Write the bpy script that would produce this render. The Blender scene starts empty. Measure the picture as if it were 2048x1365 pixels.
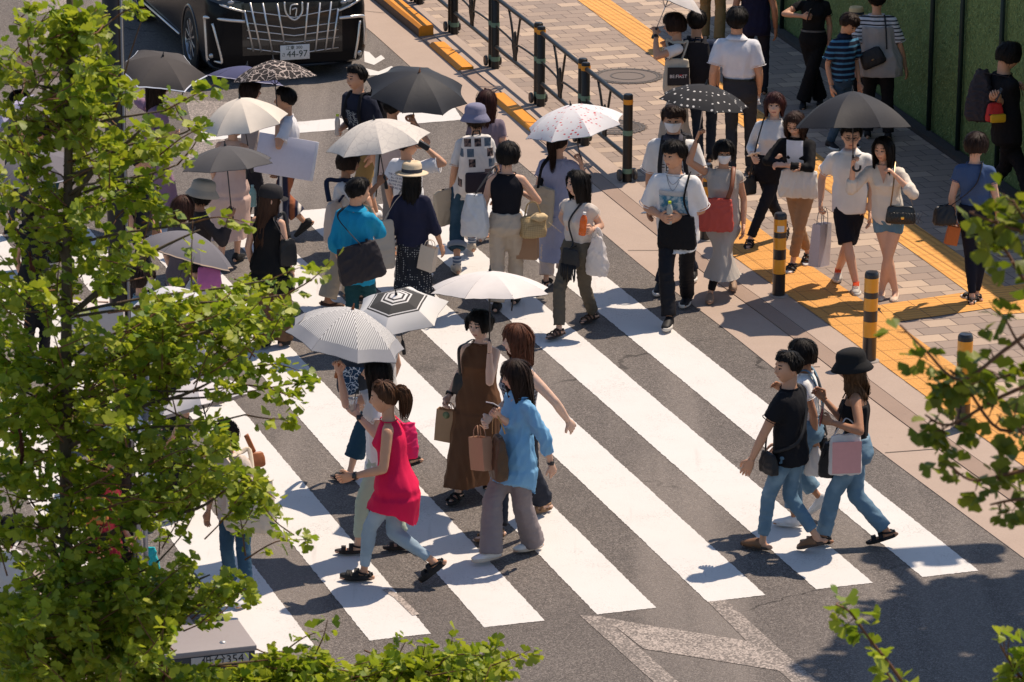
import bpy, math, random
import numpy as np
from mathutils import Vector, Matrix
random.seed(7); RNG = np.random.default_rng(11)
SC = bpy.context.scene; COL = SC.collection
R = math.radians; PI = math.pi
# ---------------------------------------------------------------- camera (solved from the crosswalk geometry)
FOC, PIT, ROLL, CAMH = 7996.4, 0.287896, 0.0055, 10.6
YAW = 0.3111                                    # stripe direction against the view direction
def ray(px, py):
    x = px-1024; y = 682.5-py; c, s = math.cos(ROLL), math.sin(ROLL); x, y = c*x-s*y, s*x+c*y
    return Vector((x/FOC, math.cos(PIT)+y/FOC*math.sin(PIT), -math.sin(PIT)+y/FOC*math.cos(PIT)))
def G(px, py, z=0.0):                           # point of the ground (height z) seen at a pixel of the photograph
    d = ray(px, py); t = (z-CAMH)/d.z; return Vector((d.x*t, d.y*t, z))
def PT(px, py, Y):                              # point at distance Y from the camera's foot
    d = ray(px, py); t = Y/d.y; return Vector((d.x*t, Y, CAMH+d.z*t))
SX = Vector((math.cos(YAW), math.sin(YAW), 0)); SV = Vector((-math.sin(YAW), math.cos(YAW), 0))
# ---------------------------------------------------------------- object helpers
def tag(o, label=None, cat=None, group=None, kind=None):
    if label: o['label'] = label
    if cat: o['category'] = cat
    if group: o['group'] = group
    if kind: o['kind'] = kind
    return o
def empty(name, loc, label, cat, rz=0.0, group=None):
    o = bpy.data.objects.new(name, None); o.empty_display_size = .1; COL.objects.link(o)
    o.location = loc; o.rotation_euler = (0, 0, rz); return tag(o, label, cat, group)
class MB:
    def __init__(s): s.v = []; s.f = []; s.m = []; s.uv = None
    def add(s, verts, faces, mi=0):
        b = len(s.v); s.v.extend(tuple(p) for p in verts); s.f.extend([tuple(b+i for i in f) for f in faces])
        s.m.extend([mi]*len(faces) if isinstance(mi, int) else mi); return b
    def rings(s, rings, mi=0, cap=True, closed=True):
        n = len(rings[0]); v = [p for r in rings for p in r]; f = []
        for i in range(len(rings)-1):
            for j in range(n if closed else n-1):
                k = (j+1) % n; f.append((i*n+j, i*n+k, (i+1)*n+k, (i+1)*n+j))
        if cap and closed:
            f.append(tuple(reversed(range(n)))); f.append(tuple((len(rings)-1)*n+j for j in range(n)))
        s.add(v, f, mi)
    def tube(s, pts, rad, n=8, mi=0, cap=True, flat=None):
        pts = [Vector(p) for p in pts]
        if not hasattr(rad, '__len__'): rad = [rad]*len(pts)
        rs = []; up = None
        for i, p in enumerate(pts):
            d = (pts[min(i+1, len(pts)-1)]-pts[max(i-1, 0)]).normalized() if len(pts) > 1 else Vector((0, 0, 1))
            if up is None: up = Vector((0, 0, 1)) if abs(d.z) < .9 else Vector((0, 1, 0))
            a = d.cross(up).normalized(); b = a.cross(d).normalized(); up = b
            if flat: rs.append([p+a*rad[i]*flat[0]*math.cos(t)+b*rad[i]*flat[1]*math.sin(t) for t in np.linspace(0, 2*PI, n, endpoint=False)])
            else: rs.append([p+(a*math.cos(t)+b*math.sin(t))*rad[i] for t in np.linspace(0, 2*PI, n, endpoint=False)])
        s.rings(rs, mi, cap)
    def caps(s, a, b, ra, rb, n=12, mi=0):       # capsule with round ends
        a = Vector(a); b = Vector(b); d = (b-a); L = d.length
        if L < 1e-5: d = Vector((0, 0, 1))
        d.normalize(); P = []; Q = []
        for t in (-1, -.85, -.5): P.append(a+d*ra*t*.999); Q.append(ra*math.sqrt(max(1e-6, 1-t*t))+1e-4)
        P.append(a); Q.append(ra); P.append(b); Q.append(rb)
        for t in (.5, .85, 1): P.append(b+d*rb*t); Q.append(rb*math.sqrt(max(1e-6, 1-t*t))+1e-4)
        s.tube(P, Q, n, mi)
    def ell(s, c, r, n=12, m=8, mi=0, M=None):
        c = Vector(c); rs = []
        for i in range(m+1):
            t = PI*(i+.001)/(m+.002); row = []
            for j in range(n):
                p = Vector((r[0]*math.sin(t)*math.cos(2*PI*j/n), r[1]*math.sin(t)*math.sin(2*PI*j/n), -r[2]*math.cos(t)))
                row.append(c+(M@p if M else p))
            rs.append(row)
        s.rings(rs, mi)
    def box(s, c, d, mi=0, M=None, bev=0.0):
        c = Vector(c); x, y, z = d[0]/2, d[1]/2, d[2]/2
        if bev <= 0:
            v = [Vector((a*x, b*y, e*z)) for e in (-1, 1) for a, b in ((-1, -1), (1, -1), (1, 1), (-1, 1))]
            f = [(3, 2, 1, 0), (4, 5, 6, 7), (0, 1, 5, 4), (1, 2, 6, 5), (2, 3, 7, 6), (3, 0, 4, 7)]
            s.add([c+(M@p if M else p) for p in v], f, mi); return
        bev = min(bev, x*.9, y*.9, z*.9); rs = []
        for zz, k in ((-z, bev), (-z+bev*.3, bev*.3), (-z+bev, 0), (z-bev, 0), (z-bev*.3, bev*.3), (z, bev)):
            row = []
            for sx, sy, a0 in ((1, 1, 0), (-1, 1, 90), (-1, -1, 180), (1, -1, 270)):
                for q in (0, 45, 90):
                    a = R(a0+q); row.append(Vector((sx*(x-bev)+(bev-k)*math.cos(a), sy*(y-bev)+(bev-k)*math.sin(a), zz)))
            rs.append([c+(M@p if M else p) for p in row])
        s.rings(rs, mi)
    def lathe(s, prof, n=20, mi=0, c=(0, 0, 0), M=None, cap=False):
        c = Vector(c); rs = []
        for r, z in prof:
            rs.append([c+(M@Vector((r*math.cos(t), r*math.sin(t), z)) if M else Vector((r*math.cos(t), r*math.sin(t), z))) for t in np.linspace(0, 2*PI, n, endpoint=False)])
        s.rings(rs, mi, cap)
    def prism(s, poly, axis, h0, h1, mi=0):      # poly of (a,b); axis = index of extrusion
        def mk(a, b, h): return [(h, a, b), (a, h, b), (a, b, h)][axis]
        n = len(poly); v = [mk(a, b, h0) for a, b in poly]+[mk(a, b, h1) for a, b in poly]
        f = [tuple(reversed(range(n))), tuple(range(n, 2*n))]+[(i, (i+1) % n, n+(i+1) % n, n+i) for i in range(n)]
        s.add(v, f, mi)
    def build(s, name, mats, parent=None, smooth=True, loc=None, angle=None):
        me = bpy.data.meshes.new(name); me.from_pydata([tuple(p) for p in s.v], [], s.f)
        if not isinstance(mats, (list, tuple)): mats = [mats]
        for m in mats: me.materials.append(m)
        if len(mats) > 1: me.polygons.foreach_set('material_index', s.m)
        if smooth: me.polygons.foreach_set('use_smooth', [True]*len(me.polygons))
        if s.uv is not None:
            l = me.uv_layers.new(name='uv'); vi = np.zeros(len(me.loops), dtype=np.int32); me.loops.foreach_get('vertex_index', vi)
            l.data.foreach_set('uv', np.asarray(s.uv, dtype=np.float32)[vi].ravel())
        me.validate(); me.update()
        o = bpy.data.objects.new(name, me); COL.objects.link(o)
        if parent: o.parent = parent
        if loc is not None: o.location = loc
        if smooth and angle: sharp(me, angle)
        return o
def sharp(me, deg):
    import bmesh
    b = bmesh.new(); b.from_mesh(me); a = R(deg)
    for e in b.edges:
        if len(e.link_faces) == 2 and e.calc_face_angle(0) > a: e.smooth = False
    b.to_mesh(me); b.free()
def remesh(mb, vox):                             # union of the closed pieces as one smooth surface -> numpy verts, quads
    me = bpy.data.meshes.new('t'); me.from_pydata([tuple(p) for p in mb.v], [], mb.f); me.update()
    o = bpy.data.objects.new('t', me); COL.objects.link(o)
    m = o.modifiers.new('r', 'REMESH'); m.mode = 'VOXEL'; m.voxel_size = vox
    ev = o.evaluated_get(bpy.context.evaluated_depsgraph_get()); e = ev.to_mesh()
    n = len(e.vertices); v = np.empty(n*3, dtype=np.float32); e.vertices.foreach_get('co', v); v = v.reshape(-1, 3).astype(float)
    q = np.empty(len(e.loops), dtype=np.int32); e.loops.foreach_get('vertex_index', q); q = q.reshape(-1, 4)
    ev.to_mesh_clear(); bpy.data.objects.remove(o); bpy.data.meshes.remove(me)
    return v, q
def lap(v, q, it=2, w=.5):
    e = np.concatenate([q[:, [0, 1]], q[:, [1, 2]], q[:, [2, 3]], q[:, [3, 0]]]); n = len(v)
    cnt = np.bincount(e[:, 0], minlength=n)+np.bincount(e[:, 1], minlength=n)
    for _ in range(it):
        acc = np.stack([np.bincount(e[:, 0], v[e[:, 1], k], n)+np.bincount(e[:, 1], v[e[:, 0], k], n) for k in range(3)], 1)
        v = v*(1-w)+w*acc/np.maximum(cnt, 1)[:, None]
    return v
def normals(v, q):
    fn = np.cross(v[q[:, 2]]-v[q[:, 0]], v[q[:, 3]]-v[q[:, 1]]); vn = np.zeros_like(v)
    for k in range(4):
        for c in range(3): vn[:, c] += np.bincount(q[:, k], fn[:, c], len(v))
    return vn/np.maximum(np.linalg.norm(vn, axis=1, keepdims=True), 1e-9)
def folds(v, q, amp, seed, freq=1.0, stretch=(1, 1, .30)):
    rs = np.random.default_rng(seed); p = v*np.array(stretch)*freq; d = np.zeros(len(v))
    wrp = np.stack([np.sin(p@rs.normal(0, 9, 3)+rs.uniform(0, 6)) for _ in range(3)], 1)*.045
    for k in range(7):
        kk = rs.normal(0, 1, 3); kk *= rs.uniform(22, 62)/np.linalg.norm(kk)
        s_ = np.sin((p+wrp)@kk+rs.uniform(0, 6.3)); d += (1-np.abs(s_))**1.6*rs.uniform(.4, 1)/2.2-.2
    return v+normals(v, q)*((d+.12)*amp)[:, None]
def npobj(name, v, q, mats, parent, mi=None):
    me = bpy.data.meshes.new(name); me.vertices.add(len(v)); me.vertices.foreach_set('co', v.astype(np.float32).ravel())
    me.loops.add(q.size); me.loops.foreach_set('vertex_index', q.astype(np.int32).ravel())
    me.polygons.add(len(q)); me.polygons.foreach_set('loop_start', np.arange(0, q.size, q.shape[1], dtype=np.int32))
    if not isinstance(mats, (list, tuple)): mats = [mats]
    for m in mats: me.materials.append(m)
    me.update(calc_edges=True); me.polygons.foreach_set('use_smooth', [True]*len(q))
    if mi is not None: me.polygons.foreach_set('material_index', mi)
    me.validate()
    o = bpy.data.objects.new(name, me); COL.objects.link(o)
    if parent: o.parent = parent
    return o
# ---------------------------------------------------------------- materials
MATS = {}
class NT:
    def __init__(s, name):
        s.mat = bpy.data.materials.new(name); s.mat.use_nodes = True; s.t = s.mat.node_tree; s.t.nodes.clear()
        s.out = s.n('ShaderNodeOutputMaterial')
    def n(s, typ, **kw):
        nd = s.t.nodes.new(typ)
        for k, val in kw.items():
            if k.startswith('i_'):
                key = k[2:]; nd.inputs[int(key) if key.isdigit() else key].default_value = val
            else: setattr(nd, k, val)
        return nd
    def l(s, a, b): s.t.links.new(a, b)
    def val(s, inp, v):
        if isinstance(v, bpy.types.NodeSocket): s.l(v, inp)
        else: inp.default_value = v
    def math(s, op, a, b=0.0, c=None):
        nd = s.n('ShaderNodeMath', operation=op); s.val(nd.inputs[0], a); s.val(nd.inputs[1], b)
        if c is not None: s.val(nd.inputs[2], c)
        return nd.outputs[0]
    def mix(s, f, a, b):
        nd = s.n('ShaderNodeMix', data_type='RGBA'); s.val(nd.inputs[0], f)
        for i, x in ((6, a), (7, b)):
            if isinstance(x, bpy.types.NodeSocket): s.l(x, nd.inputs[i])
            else: nd.inputs[i].default_value = (*x[:3], 1)
        return nd.outputs[2]
    def noise(s, vec, scale, detail=3, rough=.55):
        nd = s.n('ShaderNodeTexNoise'); nd.inputs['Scale'].default_value = scale; nd.inputs['Detail'].default_value = detail; nd.inputs['Roughness'].default_value = rough
        if vec is not None: s.l(vec, nd.inputs['Vector'])
        return nd.outputs['Fac']
    def coord(s, which='Object', scale=None, rot=None):
        c = s.n('ShaderNodeTexCoord').outputs[which]
        if scale or rot:
            m = s.n('ShaderNodeMapping'); s.l(c, m.inputs[0])
            if scale: m.inputs['Scale'].default_value = scale
            if rot: m.inputs['Rotation'].default_value = rot
            c = m.outputs[0]
        return c
    def sep(s, vec):
        nd = s.n('ShaderNodeSeparateXYZ'); s.l(vec, nd.inputs[0]); return nd.outputs
    def step(s, v, lo, hi):
        nd = s.n('ShaderNodeMapRange', interpolation_type='SMOOTHSTEP'); s.val(nd.inputs[0], v); nd.inputs[1].default_value = lo; nd.inputs[2].default_value = hi
        return nd.outputs[0]
    def finish(s, col, rough=.8, metal=0.0, spec=.3, bump=None, bstr=.3, bdist=.01, transl=0.0, coat=0.0, trans=0.0, alpha=None, sheen=0.0, tcol=None):
        b = s.n('ShaderNodeBsdfPrincipled')
        if isinstance(col, bpy.types.NodeSocket): s.l(col, b.inputs['Base Color'])
        else: b.inputs['Base Color'].default_value = (*col[:3], 1)
        s.val(b.inputs['Roughness'], rough); b.inputs['Metallic'].default_value = metal; b.inputs['Specular IOR Level'].default_value = spec
        b.inputs['Coat Weight'].default_value = coat; b.inputs['Transmission Weight'].default_value = trans
        if sheen: b.inputs['Sheen Weight'].default_value = sheen
        if alpha is not None: b.inputs['Alpha'].default_value = alpha
        if bump is not None:
            bp = s.n('ShaderNodeBump'); bp.inputs['Strength'].default_value = bstr; bp.inputs['Distance'].default_value = bdist
            s.l(bump, bp.inputs['Height']); s.l(bp.outputs[0], b.inputs['Normal'])
        sh = b.outputs[0]
        if transl > 0:
            tr = s.n('ShaderNodeBsdfTranslucent'); mx = s.n('ShaderNodeMixShader'); mx.inputs[0].default_value = transl
            col = tcol if tcol is not None else col
            if isinstance(col, bpy.types.NodeSocket): s.l(col, tr.inputs[0])
            else: tr.inputs[0].default_value = (*col[:3], 1)
            s.l(sh, mx.inputs[1]); s.l(tr.outputs[0], mx.inputs[2]); sh = mx.outputs[0]
        s.l(sh, s.out.inputs[0]); return s.mat
def plain(c, rough=.5, metal=0.0, spec=.4, coat=0.0, var=.0, trans=0.0, transl=0.0, name='plain'):
    key = ('p', c, rough, metal, spec, coat, var, trans, transl)
    if key not in MATS:
        t = NT(name); col = c; bump = None
        co = t.coord('Object'); n = t.noise(co, 30, 4)
        v = var or .06
        col = t.mix(n, [x*(1-v) for x in c], [min(1, x*(1+v)) for x in c])
        MATS[key] = t.finish(col, rough, metal, spec, coat=coat, trans=trans, transl=transl)
    return MATS[key]
def mul(c, k): return tuple(min(1, x*k) for x in c)
def canopy(*a, **k): return cloth(*a, bs=.07, **k)
def cloth(c, pat=None, transl=0.0, rough=.85, c2=(.8, .8, .8), per=.05, sheen=.0, uv=False, bs=.28):
    key = ('c', c, pat, transl, rough, c2, per, uv, bs)
    if key in MATS: return MATS[key]
    t = NT('fabric'); co = t.coord('UV' if uv else 'Object'); x, y, z = t.sep(co)
    base = t.mix(t.noise(co, 7, 3), mul(c, .88), mul(c, 1.1))
    def band(v, p, d, soft=.06):
        f = t.math('FRACT', t.math('DIVIDE', v, p)); a = t.math('ABSOLUTE', t.math('SUBTRACT', f, .5))
        return t.step(a, .5*(1-d)-soft, .5*(1-d)+soft)
    if pat == 'h': base = t.mix(band(z, per, .35), base, c2)
    elif pat == 'h2': base = t.mix(band(z, per, .5), base, c2)
    elif pat == 'v':
        ang = t.math('ARCTAN2', x, y); base = t.mix(band(ang, per, .45), base, c2)
    elif pat == 'vy':
        base = t.mix(band(y, per, .30), base, c2); base = t.mix(band(t.math('ADD', y, per*.42), per, .16), base, (.70, .66, .62))
    elif pat == 'u': base = t.mix(band(x, per, .42, .1), base, c2)
    elif pat == 'gingham':
        g = t.math('MULTIPLY', t.math('ADD', band(x, per, .25), t.math('ADD', band(z, per, .25), band(y, per, .25))), .42)
        base = t.mix(g, base, c2)
    elif pat in ('dots', 'sdots'):
        vo = t.n('ShaderNodeTexVoronoi', feature='F1'); vo.inputs['Randomness'].default_value = .25 if pat == 'dots' else 0.0
        vo.inputs['Scale'].default_value = 1/per; t.l(co, vo.inputs['Vector'])
        base = t.mix(t.step(vo.outputs['Distance'], .26, .16), base, c2)
    elif pat == 'petal':
        mp = t.n('ShaderNodeMapping'); mp.inputs['Scale'].default_value = (1, 1.9, 1); t.l(co, mp.inputs[0])
        vo = t.n('ShaderNodeTexVoronoi', feature='F1'); vo.inputs['Scale'].default_value = 1/per; t.l(mp.outputs[0], vo.inputs['Vector'])
        big = t.noise(co, 4, 2); k = t.math('MULTIPLY', t.step(vo.outputs['Distance'], .30, .18), t.step(big, .42, .52))
        base = t.mix(k, base, c2)
    elif pat == 'line':                                  # winding light outlines of flowers
        w = t.n('ShaderNodeTexVoronoi', feature='DISTANCE_TO_EDGE'); w.inputs['Scale'].default_value = 1/per
        wn = t.n('ShaderNodeTexNoise'); wn.inputs['Scale'].default_value = 14; t.l(co, wn.inputs[0])
        ad = t.n('ShaderNodeVectorMath', operation='MULTIPLY_ADD'); t.l(wn.outputs['Color'], ad.inputs[0]); ad.inputs[1].default_value = (.09, .09, .09); t.l(co, ad.inputs[2])
        t.l(ad.outputs[0], w.inputs['Vector']); base = t.mix(t.step(w.outputs['Distance'], .07, .02), base, c2)
    elif pat == 'denim':
        n = t.noise(co, 3.5, 3); f = t.noise(co, 260, 1); base = t.mix(t.math('MULTIPLY', t.step(n, .42, .66), .75), base, c2)
        base = t.mix(t.math('MULTIPLY', f, .25), base, c2)
    elif pat == 'photo':                                 # patchwork of small printed pictures
        def cell(v, o_): return t.math('FLOOR', t.math('DIVIDE', t.math('ADD', v, o_), per))
        def loc_(v, o_): return t.math('ABSOLUTE', t.math('SUBTRACT', t.math('FRACT', t.math('DIVIDE', t.math('ADD', v, o_), per)), .5))
        cb = t.n('ShaderNodeCombineXYZ'); t.l(cell(t.math('ADD', x, t.math('MULTIPLY', t.math('SINE', t.math('MULTIPLY', cell(z, 9), 2.3)), per*.5)), 9), cb.inputs[0]); t.l(cell(z, 9), cb.inputs[1]); wn = t.n('ShaderNodeTexWhiteNoise', noise_dimensions='2D'); t.l(cb.outputs[0], wn.inputs[0])
        ins = t.math('MULTIPLY', t.math('LESS_THAN', loc_(t.math('ADD', x, t.math('MULTIPLY', t.math('SINE', t.math('MULTIPLY', cell(z, 9), 2.3)), per*.5)), 9), .34), t.math('LESS_THAN', loc_(z, 9), .40)); k = t.math('MULTIPLY', ins, t.math('GREATER_THAN', wn.outputs[0], .56))
        pic = t.mix(t.step(t.noise(co, 26, 3), .4, .65), (.02, .02, .025), (.22, .15, .13)); pic = t.mix(t.math('MULTIPLY', t.math('GREATER_THAN', wn.outputs[0], .8), .7), pic, (.10, .16, .22)); base = t.mix(k, base, pic)
    weave = t.noise(co, 170, 2); crease = t.math('ABSOLUTE', t.math('SUBTRACT', t.noise(t.coord('Object', scale=(1, 1, .45)), 9, 4, .55), .5))
    h = t.math('ADD', t.math('MULTIPLY', weave, .06), crease)
    MATS[key] = t.finish(base, rough, 0, .18, bump=h, bstr=bs, bdist=.035, transl=transl, sheen=sheen); return MATS[key]
def skinmat(k):
    key = ('skin', k)
    if key not in MATS:
        c = {'a': (.66, .40, .28), 'b': (.58, .325, .205), 'c': (.42, .21, .12), 'd': (.72, .49, .375)}[k]
        t = NT('skin'); co = t.coord('Object'); n = t.noise(co, 14, 4)
        col = t.mix(n, (c[0]*.93, c[1]*.86, c[2]*.82), mul(c, 1.08))
        m = t.finish(col, .52, 0, .35, bump=t.noise(co, 120, 2), bstr=.12, bdist=.004); b = [x for x in t.t.nodes if x.type == 'BSDF_PRINCIPLED'][0]
        b.inputs['Subsurface Weight'].default_value = .08; b.inputs['Subsurface Radius'].default_value = (.01, .004, .002); b.inputs['Subsurface Scale'].default_value = .5
        MATS[key] = m
    return MATS[key]
def hairmat(c):
    key = ('hair', c)
    if key not in MATS:
        t = NT('hair'); co = t.coord('Object', scale=(60, 60, 5)); n = t.noise(co, 3, 4, .7); ri = t.n('ShaderNodeNewGeometry').outputs['Random Per Island']
        col = t.mix(t.math('MULTIPLY', t.math('ADD', n, ri), .5), mul(c, .35), mul(c, 1.9)); MATS[key] = t.finish(col, .5, 0, .14, bump=n, bstr=.6, bdist=.006)
    return MATS[key]
BLK = (.012, .012, .014); NAVY = (.018, .024, .05); WHT = (.80, .79, .78); GRY = (.12, .12, .125)
HB = (.008, .0065, .006); HD = (.022, .012, .009); HR = (.095, .034, .018); HM = (.070, .032, .016)
# ================================================================ SETTING
def asphalt():
    t = NT('asphalt'); co = t.coord('Object')
    vo = t.n('ShaderNodeTexVoronoi', feature='F1'); vo.inputs['Scale'].default_value = 115; t.l(co, vo.inputs[0])
    r = t.sep(vo.outputs['Color'])[0]; big = t.noise(co, .55, 5, .6); mid = t.noise(co, 5, 4)
    sp = t.math('POWER', r, 2.2)
    col = t.mix(sp, (.092, .081, .075), (.29, .256, .233)); col = t.mix(t.math('MULTIPLY', t.step(big, .35, .7), .35), col, (.085, .076, .072))
    col = t.mix(t.math('MULTIPLY', t.step(mid, .45, .8), .3), col, (.15, .135, .125))
    ck = t.n('ShaderNodeTexVoronoi', feature='DISTANCE_TO_EDGE'); ck.inputs['Scale'].default_value = .33; wv = t.n('ShaderNodeVectorMath', operation='MULTIPLY_ADD'); wn = t.n('ShaderNodeTexNoise'); wn.inputs['Scale'].default_value = 1.6; wn.inputs['Detail'].default_value = 6; t.l(co, wn.inputs[0]); t.l(wn.outputs['Color'], wv.inputs[0]); wv.inputs[1].default_value = (1.1, 1.1, 0); t.l(co, wv.inputs[2]); t.l(wv.outputs[0], ck.inputs['Vector'])
    col = t.mix(t.math('MULTIPLY', t.step(ck.outputs['Distance'], .006, .002), t.math('MULTIPLY', t.step(t.noise(co, .4, 2), .5, .6), .75)), col, (.03, .027, .026))
    trk = t.noise(t.coord('Object', scale=(1.1, .07, 1), rot=(0, 0, -YAW)), 1.0, 3); col = t.mix(t.math('MULTIPLY', t.step(trk, .46, .68), .42), col, (.29, .255, .23)); oil = t.noise(co, .9, 4, .7); col = t.mix(t.math('MULTIPLY', t.step(oil, .60, .74), .45), col, (.055, .05, .048))
    h = t.math('ADD', t.math('MULTIPLY', vo.outputs['Distance'], -1.0), t.math('MULTIPLY', mid, .8))
    return t.finish(col, .9, 0, .25, bump=h, bstr=.55, bdist=.012)
def paint(worn=.0, scale=1.0):
    t = NT('road_paint'); co = t.coord('Object'); n1 = t.noise(co, 2.2, 5, .65); n2 = t.noise(co, 90, 2)
    col = t.mix(n1, (.58, .56, .54), (.66, .645, .63))
    col = t.mix(t.math('MULTIPLY', t.step(t.noise(co, 1.1, 6, .7), .52, .75), .30), col, (.46, .43, .40)); sk = t.noise(t.coord('Object', scale=(9, .5, 1), rot=(0, 0, -YAW-.35)), 1.2, 3); col = t.mix(t.math('MULTIPLY', t.step(sk, .62, .74), .20), col, (.36, .33, .31))
    vo0 = t.n('ShaderNodeTexVoronoi', feature='F1'); vo0.inputs['Scale'].default_value = 95; t.l(co, vo0.inputs[0]); col = t.mix(t.math('MULTIPLY', t.step(t.math('ADD', t.math('MULTIPLY', t.sep(vo0.outputs['Color'])[1], .4), t.math('MULTIPLY', t.noise(co, 1.7, 5, .7), .85)), .74, .94), .38), col, (.30, .275, .26))
    if worn:
        vo = t.n('ShaderNodeTexVoronoi', feature='F1'); vo.inputs['Scale'].default_value = 75; t.l(co, vo.inputs[0])
        k = t.math('ADD', t.math('MULTIPLY', t.sep(vo.outputs['Color'])[1], .62), t.math('MULTIPLY', t.noise(co, 3.2, 5, .7), .62))
        col = t.mix(t.step(k, worn-.25, worn+.3), (.155, .136, .124), (.43, .37, .33))
    return t.finish(col, .78, 0, .25, bump=t.math('ADD', n2, n1), bstr=.3, bdist=.006)
def concrete(c, joint=None, rot=0.0, name='concrete'):
    t = NT(name); co = t.coord('Object', rot=(0, 0, rot)); n = t.noise(co, 1.5, 6, .65); f = t.noise(co, 60, 3)
    col = t.mix(n, mul(c, .8), mul(c, 1.12)); col = t.mix(t.math('MULTIPLY', f, .35), col, mul(c, .6))
    col = t.mix(t.math('MULTIPLY', t.step(t.noise(co, 6, 5, .7), .6, .72), .3), col, mul(c, .5))
    return t.finish(col, .88, 0, .2, bump=t.math('ADD', f, n), bstr=.35, bdist=.008)
def paving():
    t = NT('paving_blocks'); co = t.coord('Object', rot=(0, 0, -YAW))
    br = t.n('ShaderNodeTexBrick', offset=.5); t.l(co, br.inputs[0]); br.inputs['Scale'].default_value = 1
    br.inputs['Brick Width'].default_value = .30; br.inputs['Row Height'].default_value = .225; br.inputs['Mortar Size'].default_value = .006
    br.inputs['Color1'].default_value = (0, 0, 0, 1); br.inputs['Color2'].default_value = (1, 1, 1, 1); br.inputs['Mortar'].default_value = (.5, .5, .5, 1); br.inputs['Bias'].default_value = 0
    v = t.sep(br.outputs['Color'])[0]; n = t.noise(co, 2.2, 6, .65); f = t.noise(co, 70, 3)
    col = t.mix(t.step(v, .55, .95), (.34, .262, .215), (.55, .42, .315)); col = t.mix(t.math('MULTIPLY', t.step(v, .35, .0), .6), col, (.265, .215, .185))
    col = t.mix(t.math('MULTIPLY', n, .35), col, (.25, .20, .168)); col = t.mix(t.math('MULTIPLY', f, .2), col, (.13, .11, .1))
    col = t.mix(br.outputs['Fac'], col, (.13, .10, .088))
    h = t.math('SUBTRACT', t.math('MULTIPLY', f, .3), t.math('MULTIPLY', br.outputs['Fac'], 1.0))
    return t.finish(col, .85, 0, .22, bump=h, bstr=.5, bdist=.006)
def tactile(lines=False, rot=0.0):
    t = NT('tactile_paving'); co = t.coord('Object', rot=(0, 0, -rot)); x, y, z = t.sep(co)
    n = t.noise(co, 2.5, 5, .65); f = t.noise(co, 80, 2); col = t.mix(n, (.66, .30, .065), (.80, .42, .11)); col = t.mix(t.math('MULTIPLY', f, .22), col, (.36, .16, .05))
    def tri(v, p): return t.math('ABSOLUTE', t.math('SUBTRACT', t.math('FRACT', t.math('DIVIDE', v, p)), .5))
    if lines: h = t.step(tri(y, .075), .34, .2)
    else:
        d = t.math('SQRT', t.math('ADD', t.math('POWER', tri(x, .06), 2.0), t.math('POWER', tri(y, .06), 2.0))); h = t.step(d, .26, .1)
    j = t.math('MAXIMUM', t.step(tri(x, .3), .482, .494), t.step(tri(y, .3), .482, .494))
    col = t.mix(j, col, (.2, .1, .04)); col = t.mix(t.math('MULTIPLY', t.math('SUBTRACT', 1, h), .28), col, (.34, .15, .045))
    return t.finish(col, .75, 0, .3, bump=t.math('SUBTRACT', h, j), bstr=.8, bdist=.006)
def sheet(name, pts, z, mat, label=None):            # flat polygon, subdivided along its long edges
    b = MB(); b.add([(p[0], p[1], z) for p in pts], [tuple(range(len(pts)))]); o = b.build(name, mat, smooth=False)
    return tag(o, label, None, None, 'structure')
def flip(poly):
    a = sum(poly[i][0]*poly[(i+1) % len(poly)][1]-poly[(i+1) % len(poly)][0]*poly[i][1] for i in range(len(poly)))
    return poly if a > 0 else poly[::-1]
ASPH = asphalt(); M_PAINT = paint(); M_WORN = paint(.73); M_WORN2 = paint(.62); M_CONC = concrete((.44, .345, .285)); M_KERB = concrete((.34, .25, .20)); M_PAV = paving()
big = MB(); big.add([(-400, -60, 0), (400, -60, 0), (400, 900, 0), (-400, 900, 0)], [(0, 1, 2, 3)]); tag(big.build('road', ASPH, smooth=False), 'dark grey asphalt roadway', kind='structure')
# crosswalk: stripes 0.48 m wide every 0.9 m; U across, V along the stripes
U0, V0, SK = 7.54549617, 26.8893177, -0.0188781677
def UV(u, v):                                        # crosswalk frame -> ground
    U = u+U0; V = v+V0-SK*u
    return Vector((U*math.cos(YAW)-V*math.sin(YAW), U*math.sin(YAW)+V*math.cos(YAW), 0))
def toUV(p): U = p[0]*math.cos(YAW)+p[1]*math.sin(YAW)-U0; return U, -p[0]*math.sin(YAW)+p[1]*math.cos(YAW)-V0+SK*U
VTOP = toUV(G(628, 420))[1]
def jag(a, b, n, amp):
    out = []
    for i in range(n):
        p = a.lerp(b, i/n); d = (b-a).normalized(); out.append(p+Vector((-d.y, d.x, 0))*(random.uniform(-amp, amp) if i else 0))
    return out
for k in range(-7, 6):
    u0, u1 = k*.9, k*.9+.48
    c = [UV(u0, 0), UV(u1, 0), UV(u1, VTOP), UV(u0, VTOP)]
    ring = jag(c[0], c[1], 40, .005)+jag(c[1], c[2], 420, .0045)+jag(c[2], c[3], 40, .005)+jag(c[3], c[0], 420, .0045)
    sheet('crosswalk_stripe', ring, .004, M_PAINT, 'white crosswalk stripe painted on the asphalt')
sl = [G(400, 283), G(925, 240.5), G(910.6, 217), G(400, 262)]
sheet('stop_line', flip(jag(sl[0], sl[1], 60, .007)+jag(sl[1], sl[2], 12, .006)+jag(sl[2], sl[3], 60, .007)+[sl[3]]), .004, M_PAINT, 'white stop line painted in front of the black minivan')
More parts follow.
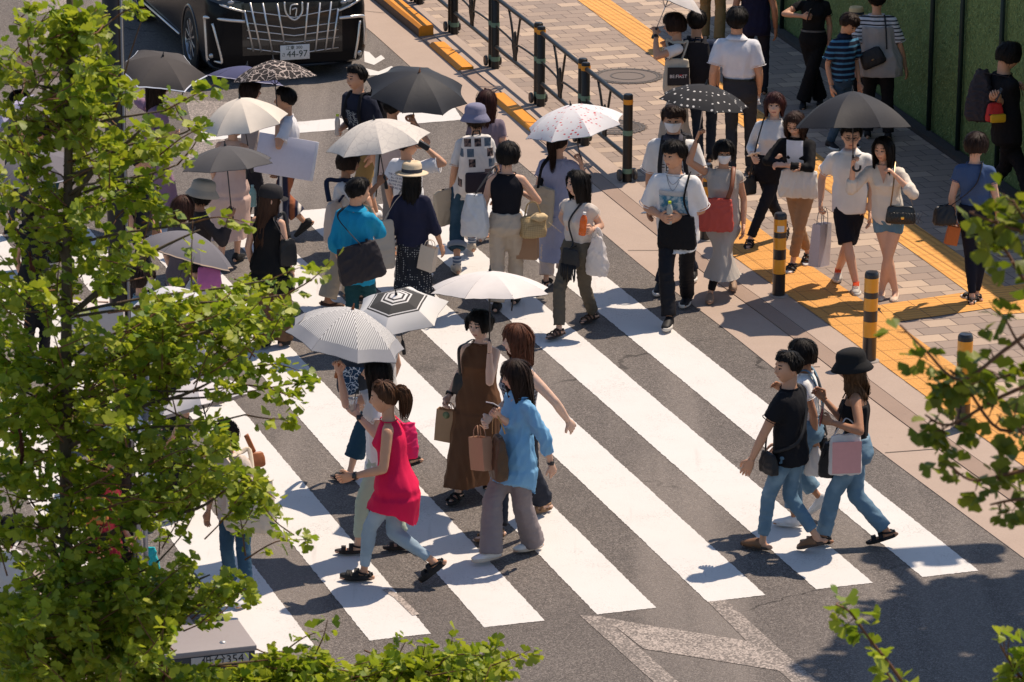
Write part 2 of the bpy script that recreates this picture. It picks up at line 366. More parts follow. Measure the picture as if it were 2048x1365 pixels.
def band(pix, w, z, mat, name, label):               # painted band along pixels, width in metres
    pts = [G(*p) for p in pix]; L, Rr = [], []
    for i, p in enumerate(pts):
        d = (pts[min(i+1, len(pts)-1)]-pts[max(i-1, 0)]).normalized(); n = Vector((-d.y, d.x, 0)); L.append(p+n*w/2); Rr.append(p-n*w/2)
    return sheet(name, flip([(p.x, p.y) for p in L]+[(p.x, p.y) for p in reversed(Rr)]), z, mat, label)
# worn chevron of the junction, bottom centre: two rails and the slanted bar between them
def pxpoly(name, pix, z, mat, label): return sheet(name, flip([(p.x, p.y) for p in (G(*q) for q in pix)]), z, mat, label)
pxpoly('road_marking', [(1160, 1232), (1207, 1234), (1365, 1372), (1400, 1420), (1345, 1420), (1315, 1372)], .0035, M_WORN, 'worn white line running off the bottom of the photo')
pxpoly('road_marking', [(1412, 1201), (1450, 1199), (1560, 1300), (1650, 1375), (1595, 1375), (1520, 1310)], .0035, M_WORN, 'worn white line below the crosswalk end')
pxpoly('road_marking', [(1207, 1236), (1300, 1252), (1500, 1284), (1530, 1318), (1600, 1345), (1590, 1348), (1420, 1320), (1288, 1299)], .0039, M_WORN2, 'worn white slanted bar between two lines')
# faint old lane markings upper left
pxpoly('road_marking', [(40, -10), (130, -10), (140, 30), (70, 28)], .0035, M_WORN, 'worn old lane marking at the far left edge'); pxpoly('road_marking', [(60, 55), (130, 60), (150, 85), (75, 80)], .0035, M_WORN2, 'worn old lane marking under the leaves')
pxpoly('road_marking', [(370, 200), (480, 206), (470, 250), (440, 300), (370, 330), (390, 270)], .0035, M_WORN, 'worn old curved marking beside the stop line')
# white lane arrow heads right of the van
pxpoly('road_marking', [(728, 103), (738, 105), (751, 118), (762, 111), (770, 118), (748, 131), (729, 125)], .0042, M_PAINT, 'white painted arrow tip beside the minivan')
pxpoly('road_marking', [(729, 137), (757, 144), (783, 133), (791, 139), (770, 150), (740, 152), (729, 145)], .0042, M_PAINT, 'lower white painted arrow tip beside the minivan')
band([(770, 1180), (795, 1196), (832, 1232)], .06, .0075, paint(.50), 'tyre_mark', 'grey tyre smear across a white stripe')
# gutter, kerb and pavement follow one edge line of the asphalt
EDGE = [(560, -80), (640, -22), (729, 53.5), (760, 80), (894, 200), (1000, 293), (1212, 473), (1306, 551), (1450, 660), (1600, 780), (1747, 895), (1888, 1000), (2048, 1118), (2300, 1305)]
eg = [G(*p) for p in EDGE]
def smoothline(P, n=8):
    out = []
    for i in range(len(P)-1):
        p0, p1, p2, p3 = P[max(i-1, 0)], P[i], P[i+1], P[min(i+2, len(P)-1)]
        for k in range(n):
            t = k/n; out.append(.5*((2*p1)+(p2-p0)*t+(2*p0-5*p1+4*p2-p3)*t*t+(3*p1-p0-3*p2+p3)*t**3))
    return out+[P[-1]]
eg = smoothline(eg, 5)
def off(line, d):
    o = []
    for i, p in enumerate(line):
        t = (line[min(i+1, len(line)-1)]-line[max(i-1, 0)]).normalized(); n = Vector((-t.y, t.x, 0))
        if n.x < 0: n = -n
        o.append(p+n*d)
    return o
def strip(name, l0, l1, z0, z1, mat, label, sides=True):
    b = MB(); rs = [[(p.x, p.y, -.02), (p.x, p.y, z0), (q.x, q.y, z1), (q.x, q.y, -.02)] for p, q in zip(l0, l1)]
    b.rings(rs, 0, False, False); o = b.build(name, mat, smooth=False); return tag(o, label, None, None, 'structure')
strip('gutter', eg, off(eg, .50), .006, .008, M_CONC, 'concrete gutter strip between asphalt and kerb')
strip('kerb', off(eg, .503), off(eg, .683), .016, .024, M_KERB, 'low brownish kerb stones at the crossing')
strip('pavement_border', off(eg, .690), off(eg, .965), .024, .025, M_CONC, 'pale concrete edging of the pavement')
pe = off(eg, .970); b = MB(); n = len(pe)
b.add([(p.x, p.y, .022) for p in pe]+[(p.x+16, p.y+9, .022) for p in pe], [(i, i+1, n+i+1, n+i) for i in range(n-1)])
tag(b.build('pavement', M_PAV, smooth=False), 'beige and grey block paving of the pavement', kind='structure')
# joints across gutter slabs
for i, (a, c) in enumerate([((1256, 503), (1350, 503)), ((1548, 738), (1640, 736)), ((1770, 908), (1880, 900)), ((1060, 345), (1150, 350)), ((690, 20), (770, 28))]):
    band([a, c], .012, .0115, plain((.05, .04, .035), .9), 'slab_joint', 'thin dark joint across the gutter slabs')
# tactile paving
TW = tactile(False, YAW); TL = tactile(True, YAW+PI/2); TL2 = tactile(True, YAW)
wa = [p for p in off(eg, 1.02) if 1240 < p.x*0+1e9]; i0 = min(range(len(eg)), key=lambda i: (pe[i]-G(1300, 395)).length); i1 = min(range(len(eg)), key=lambda i: (pe[i]-G(2040, 1000)).length)
def flatstrip(name, l0, l1, z, mat, label):
    b = MB(); rs = [[(p.x, p.y, z), (q.x, q.y, z)] for p, q in zip(l0, l1)]; b.rings(rs, 0, False, False); return tag(b.build(name, mat, smooth=False), label, None, None, 'structure')
flatstrip('tactile_paving', off(eg, .98)[i0:i1], off(eg, 1.60)[i0:i1], .027, TW, 'orange studded tactile paving along the kerb')
def guide(pl, w, name, label, mat, z=.0275):
    pts = smoothline([G(*p) for p in pl], 4); flatstrip(name, off(pts, -w/2), off(pts, w/2), z, mat, label)
guide([(1120, -40), (1182, 0), (1265, 62), (1345, 122), (1450, 202), (1560, 285), (1700, 390), (1855, 500), (1960, 575), (2040, 632)], .42, 'tactile_paving', 'orange ribbed tactile guiding line along the pavement', TL)
pxpoly('tactile_paving', [(1752, 617), (2050, 573), (2090, 606), (1780, 652)], .0295, TL2, 'orange ribbed tactile branch across the pavement')
pxpoly('tactile_paving', [(1440, 470), (1500, 520), (1560, 560), (1590, 545), (1505, 480)], .0292, TW, 'orange studded tactile patch behind the bollards')
# manhole covers
def manhole(c, r, label, rings):
    b = MB(); b.lathe([(r, 0), (r, .006), (r-.03, .008), (r-.035, .004)], 48, 0); b.lathe([(r-.035, .005), (.001, .005)], 48, 1)
    for rr in rings: b.lathe([(rr-.012, .0052), (rr-.01, .009), (rr+.01, .009), (rr+.012, .0052)], 40, 0)
    for q in range(28):
        a = 2*PI*q/28
        for rr in rings[:-1]: b.box((math.cos(a)*(rr+.05), math.sin(a)*(rr+.05), .007), (.07, .012, .004), 0, Matrix.Rotation(a, 3, 'Z'))
    o = b.build('manhole_cover', [plain((.10, .085, .075), .6, .3), plain((.16, .13, .115), .8)], smooth=False, loc=(c.x, c.y, .024))
    return tag(o, label, 'manhole cover')
manhole(G(1255, 157), .42, 'pale round manhole cover with faint rings in the umbrella shadow', [.36, .2]); manhole(G(1228, 259), .36, 'dark round patterned iron manhole cover behind the end post of the fence', [.3, .2, .1])
# raised kerb blocks with orange paint, upper left of the pavement
M_ORG = plain((.72, .27, .015), .6, var=.12); M_KERB_SHADE = concrete((.16, .13, .11))  # shade on the raised block's side faces is put into the dark concrete colour
def kerbblock(l0, l1, h, mats, label, name='kerb_block'):
    b = MB(); n = len(l0)
    for i in range(n-1):
        p, q, p2, q2 = l0[i], l1[i], l0[i+1], l1[i+1]; s = (q-p).normalized()*.035
        rs = [[(p.x, p.y, .0), (p.x, p.y, h-.035), (p.x+s.x, p.y+s.y, h), (q.x, q.y, h), (q.x, q.y, 0)], [(p2.x, p2.y, .0), (p2.x, p2.y, h-.035), (p2.x+s.x, p2.y+s.y, h), (q2.x, q2.y, h), (q2.x, q2.y, 0)]]
        v = [x for r in rs for x in r]; b.add(v, [(0, 1, 6, 5), (1, 2, 7, 6), (2, 3, 8, 7), (3, 4, 9, 8)], [0, 1, 1, 0])
        for r, e in ((rs[0], i == 0), (rs[1], i == n-2)):
            if e: b.add(r, [(0, 1, 2, 3, 4)], 1)
    return tag(b.build(name, mats, smooth=False), label, 'kerb')
def near(line, px): g = G(*px); return min(range(len(line)), key=lambda i: (line[i]-g).length)
L5, L6 = off(eg, .50), off(eg, .69); a = near(L5, (844, 76))
kerbblock(L5[:a+1], L6[:a+1], .15, [M_KERB_SHADE, M_ORG], 'raised kerb block with shade coloured sides and an orange painted top beside the fence')
c1 = near(L5, (925, 130)); kerbblock(L5[a+1:c1+1], L6[a+1:c1+1], .055, [M_ORG, M_ORG], 'low orange painted kerb stone below the raised kerb end')
d0, d1 = near(L5, (985, 200)), near(L5, (1110, 300)); kerbblock(L5[d0:d1], L6[d0:d1], .05, [M_ORG, M_ORG], 'low orange painted kerb stone left of the floral umbrella')
# ---------------------------------------------------------------- guard fence: five panels between paired posts
M_FE = plain((.022, .021, .02), .42, .4, .5, var=.2); M_TAPE = plain((.14, .24, .17), .7); M_OT = plain((.75, .30, .02), .5); M_DISC = plain((.10, .095, .09), .5, .6)
FP = [G(*p) for p in ((1254, 368), (1164, 290), (1076, 212), (985, 137), (904, 68), (835, 8), (770, -48))]
def postm(b, p, r, h, n=14):
    b.lathe([(r, 0), (r, h-.012), (r*.8, h), (.001, h+.004)], n, 0, (p.x, p.y, .02))
def fence_panel(P0, P1, i, label):
    root = empty('fence_panel', (P0.x, P0.y, .02), label, 'fence', group='dark metal guard fence panels beside the road')
    T = Matrix.Translation((-P0.x, -P0.y, -.02)); d = (P1-P0).normalized(); L = (P1-P0).length; up = Vector((0, 0, 1))
    def bld(b, name, m, sm=True): b.v = [T@Vector(v) for v in b.v]; return b.build(name, m, root, sm, angle=40)
    a = P0+d*.0; e = P1-d*.13
    for q, hh in ((P0, .97), (P1-d*.125, .95)):
        b = MB(); postm(b, q, .052 if q is P0 else .048, hh); po = bld(b, 'post', M_FE)
        for zz, mm in ((.10, M_TAPE), (.52, M_TAPE), (.86, M_OT)):
            b = MB(); b.lathe([(.0535, zz), (.0535, zz+.055)], 14, 0, (q.x, q.y, .02)); o = bld(b, 'tape_band', mm); o.parent = po
    nrm = Vector((d.y, -d.x, 0)); nrm = nrm if nrm.y < 0 else -nrm
    b = MB(); q = P0+nrm*.075-d*.03+up*.09; M = (nrm*.3-d).to_track_quat('Z', 'Y').to_matrix()
    for k in (0, 1):
        b = MB(); c = P0-d*.0+nrm*(.085 if k == 0 else -.085)+up*.10; b.lathe([(.001, -.02), (.06, -.016), (.066, 0), (.06, .016), (.001, .02)], 18, 0, c, nrm.to_track_quat('Z', 'Y').to_matrix()); bld(b, 'foot_cap', M_DISC)
    b = MB(); b.tube([a+up*.90, e+up*.90], .027, 10); bld(b, 'top_rail', M_FE); b = MB(); b.tube([a+up*.30, e+up*.30], .025, 10); bld(b, 'bottom_rail', M_FE)
    def bar(pts, r=.014, name='bar'):
        b = MB(); b.tube(smoothline([P0+d*s_+up*z_ for s_, z_ in pts], 5), r, 8); bld(b, name, M_FE)
    m = L*.5
    bar([(m-.03, .30), (m-.06, .48), (m-.16, .72), (m-.24, .90)]); bar([(m+.03, .30), (m+.06, .48), (m+.16, .72), (m+.30, .90)])
    bar([(m-.05, .30), (m-.03, .52), (m-.0, .66), (m+.03, .52), (m+.05, .30)]); bar([(m, .3), (m-.002, .45), (m, .6)])
    bar([(m-.04, .36), (m-.1, .46), (m-.18, .53), (.04, .555)], .013); bar([(m+.04, .36), (m+.1, .46), (m+.18, .53), (L-.16, .555)], .013)
for i in range(6):
    fence_panel(FP[i], FP[i+1], i, ['nearest fence panel with stickered top rail ending at the lone post beside the crossing', 'fence panel behind the floral white umbrella', 'fence panel above the bucket hat walker', 'fence panel above the low orange kerb stone', 'fence panel beside the raised orange kerb end', 'farthest fence panel leaving the top of the photo'][i])
# ---------------------------------------------------------------- striped bollards
M_BB = plain((.014, .014, .016), .35, 0, .5, .3); M_BY = plain((.78, .33, .015), .32, 0, .5, .3)
def bollard(px, r, h, label, sticker=False):
    g = G(*px, .025); root = empty('bollard', g, label, 'bollard', group='black and orange bollards at the crossing')
    k = h/.9
    b = MB(); b.lathe([(r, 0), (r, .24*k), (r*1.012, .241*k), (r*1.012, .87*k), (r*.96, .885*k), (r*.8, .9*k), (.001, .903*k)], 24, 0); b.build('post', M_BB, root, angle=50)
    for z0, z1 in ((.25, .405), (.515, .64), (.70, .84)):
        b = MB(); b.lathe([(r*1.02, z0*k), (r*1.02, z1*k)], 24, 0); b.build('reflective_band', M_BY, root)
    if sticker:
        b = MB(); b.rings([[(r*1.03*math.cos(t), r*1.03*math.sin(t), z) for t in np.linspace(R(-120), R(-55), 8)] for z in (.71*k, .775*k)], 0, False, False); b.build('sticker', plain((.75, .72, .68), .6), root)
    b = MB(); b.lathe([(r*1.5, 0), (r*1.5, .006), (r, .012)], 24); b.build('base_plate', plain((.3, .26, .23), .8), root)
bollard((1557, 592), .062, .83, 'first striped bollard with a torn white sticker standing near the tan trousers', True)
bollard((1738, 722), .064, .85, 'middle striped bollard behind the black bucket hat'); bollard((1924, 858), .066, .86, 'nearest striped bollard half hidden by blurred leaves'); bollard((1411, 480), .058, .8, 'far striped bollard mostly hidden behind the grey sleeveless dress')
# ---------------------------------------------------------------- green turf hoarding
def turf():
    t = NT('artificial_turf'); co = t.coord('Object'); n = t.noise(co, 45, 5, .8); m = t.noise(co, 2.2, 3); s2 = t.noise(t.coord('Object', scale=(160, 160, 26)), 1, 2)
    col = t.mix(n, (.07, .12, .04), (.34, .46, .18)); col = t.mix(t.math('MULTIPLY', t.step(m, .5, .75), .35), col, (.11, .10, .03)); col = t.mix(t.math('MULTIPLY', s2, .4), col, (.02, .04, .012))
    return t.finish(col, .9, 0, .1, bump=t.math('ADD', n, s2), bstr=.4, bdist=.012)
W0, W1 = G(1500, 22), G(2250, 545); wd = (W1-W0).normalized(); wn = Vector((wd.y, -wd.x, 0)); wl = (W1-W0).length
wn = wn if wn.y < 0 else -wn
HW = 3.2
root = empty('turf_wall', (W0.x, W0.y, .02), 'tall hoarding covered in green artificial turf along the pavement', 'wall'); Mw = Matrix.Rotation(math.atan2(wd.y, wd.x), 3, 'Z')
b = MB(); b.box(Mw@Vector((wl/2, .06, HW/2)), (wl, .08, HW), 0, Mw); b.build('panel', plain((.03, .06, .03), .8), root, False)
tb_ = NT('turf_blade'); ri_ = tb_.n('ShaderNodeNewGeometry').outputs['Random Per Island']; M_BLADE = tb_.finish(tb_.mix(tb_.math('POWER', ri_, 1.6), (.07, .13, .035), (.42, .52, .20)), .7)
rs = np.random.default_rng(5)                  # blades of the turf
N = 62000; xs = rs.uniform(0, wl, N); zs = rs.uniform(.02, HW, N); an = rs.uniform(-.9, .9, N); ln = rs.uniform(.035, .065, N); ou = rs.uniform(.008, .03, N); wdt = rs.uniform(.004, .008, N)
verts = np.empty((N, 3, 3)); verts[:, 0] = np.stack([xs-wdt, np.full(N, .02), zs], 1); verts[:, 1] = np.stack([xs+wdt, np.full(N, .02), zs], 1); verts[:, 2] = np.stack([xs+np.sin(an)*ln, .02-ou, zs+np.cos(an)*ln*rs.choice([1, 1, -.6], N)], 1)
verts = verts.reshape(-1, 3)@np.array(Mw).T
to = npobj('turf', verts, np.arange(N*3).reshape(-1, 3), M_BLADE, root)
b = MB(); b.box(Mw@Vector((wl/2, .0205, HW/2)), (wl, .006, HW-.01), 0, Mw); b.build('turf_backing', turf(), root, False)
for px in (1564, 1859, 1917, 1995, 2080):
    s = None
    for q in range(2000):
        p = W0+wd*(wl*q/2000)
        u = p.dot(Vector((0, 0, 0)))
        # pixel of p
        dx, dy = p.x, p.y; X = dx; Yc = dy*math.cos(PIT)+(0-CAMH)*-math.sin(PIT)
        if 1024+FOC*X/Yc >= px: s = wl*q/2000; break
    if s is None: continue
    b = MB(); b.tube([Mw@Vector((s, -.03, .0)), Mw@Vector((s, -.03, HW+.05))], .028, 10); b.build('post', plain((.012, .03, .028), .5, .2), root)
b = MB(); b.box(Mw@Vector((wl/2, -.08, .03)), (wl, .14, .06), 0, Mw); b.build('footing', concrete((.08, .07, .065)), root, False)
# ---------------------------------------------------------------- light pole, signal box, signs, cabinet (left, behind the leaves)
pg = G(256, 1215); root = empty('street_pole', pg, 'thick dark bronze street pole rising behind the ginkgo leaves', 'pole')
M_PO = plain((.024, .018, .017), .4, .3, .5); b = MB(); b.tube([(0, 0, 0), (-.005, 0, 2), (-.02, 0, 8.5)], [.084, .080, .072], 22); b.build('shaft', M_PO, root)
b = MB(); b.tube([(.066, -.06, .0), (.062, -.06, 2.5), (.046, -.055, 8.5)], .009, 8); b.build('conduit', plain((.25, .24, .24), .5), root)
b = MB(); b.lathe([(.16, 0), (.16, .02), (.10, .03), (.10, .35), (.086, .38)], 22); b.build('base_sleeve', M_PO, root)
sb = PT(196, 655, pg.y); root = empty('signal_box', sb, 'pale pink grey control box mounted on the left of the street pole', 'box'); b = MB(); b.box((0, 0, 0), (.42, .26, .36), 0, bev=.02); b.build('case', plain((.62, .54, .50), .6), root, angle=30); b = MB(); b.box((0, -.0, -.2), (.40, .27, .05), 0, bev=.01); b.build('skirt', plain((.28, .27, .28), .6), root, angle=30); b = MB(); b.tube([(.22, 0, .05), (.36, 0, .05)], .02); b.build('bracket', M_PO, root)
ss = PT(270, 862, pg.y-.16); root = empty('pole_sign', ss, 'small white sign plate strapped to the street pole', 'sign'); b = MB(); b.box((0, 0, 0), (.075, .012, .15), 0); b.build('plate', plain((.7, .68, .66), .5), root, False)
def text(name, body, size, mat, parent, loc, rot=(R(90), 0, 0), ext=.001, align='CENTER', sx=1.0):
    cu = bpy.data.curves.new(name, 'FONT'); cu.body = body; cu.size = size; cu.extrude = ext; cu.align_x = align; cu.align_y = 'CENTER'; cu.resolution_u = 2
    o = bpy.data.objects.new(name, cu); COL.objects.link(o); me = bpy.data.meshes.new_from_object(o.evaluated_get(bpy.context.evaluated_depsgraph_get()))
    bpy.data.objects.remove(o); me.materials.clear(); me.materials.append(mat); o = bpy.data.objects.new(name, me); COL.objects.link(o); o.parent = parent; o.location = loc; o.rotation_euler = rot; o.scale = (sx, 1, 1); return o
INK = plain((.02, .02, .022), .6); text('lettering', 'C', .06, INK, root, (0, -.008, .02))
b = MB(); b.tube([(.0, .02, -.05), (-.22, .03, -.05)], .008, 6); b.build('strap', plain((.3, .29, .28), .5, .5), root)
gp = G(293, 1205); root = empty('sign_board', gp, 'white sign board with vertical red writing on a grey stand', 'sign')
b = MB(); b.tube([(0, 0, 0), (0, 0, 1.02)], .022, 12); b.build('stand', plain((.45, .45, .47), .4, .5), root); b = MB(); b.tube([(.0, 0, .0), (0, 0, .02)], .1, 14); b.build('foot', plain((.2, .2, .2), .6), root)
b = MB(); b.box((-.09, -.03, .42), (.13, .012, .72), 0, bev=.004); b.build('board', plain((.72, .64, .60), .55), root, False); RED = plain((.42, .03, .03), .6)
for q, ch in enumerate('注意歩行者優先'): text('lettering', ch, .062, RED, root, (-.09, -.038, .70-.09*q))
Rc = Matrix.Rotation(YAW, 3, 'Z'); root = empty('utility_cabinet', G(514, 1291, .46)-Rc@Vector((.40, -.175, 0))-Vector((0, 0, .46)), 'grey steel power cabinet with a number plate at the bottom left', 'cabinet', YAW)
b = MB(); b.box((0, .10, .21), (.78, .53, .42), 0, bev=.012); b.build('case', plain((.045, .045, .05), .5), root, angle=30); b = MB(); b.box((0, .10, .44), (.80, .55, .045), 0, bev=.01); b.build('lid', plain((.27, .24, .235), .55), root, angle=30)
b = MB(); b.box((.13, -.171, .375), (.42, .008, .075), 0); b.build('number_plate', plain((.45, .45, .45), .4, .3), root, False); text('lettering', '低分354', .088, INK, root, (.15, -.177, .375)); b = MB(); b.lathe([(.025, 0), (.022, .01), (.001, .014)], 14, 0, (.18, -.06, .462)); b.build('bolt', plain((.5, .48, .46), .4, .6), root)
# low island kerb patch beside the cabinet
pxpoly('pavement', [(255, 1130), (320, 1165), (520, 1420), (-400, 1500), (-400, 1180)], .02, concrete((.36, .29, .25)), 'pinkish pavement corner under the tree'); 
# ---------------------------------------------------------------- traffic signal arm, out of frame, whose shadow falls at the lower right
SUN_AZ = (-.74, -.67); SUN_EL = R(60)
def lift(p, z): k = z/math.tan(SUN_EL); return Vector((p.x-SUN_AZ[0]*k, p.y-SUN_AZ[1]*k, z))
A0, A1 = lift(G(1785, 1128), 5.6), lift(G(2060, 1385), 5.6); root = empty('traffic_signal', (A1.x, A1.y, 0), 'traffic signal on a mast arm beyond the lower right corner', 'signal')
ad = (A1-A0); b = MB(); b.tube([Vector((0, 0, 0)), Vector((0, 0, 5.9))], [.1, .075], 16); b.build('mast', M_PO, root); b = MB(); b.tube([Vector((0, 0, 5.6)), A0-Vector((A1.x, A1.y, 0))], [.085, .07], 14); b.build('arm', M_PO, root)
hh = lift(G(1868, 1108), 5.25)-Vector((A1.x, A1.y, 0)); b = MB(); b.box(hh, (1.15, .3, .42), 0, Matrix.Rotation(R(12), 3, 'Z'), bev=.19); b.build('signal_head', plain((.10, .10, .105), .5), root)
for q, c in enumerate(((.02, .25, .12), (.4, .25, .02), (.35, .02, .02))):
    b = MB(); b.lathe([(.13, 0), (.14, -.1)], 18, 0, hh+Matrix.Rotation(R(12), 3, 'Z')@Vector(((q-1)*.36, -.16, 0)), Matrix.Rotation(R(-90), 3, 'X')); b.build('lens', plain(c, .2), root)
# ================================================================ MINIVAN (upper left) AND TREES
VK = 1.05; vg = G(581, 163); van = empty('minivan', vg, 'glossy black minivan with a chrome grille waiting at the stop line', 'minivan', PI+YAW); van.scale = (VK, VK, VK)
def vpaint():
    t = NT('car_paint'); co_ = t.coord('Object'); n = t.noise(co_, 400, 2); col = t.mix(n, (.003, .0035, .005), (.008, .009, .012)); return t.finish(col, .22, 0, .16, coat=0, bump=t.noise(co_, 1.2, 2), bstr=.03, bdist=.02)
M_CAR = vpaint(); M_CHR = plain((.80, .77, .73), .28, .75); M_TRIM = plain((.008, .008, .009), .25, 0, .5, .4); M_GLS = plain((.012, .014, .017), .04, 0, .8); M_TYRE = plain((.014, .014, .014), .8); M_RIM = plain((.35, .35, .36), .25, .9)
SLI = [(.16, -.10, -4.62, .82, .16), (.20, -.03, -4.74, .90, .17), (.32, -.0, -4.82, .928, .18), (.55, .0, -4.86, .93, .20), (.80, -.010, -4.87, .935, .22), (.95, -.03, -4.86, .925, .25), (1.02, -.07, -4.85, .91, .28), (1.06, -.15, -4.84, .895, .32), (1.10, -.42, -4.83, .87, .42), (1.17, -.95, -4.82, .85, .40), (1.20, -1.05, -4.82, .84, .36), (1.45, -1.45, -4.80, .80, .30), (1.70, -1.85, -4.72, .75, .28), (1.84, -2.15, -4.6, .69, .30), (1.89, -2.6, -4.3, .55, .3)]
def vring(z, yf, yr, hw, r, n=9, o=0.0):
    out = []
    for cx, cy, a0, rr in ((hw-r, yf-r, 0, r), (-hw+r, yf-r, 90, r), (-hw+.15, yr+.15, 180, .15), (hw-.15, yr+.15, 270, .15)):
        for q in range(n): a = R(a0+90*q/(n-1)); out.append(Vector((cx+(rr+o)*math.cos(a), cy+(rr+o)*math.sin(a), z)))
    return out
def vslice(z):
    for a, c in zip(SLI[:-1], SLI[1:]):
        if a[0] <= z <= c[0]: t = (z-a[0])/(c[0]-a[0]); return [p+(q-p)*t for p, q in zip(a, c)]
b = MB(); zs = sorted(set([s[0] for s in SLI]+list(np.linspace(.2, 1.05, 18)))); b.rings([vring(*vslice(z)) for z in zs], 0); b.build('body', M_CAR, van, angle=35)
b = MB(); b.rings([vring(*vslice(z), o=.004) for z in np.linspace(1.24, 1.68, 6)], 0, False); b.build('windows', M_GLS, van)
b = MB(); b.rings([vring(.13, -.2, -4.6, .74, .2), vring(.17, -.13, -4.62, .80, .22)], 0); b.build('underbody', M_TRIM, van)
def fp(zx, zy, o=.012):                          # point of the van's front face at a zoomed photo position
    px, py = 250+zx/4.0157, zy/4.0157; u = (px-581); x = -u/(163*.952*VK); z = (163-.095*u-py)/(158*VK)
    z = max(.165, min(1.12, z)); s = vslice(z); yf, hw, r = s[1], s[3], s[4]; ax = min(abs(x), hw); y = yf
    if ax > hw-r: y = yf-r+math.sqrt(max(0, r*r-(ax-(hw-r))**2))
    return Vector((math.copysign(ax, x), y+o, z))
def ftube(pts, r, name, m, parent=van, o=.012, n=8, sm=True): b = MB(); P_ = [fp(*p, o) for p in pts]; P_ = smoothline(P_, 4) if sm else P_; b.tube(P_, r, n); return b.build(name, m, parent)
def fpatch(zx0, zx1, ztop, zbot, name, m, o=.006, n=14, parent=van):
    rs = []
    for t in np.linspace(0, 1, 9):
        rs.append([fp(zx0+(zx1-zx0)*u, (ztop[0]+(ztop[1]-ztop[0])*u)*(1-t)+(zbot[0]+(zbot[1]-zbot[0])*u)*t, o) for u in np.linspace(0, 1, n)])
    b = MB(); b.rings(rs, 0, False, False); return b.build(name, m, parent)
gr = fpatch(965, 1730, (70, 20), (470, 410), 'grille', M_TRIM, .006)
for p in ([(985, 120), (1010, 250), (1045, 430)], [(1030, 60), (1080, 240), (1105, 432)], [(1125, 60), (1165, 240), (1190, 432)], [(1235, 60), (1262, 200), (1282, 360)], [(1470, 45), (1452, 200), (1438, 350)], [(1562, 40), (1548, 220), (1520, 415)], [(1648, 30), (1628, 200), (1597, 405)], [(1700, 80), (1680, 240), (1652, 392)]): ftube([p[0], ((p[0][0]+p[-1][0])/2, (p[0][1]+p[-1][1])/2), p[-1]], .0115, 'grille_bar', M_CHR, gr, .016, sm=False)
for l, c, r_ in ((125, 160, 80), (215, 245, 185), (270, 300, 240), (330, 352, 300), (410, 440, 380)): ftube([(1000, l), (1180, l+(c-l)*.5), (1362, c), (1530, c+(r_-c)*.5), (1700, r_)], .006, 'grille_slat', M_CHR, gr, .010, sm=False)
ftube([(1290, 45), (1300, 130), (1362, 178), (1420, 122), (1425, 40)], .011, 'emblem', M_CHR, gr, .02); ftube([(1330, 140), (1340, 70), (1395, 60)], .008, 'emblem', M_CHR, gr, .02); ftube([(1345, 100), (1380, 90), (1372, 150)], .008, 'emblem', M_CHR, gr, .02)
for sgn in (0, 1):
    L_ = [(985, 205), (840, 198), (720, 206), (692, 240), (682, 380), (676, 520), (690, 548)] if not sgn else [(1708, 152), (1800, 140), (1895, 138), (1912, 170), (1914, 320), (1908, 480)]
    ftube(L_, .020, 'bumper_frame', M_CHR, van, .010); I_ = [(752, 238), (775, 350), (808, 510), (790, 528), (715, 522)] if not sgn else [(1872, 170), (1850, 320), (1828, 462)]
    ftube(I_, .015, 'bumper_frame', M_CHR, van, .010)
    h = fpatch(690, 985, (5, 62), (60, 125), 'headlight', plain((.05, .055, .06), .08, .3, .7), .006) if not sgn else fpatch(1705, 1890, (20, -40), (85, 30), 'headlight', plain((.05, .055, .06), .08, .3, .7), .006)
    for q in range(3): zx, zy = ((735+75*q, 35+16*q) if not sgn else (1745+45*q, 30-14*q)); b = MB(); b.ell(fp(zx, zy, .012), (.04, .012, .022), 12, 8); b.build('lamp', plain((.45, .47, .5), .1, .6), h)
    ftube([(650, 30), (690, 68), (840, 98), (985, 132)] if not sgn else [(1705, 95), (1800, 50), (1892, 5)], .014, 'headlight_strip', M_CHR, van, .012)
    b = MB(); b.ell(fp(*((740, 488) if not sgn else (1866, 420)), .012), (.03, .014, .03), 14, 8); b.build('fog_lamp', plain((.5, .5, .5), .15, .7), van)
ftube([(640, 540), (800, 585), (1200, 590), (1600, 550), (1890, 480)], .022, 'lip', plain((.02, .03, .045), .25, .3), van, .004)
pc_ = fp(1362, 425, .022); b = MB(); b.box(pc_, (.345, .008, .172), 0, bev=.004); pl = b.build('number_plate', plain((.72, .72, .70), .45), van, angle=40)
for tx, sz, dx, dz_ in (('江東 300', .052, -.01, .052), ('44-97', .105, .025, -.022), ('さ', .05, -.135, -.025)): text('lettering', tx, sz, plain((.015, .04, .03), .5), pl, pc_+Vector((-dx, .0055, dz_)), (R(90), 0, PI), .0008)
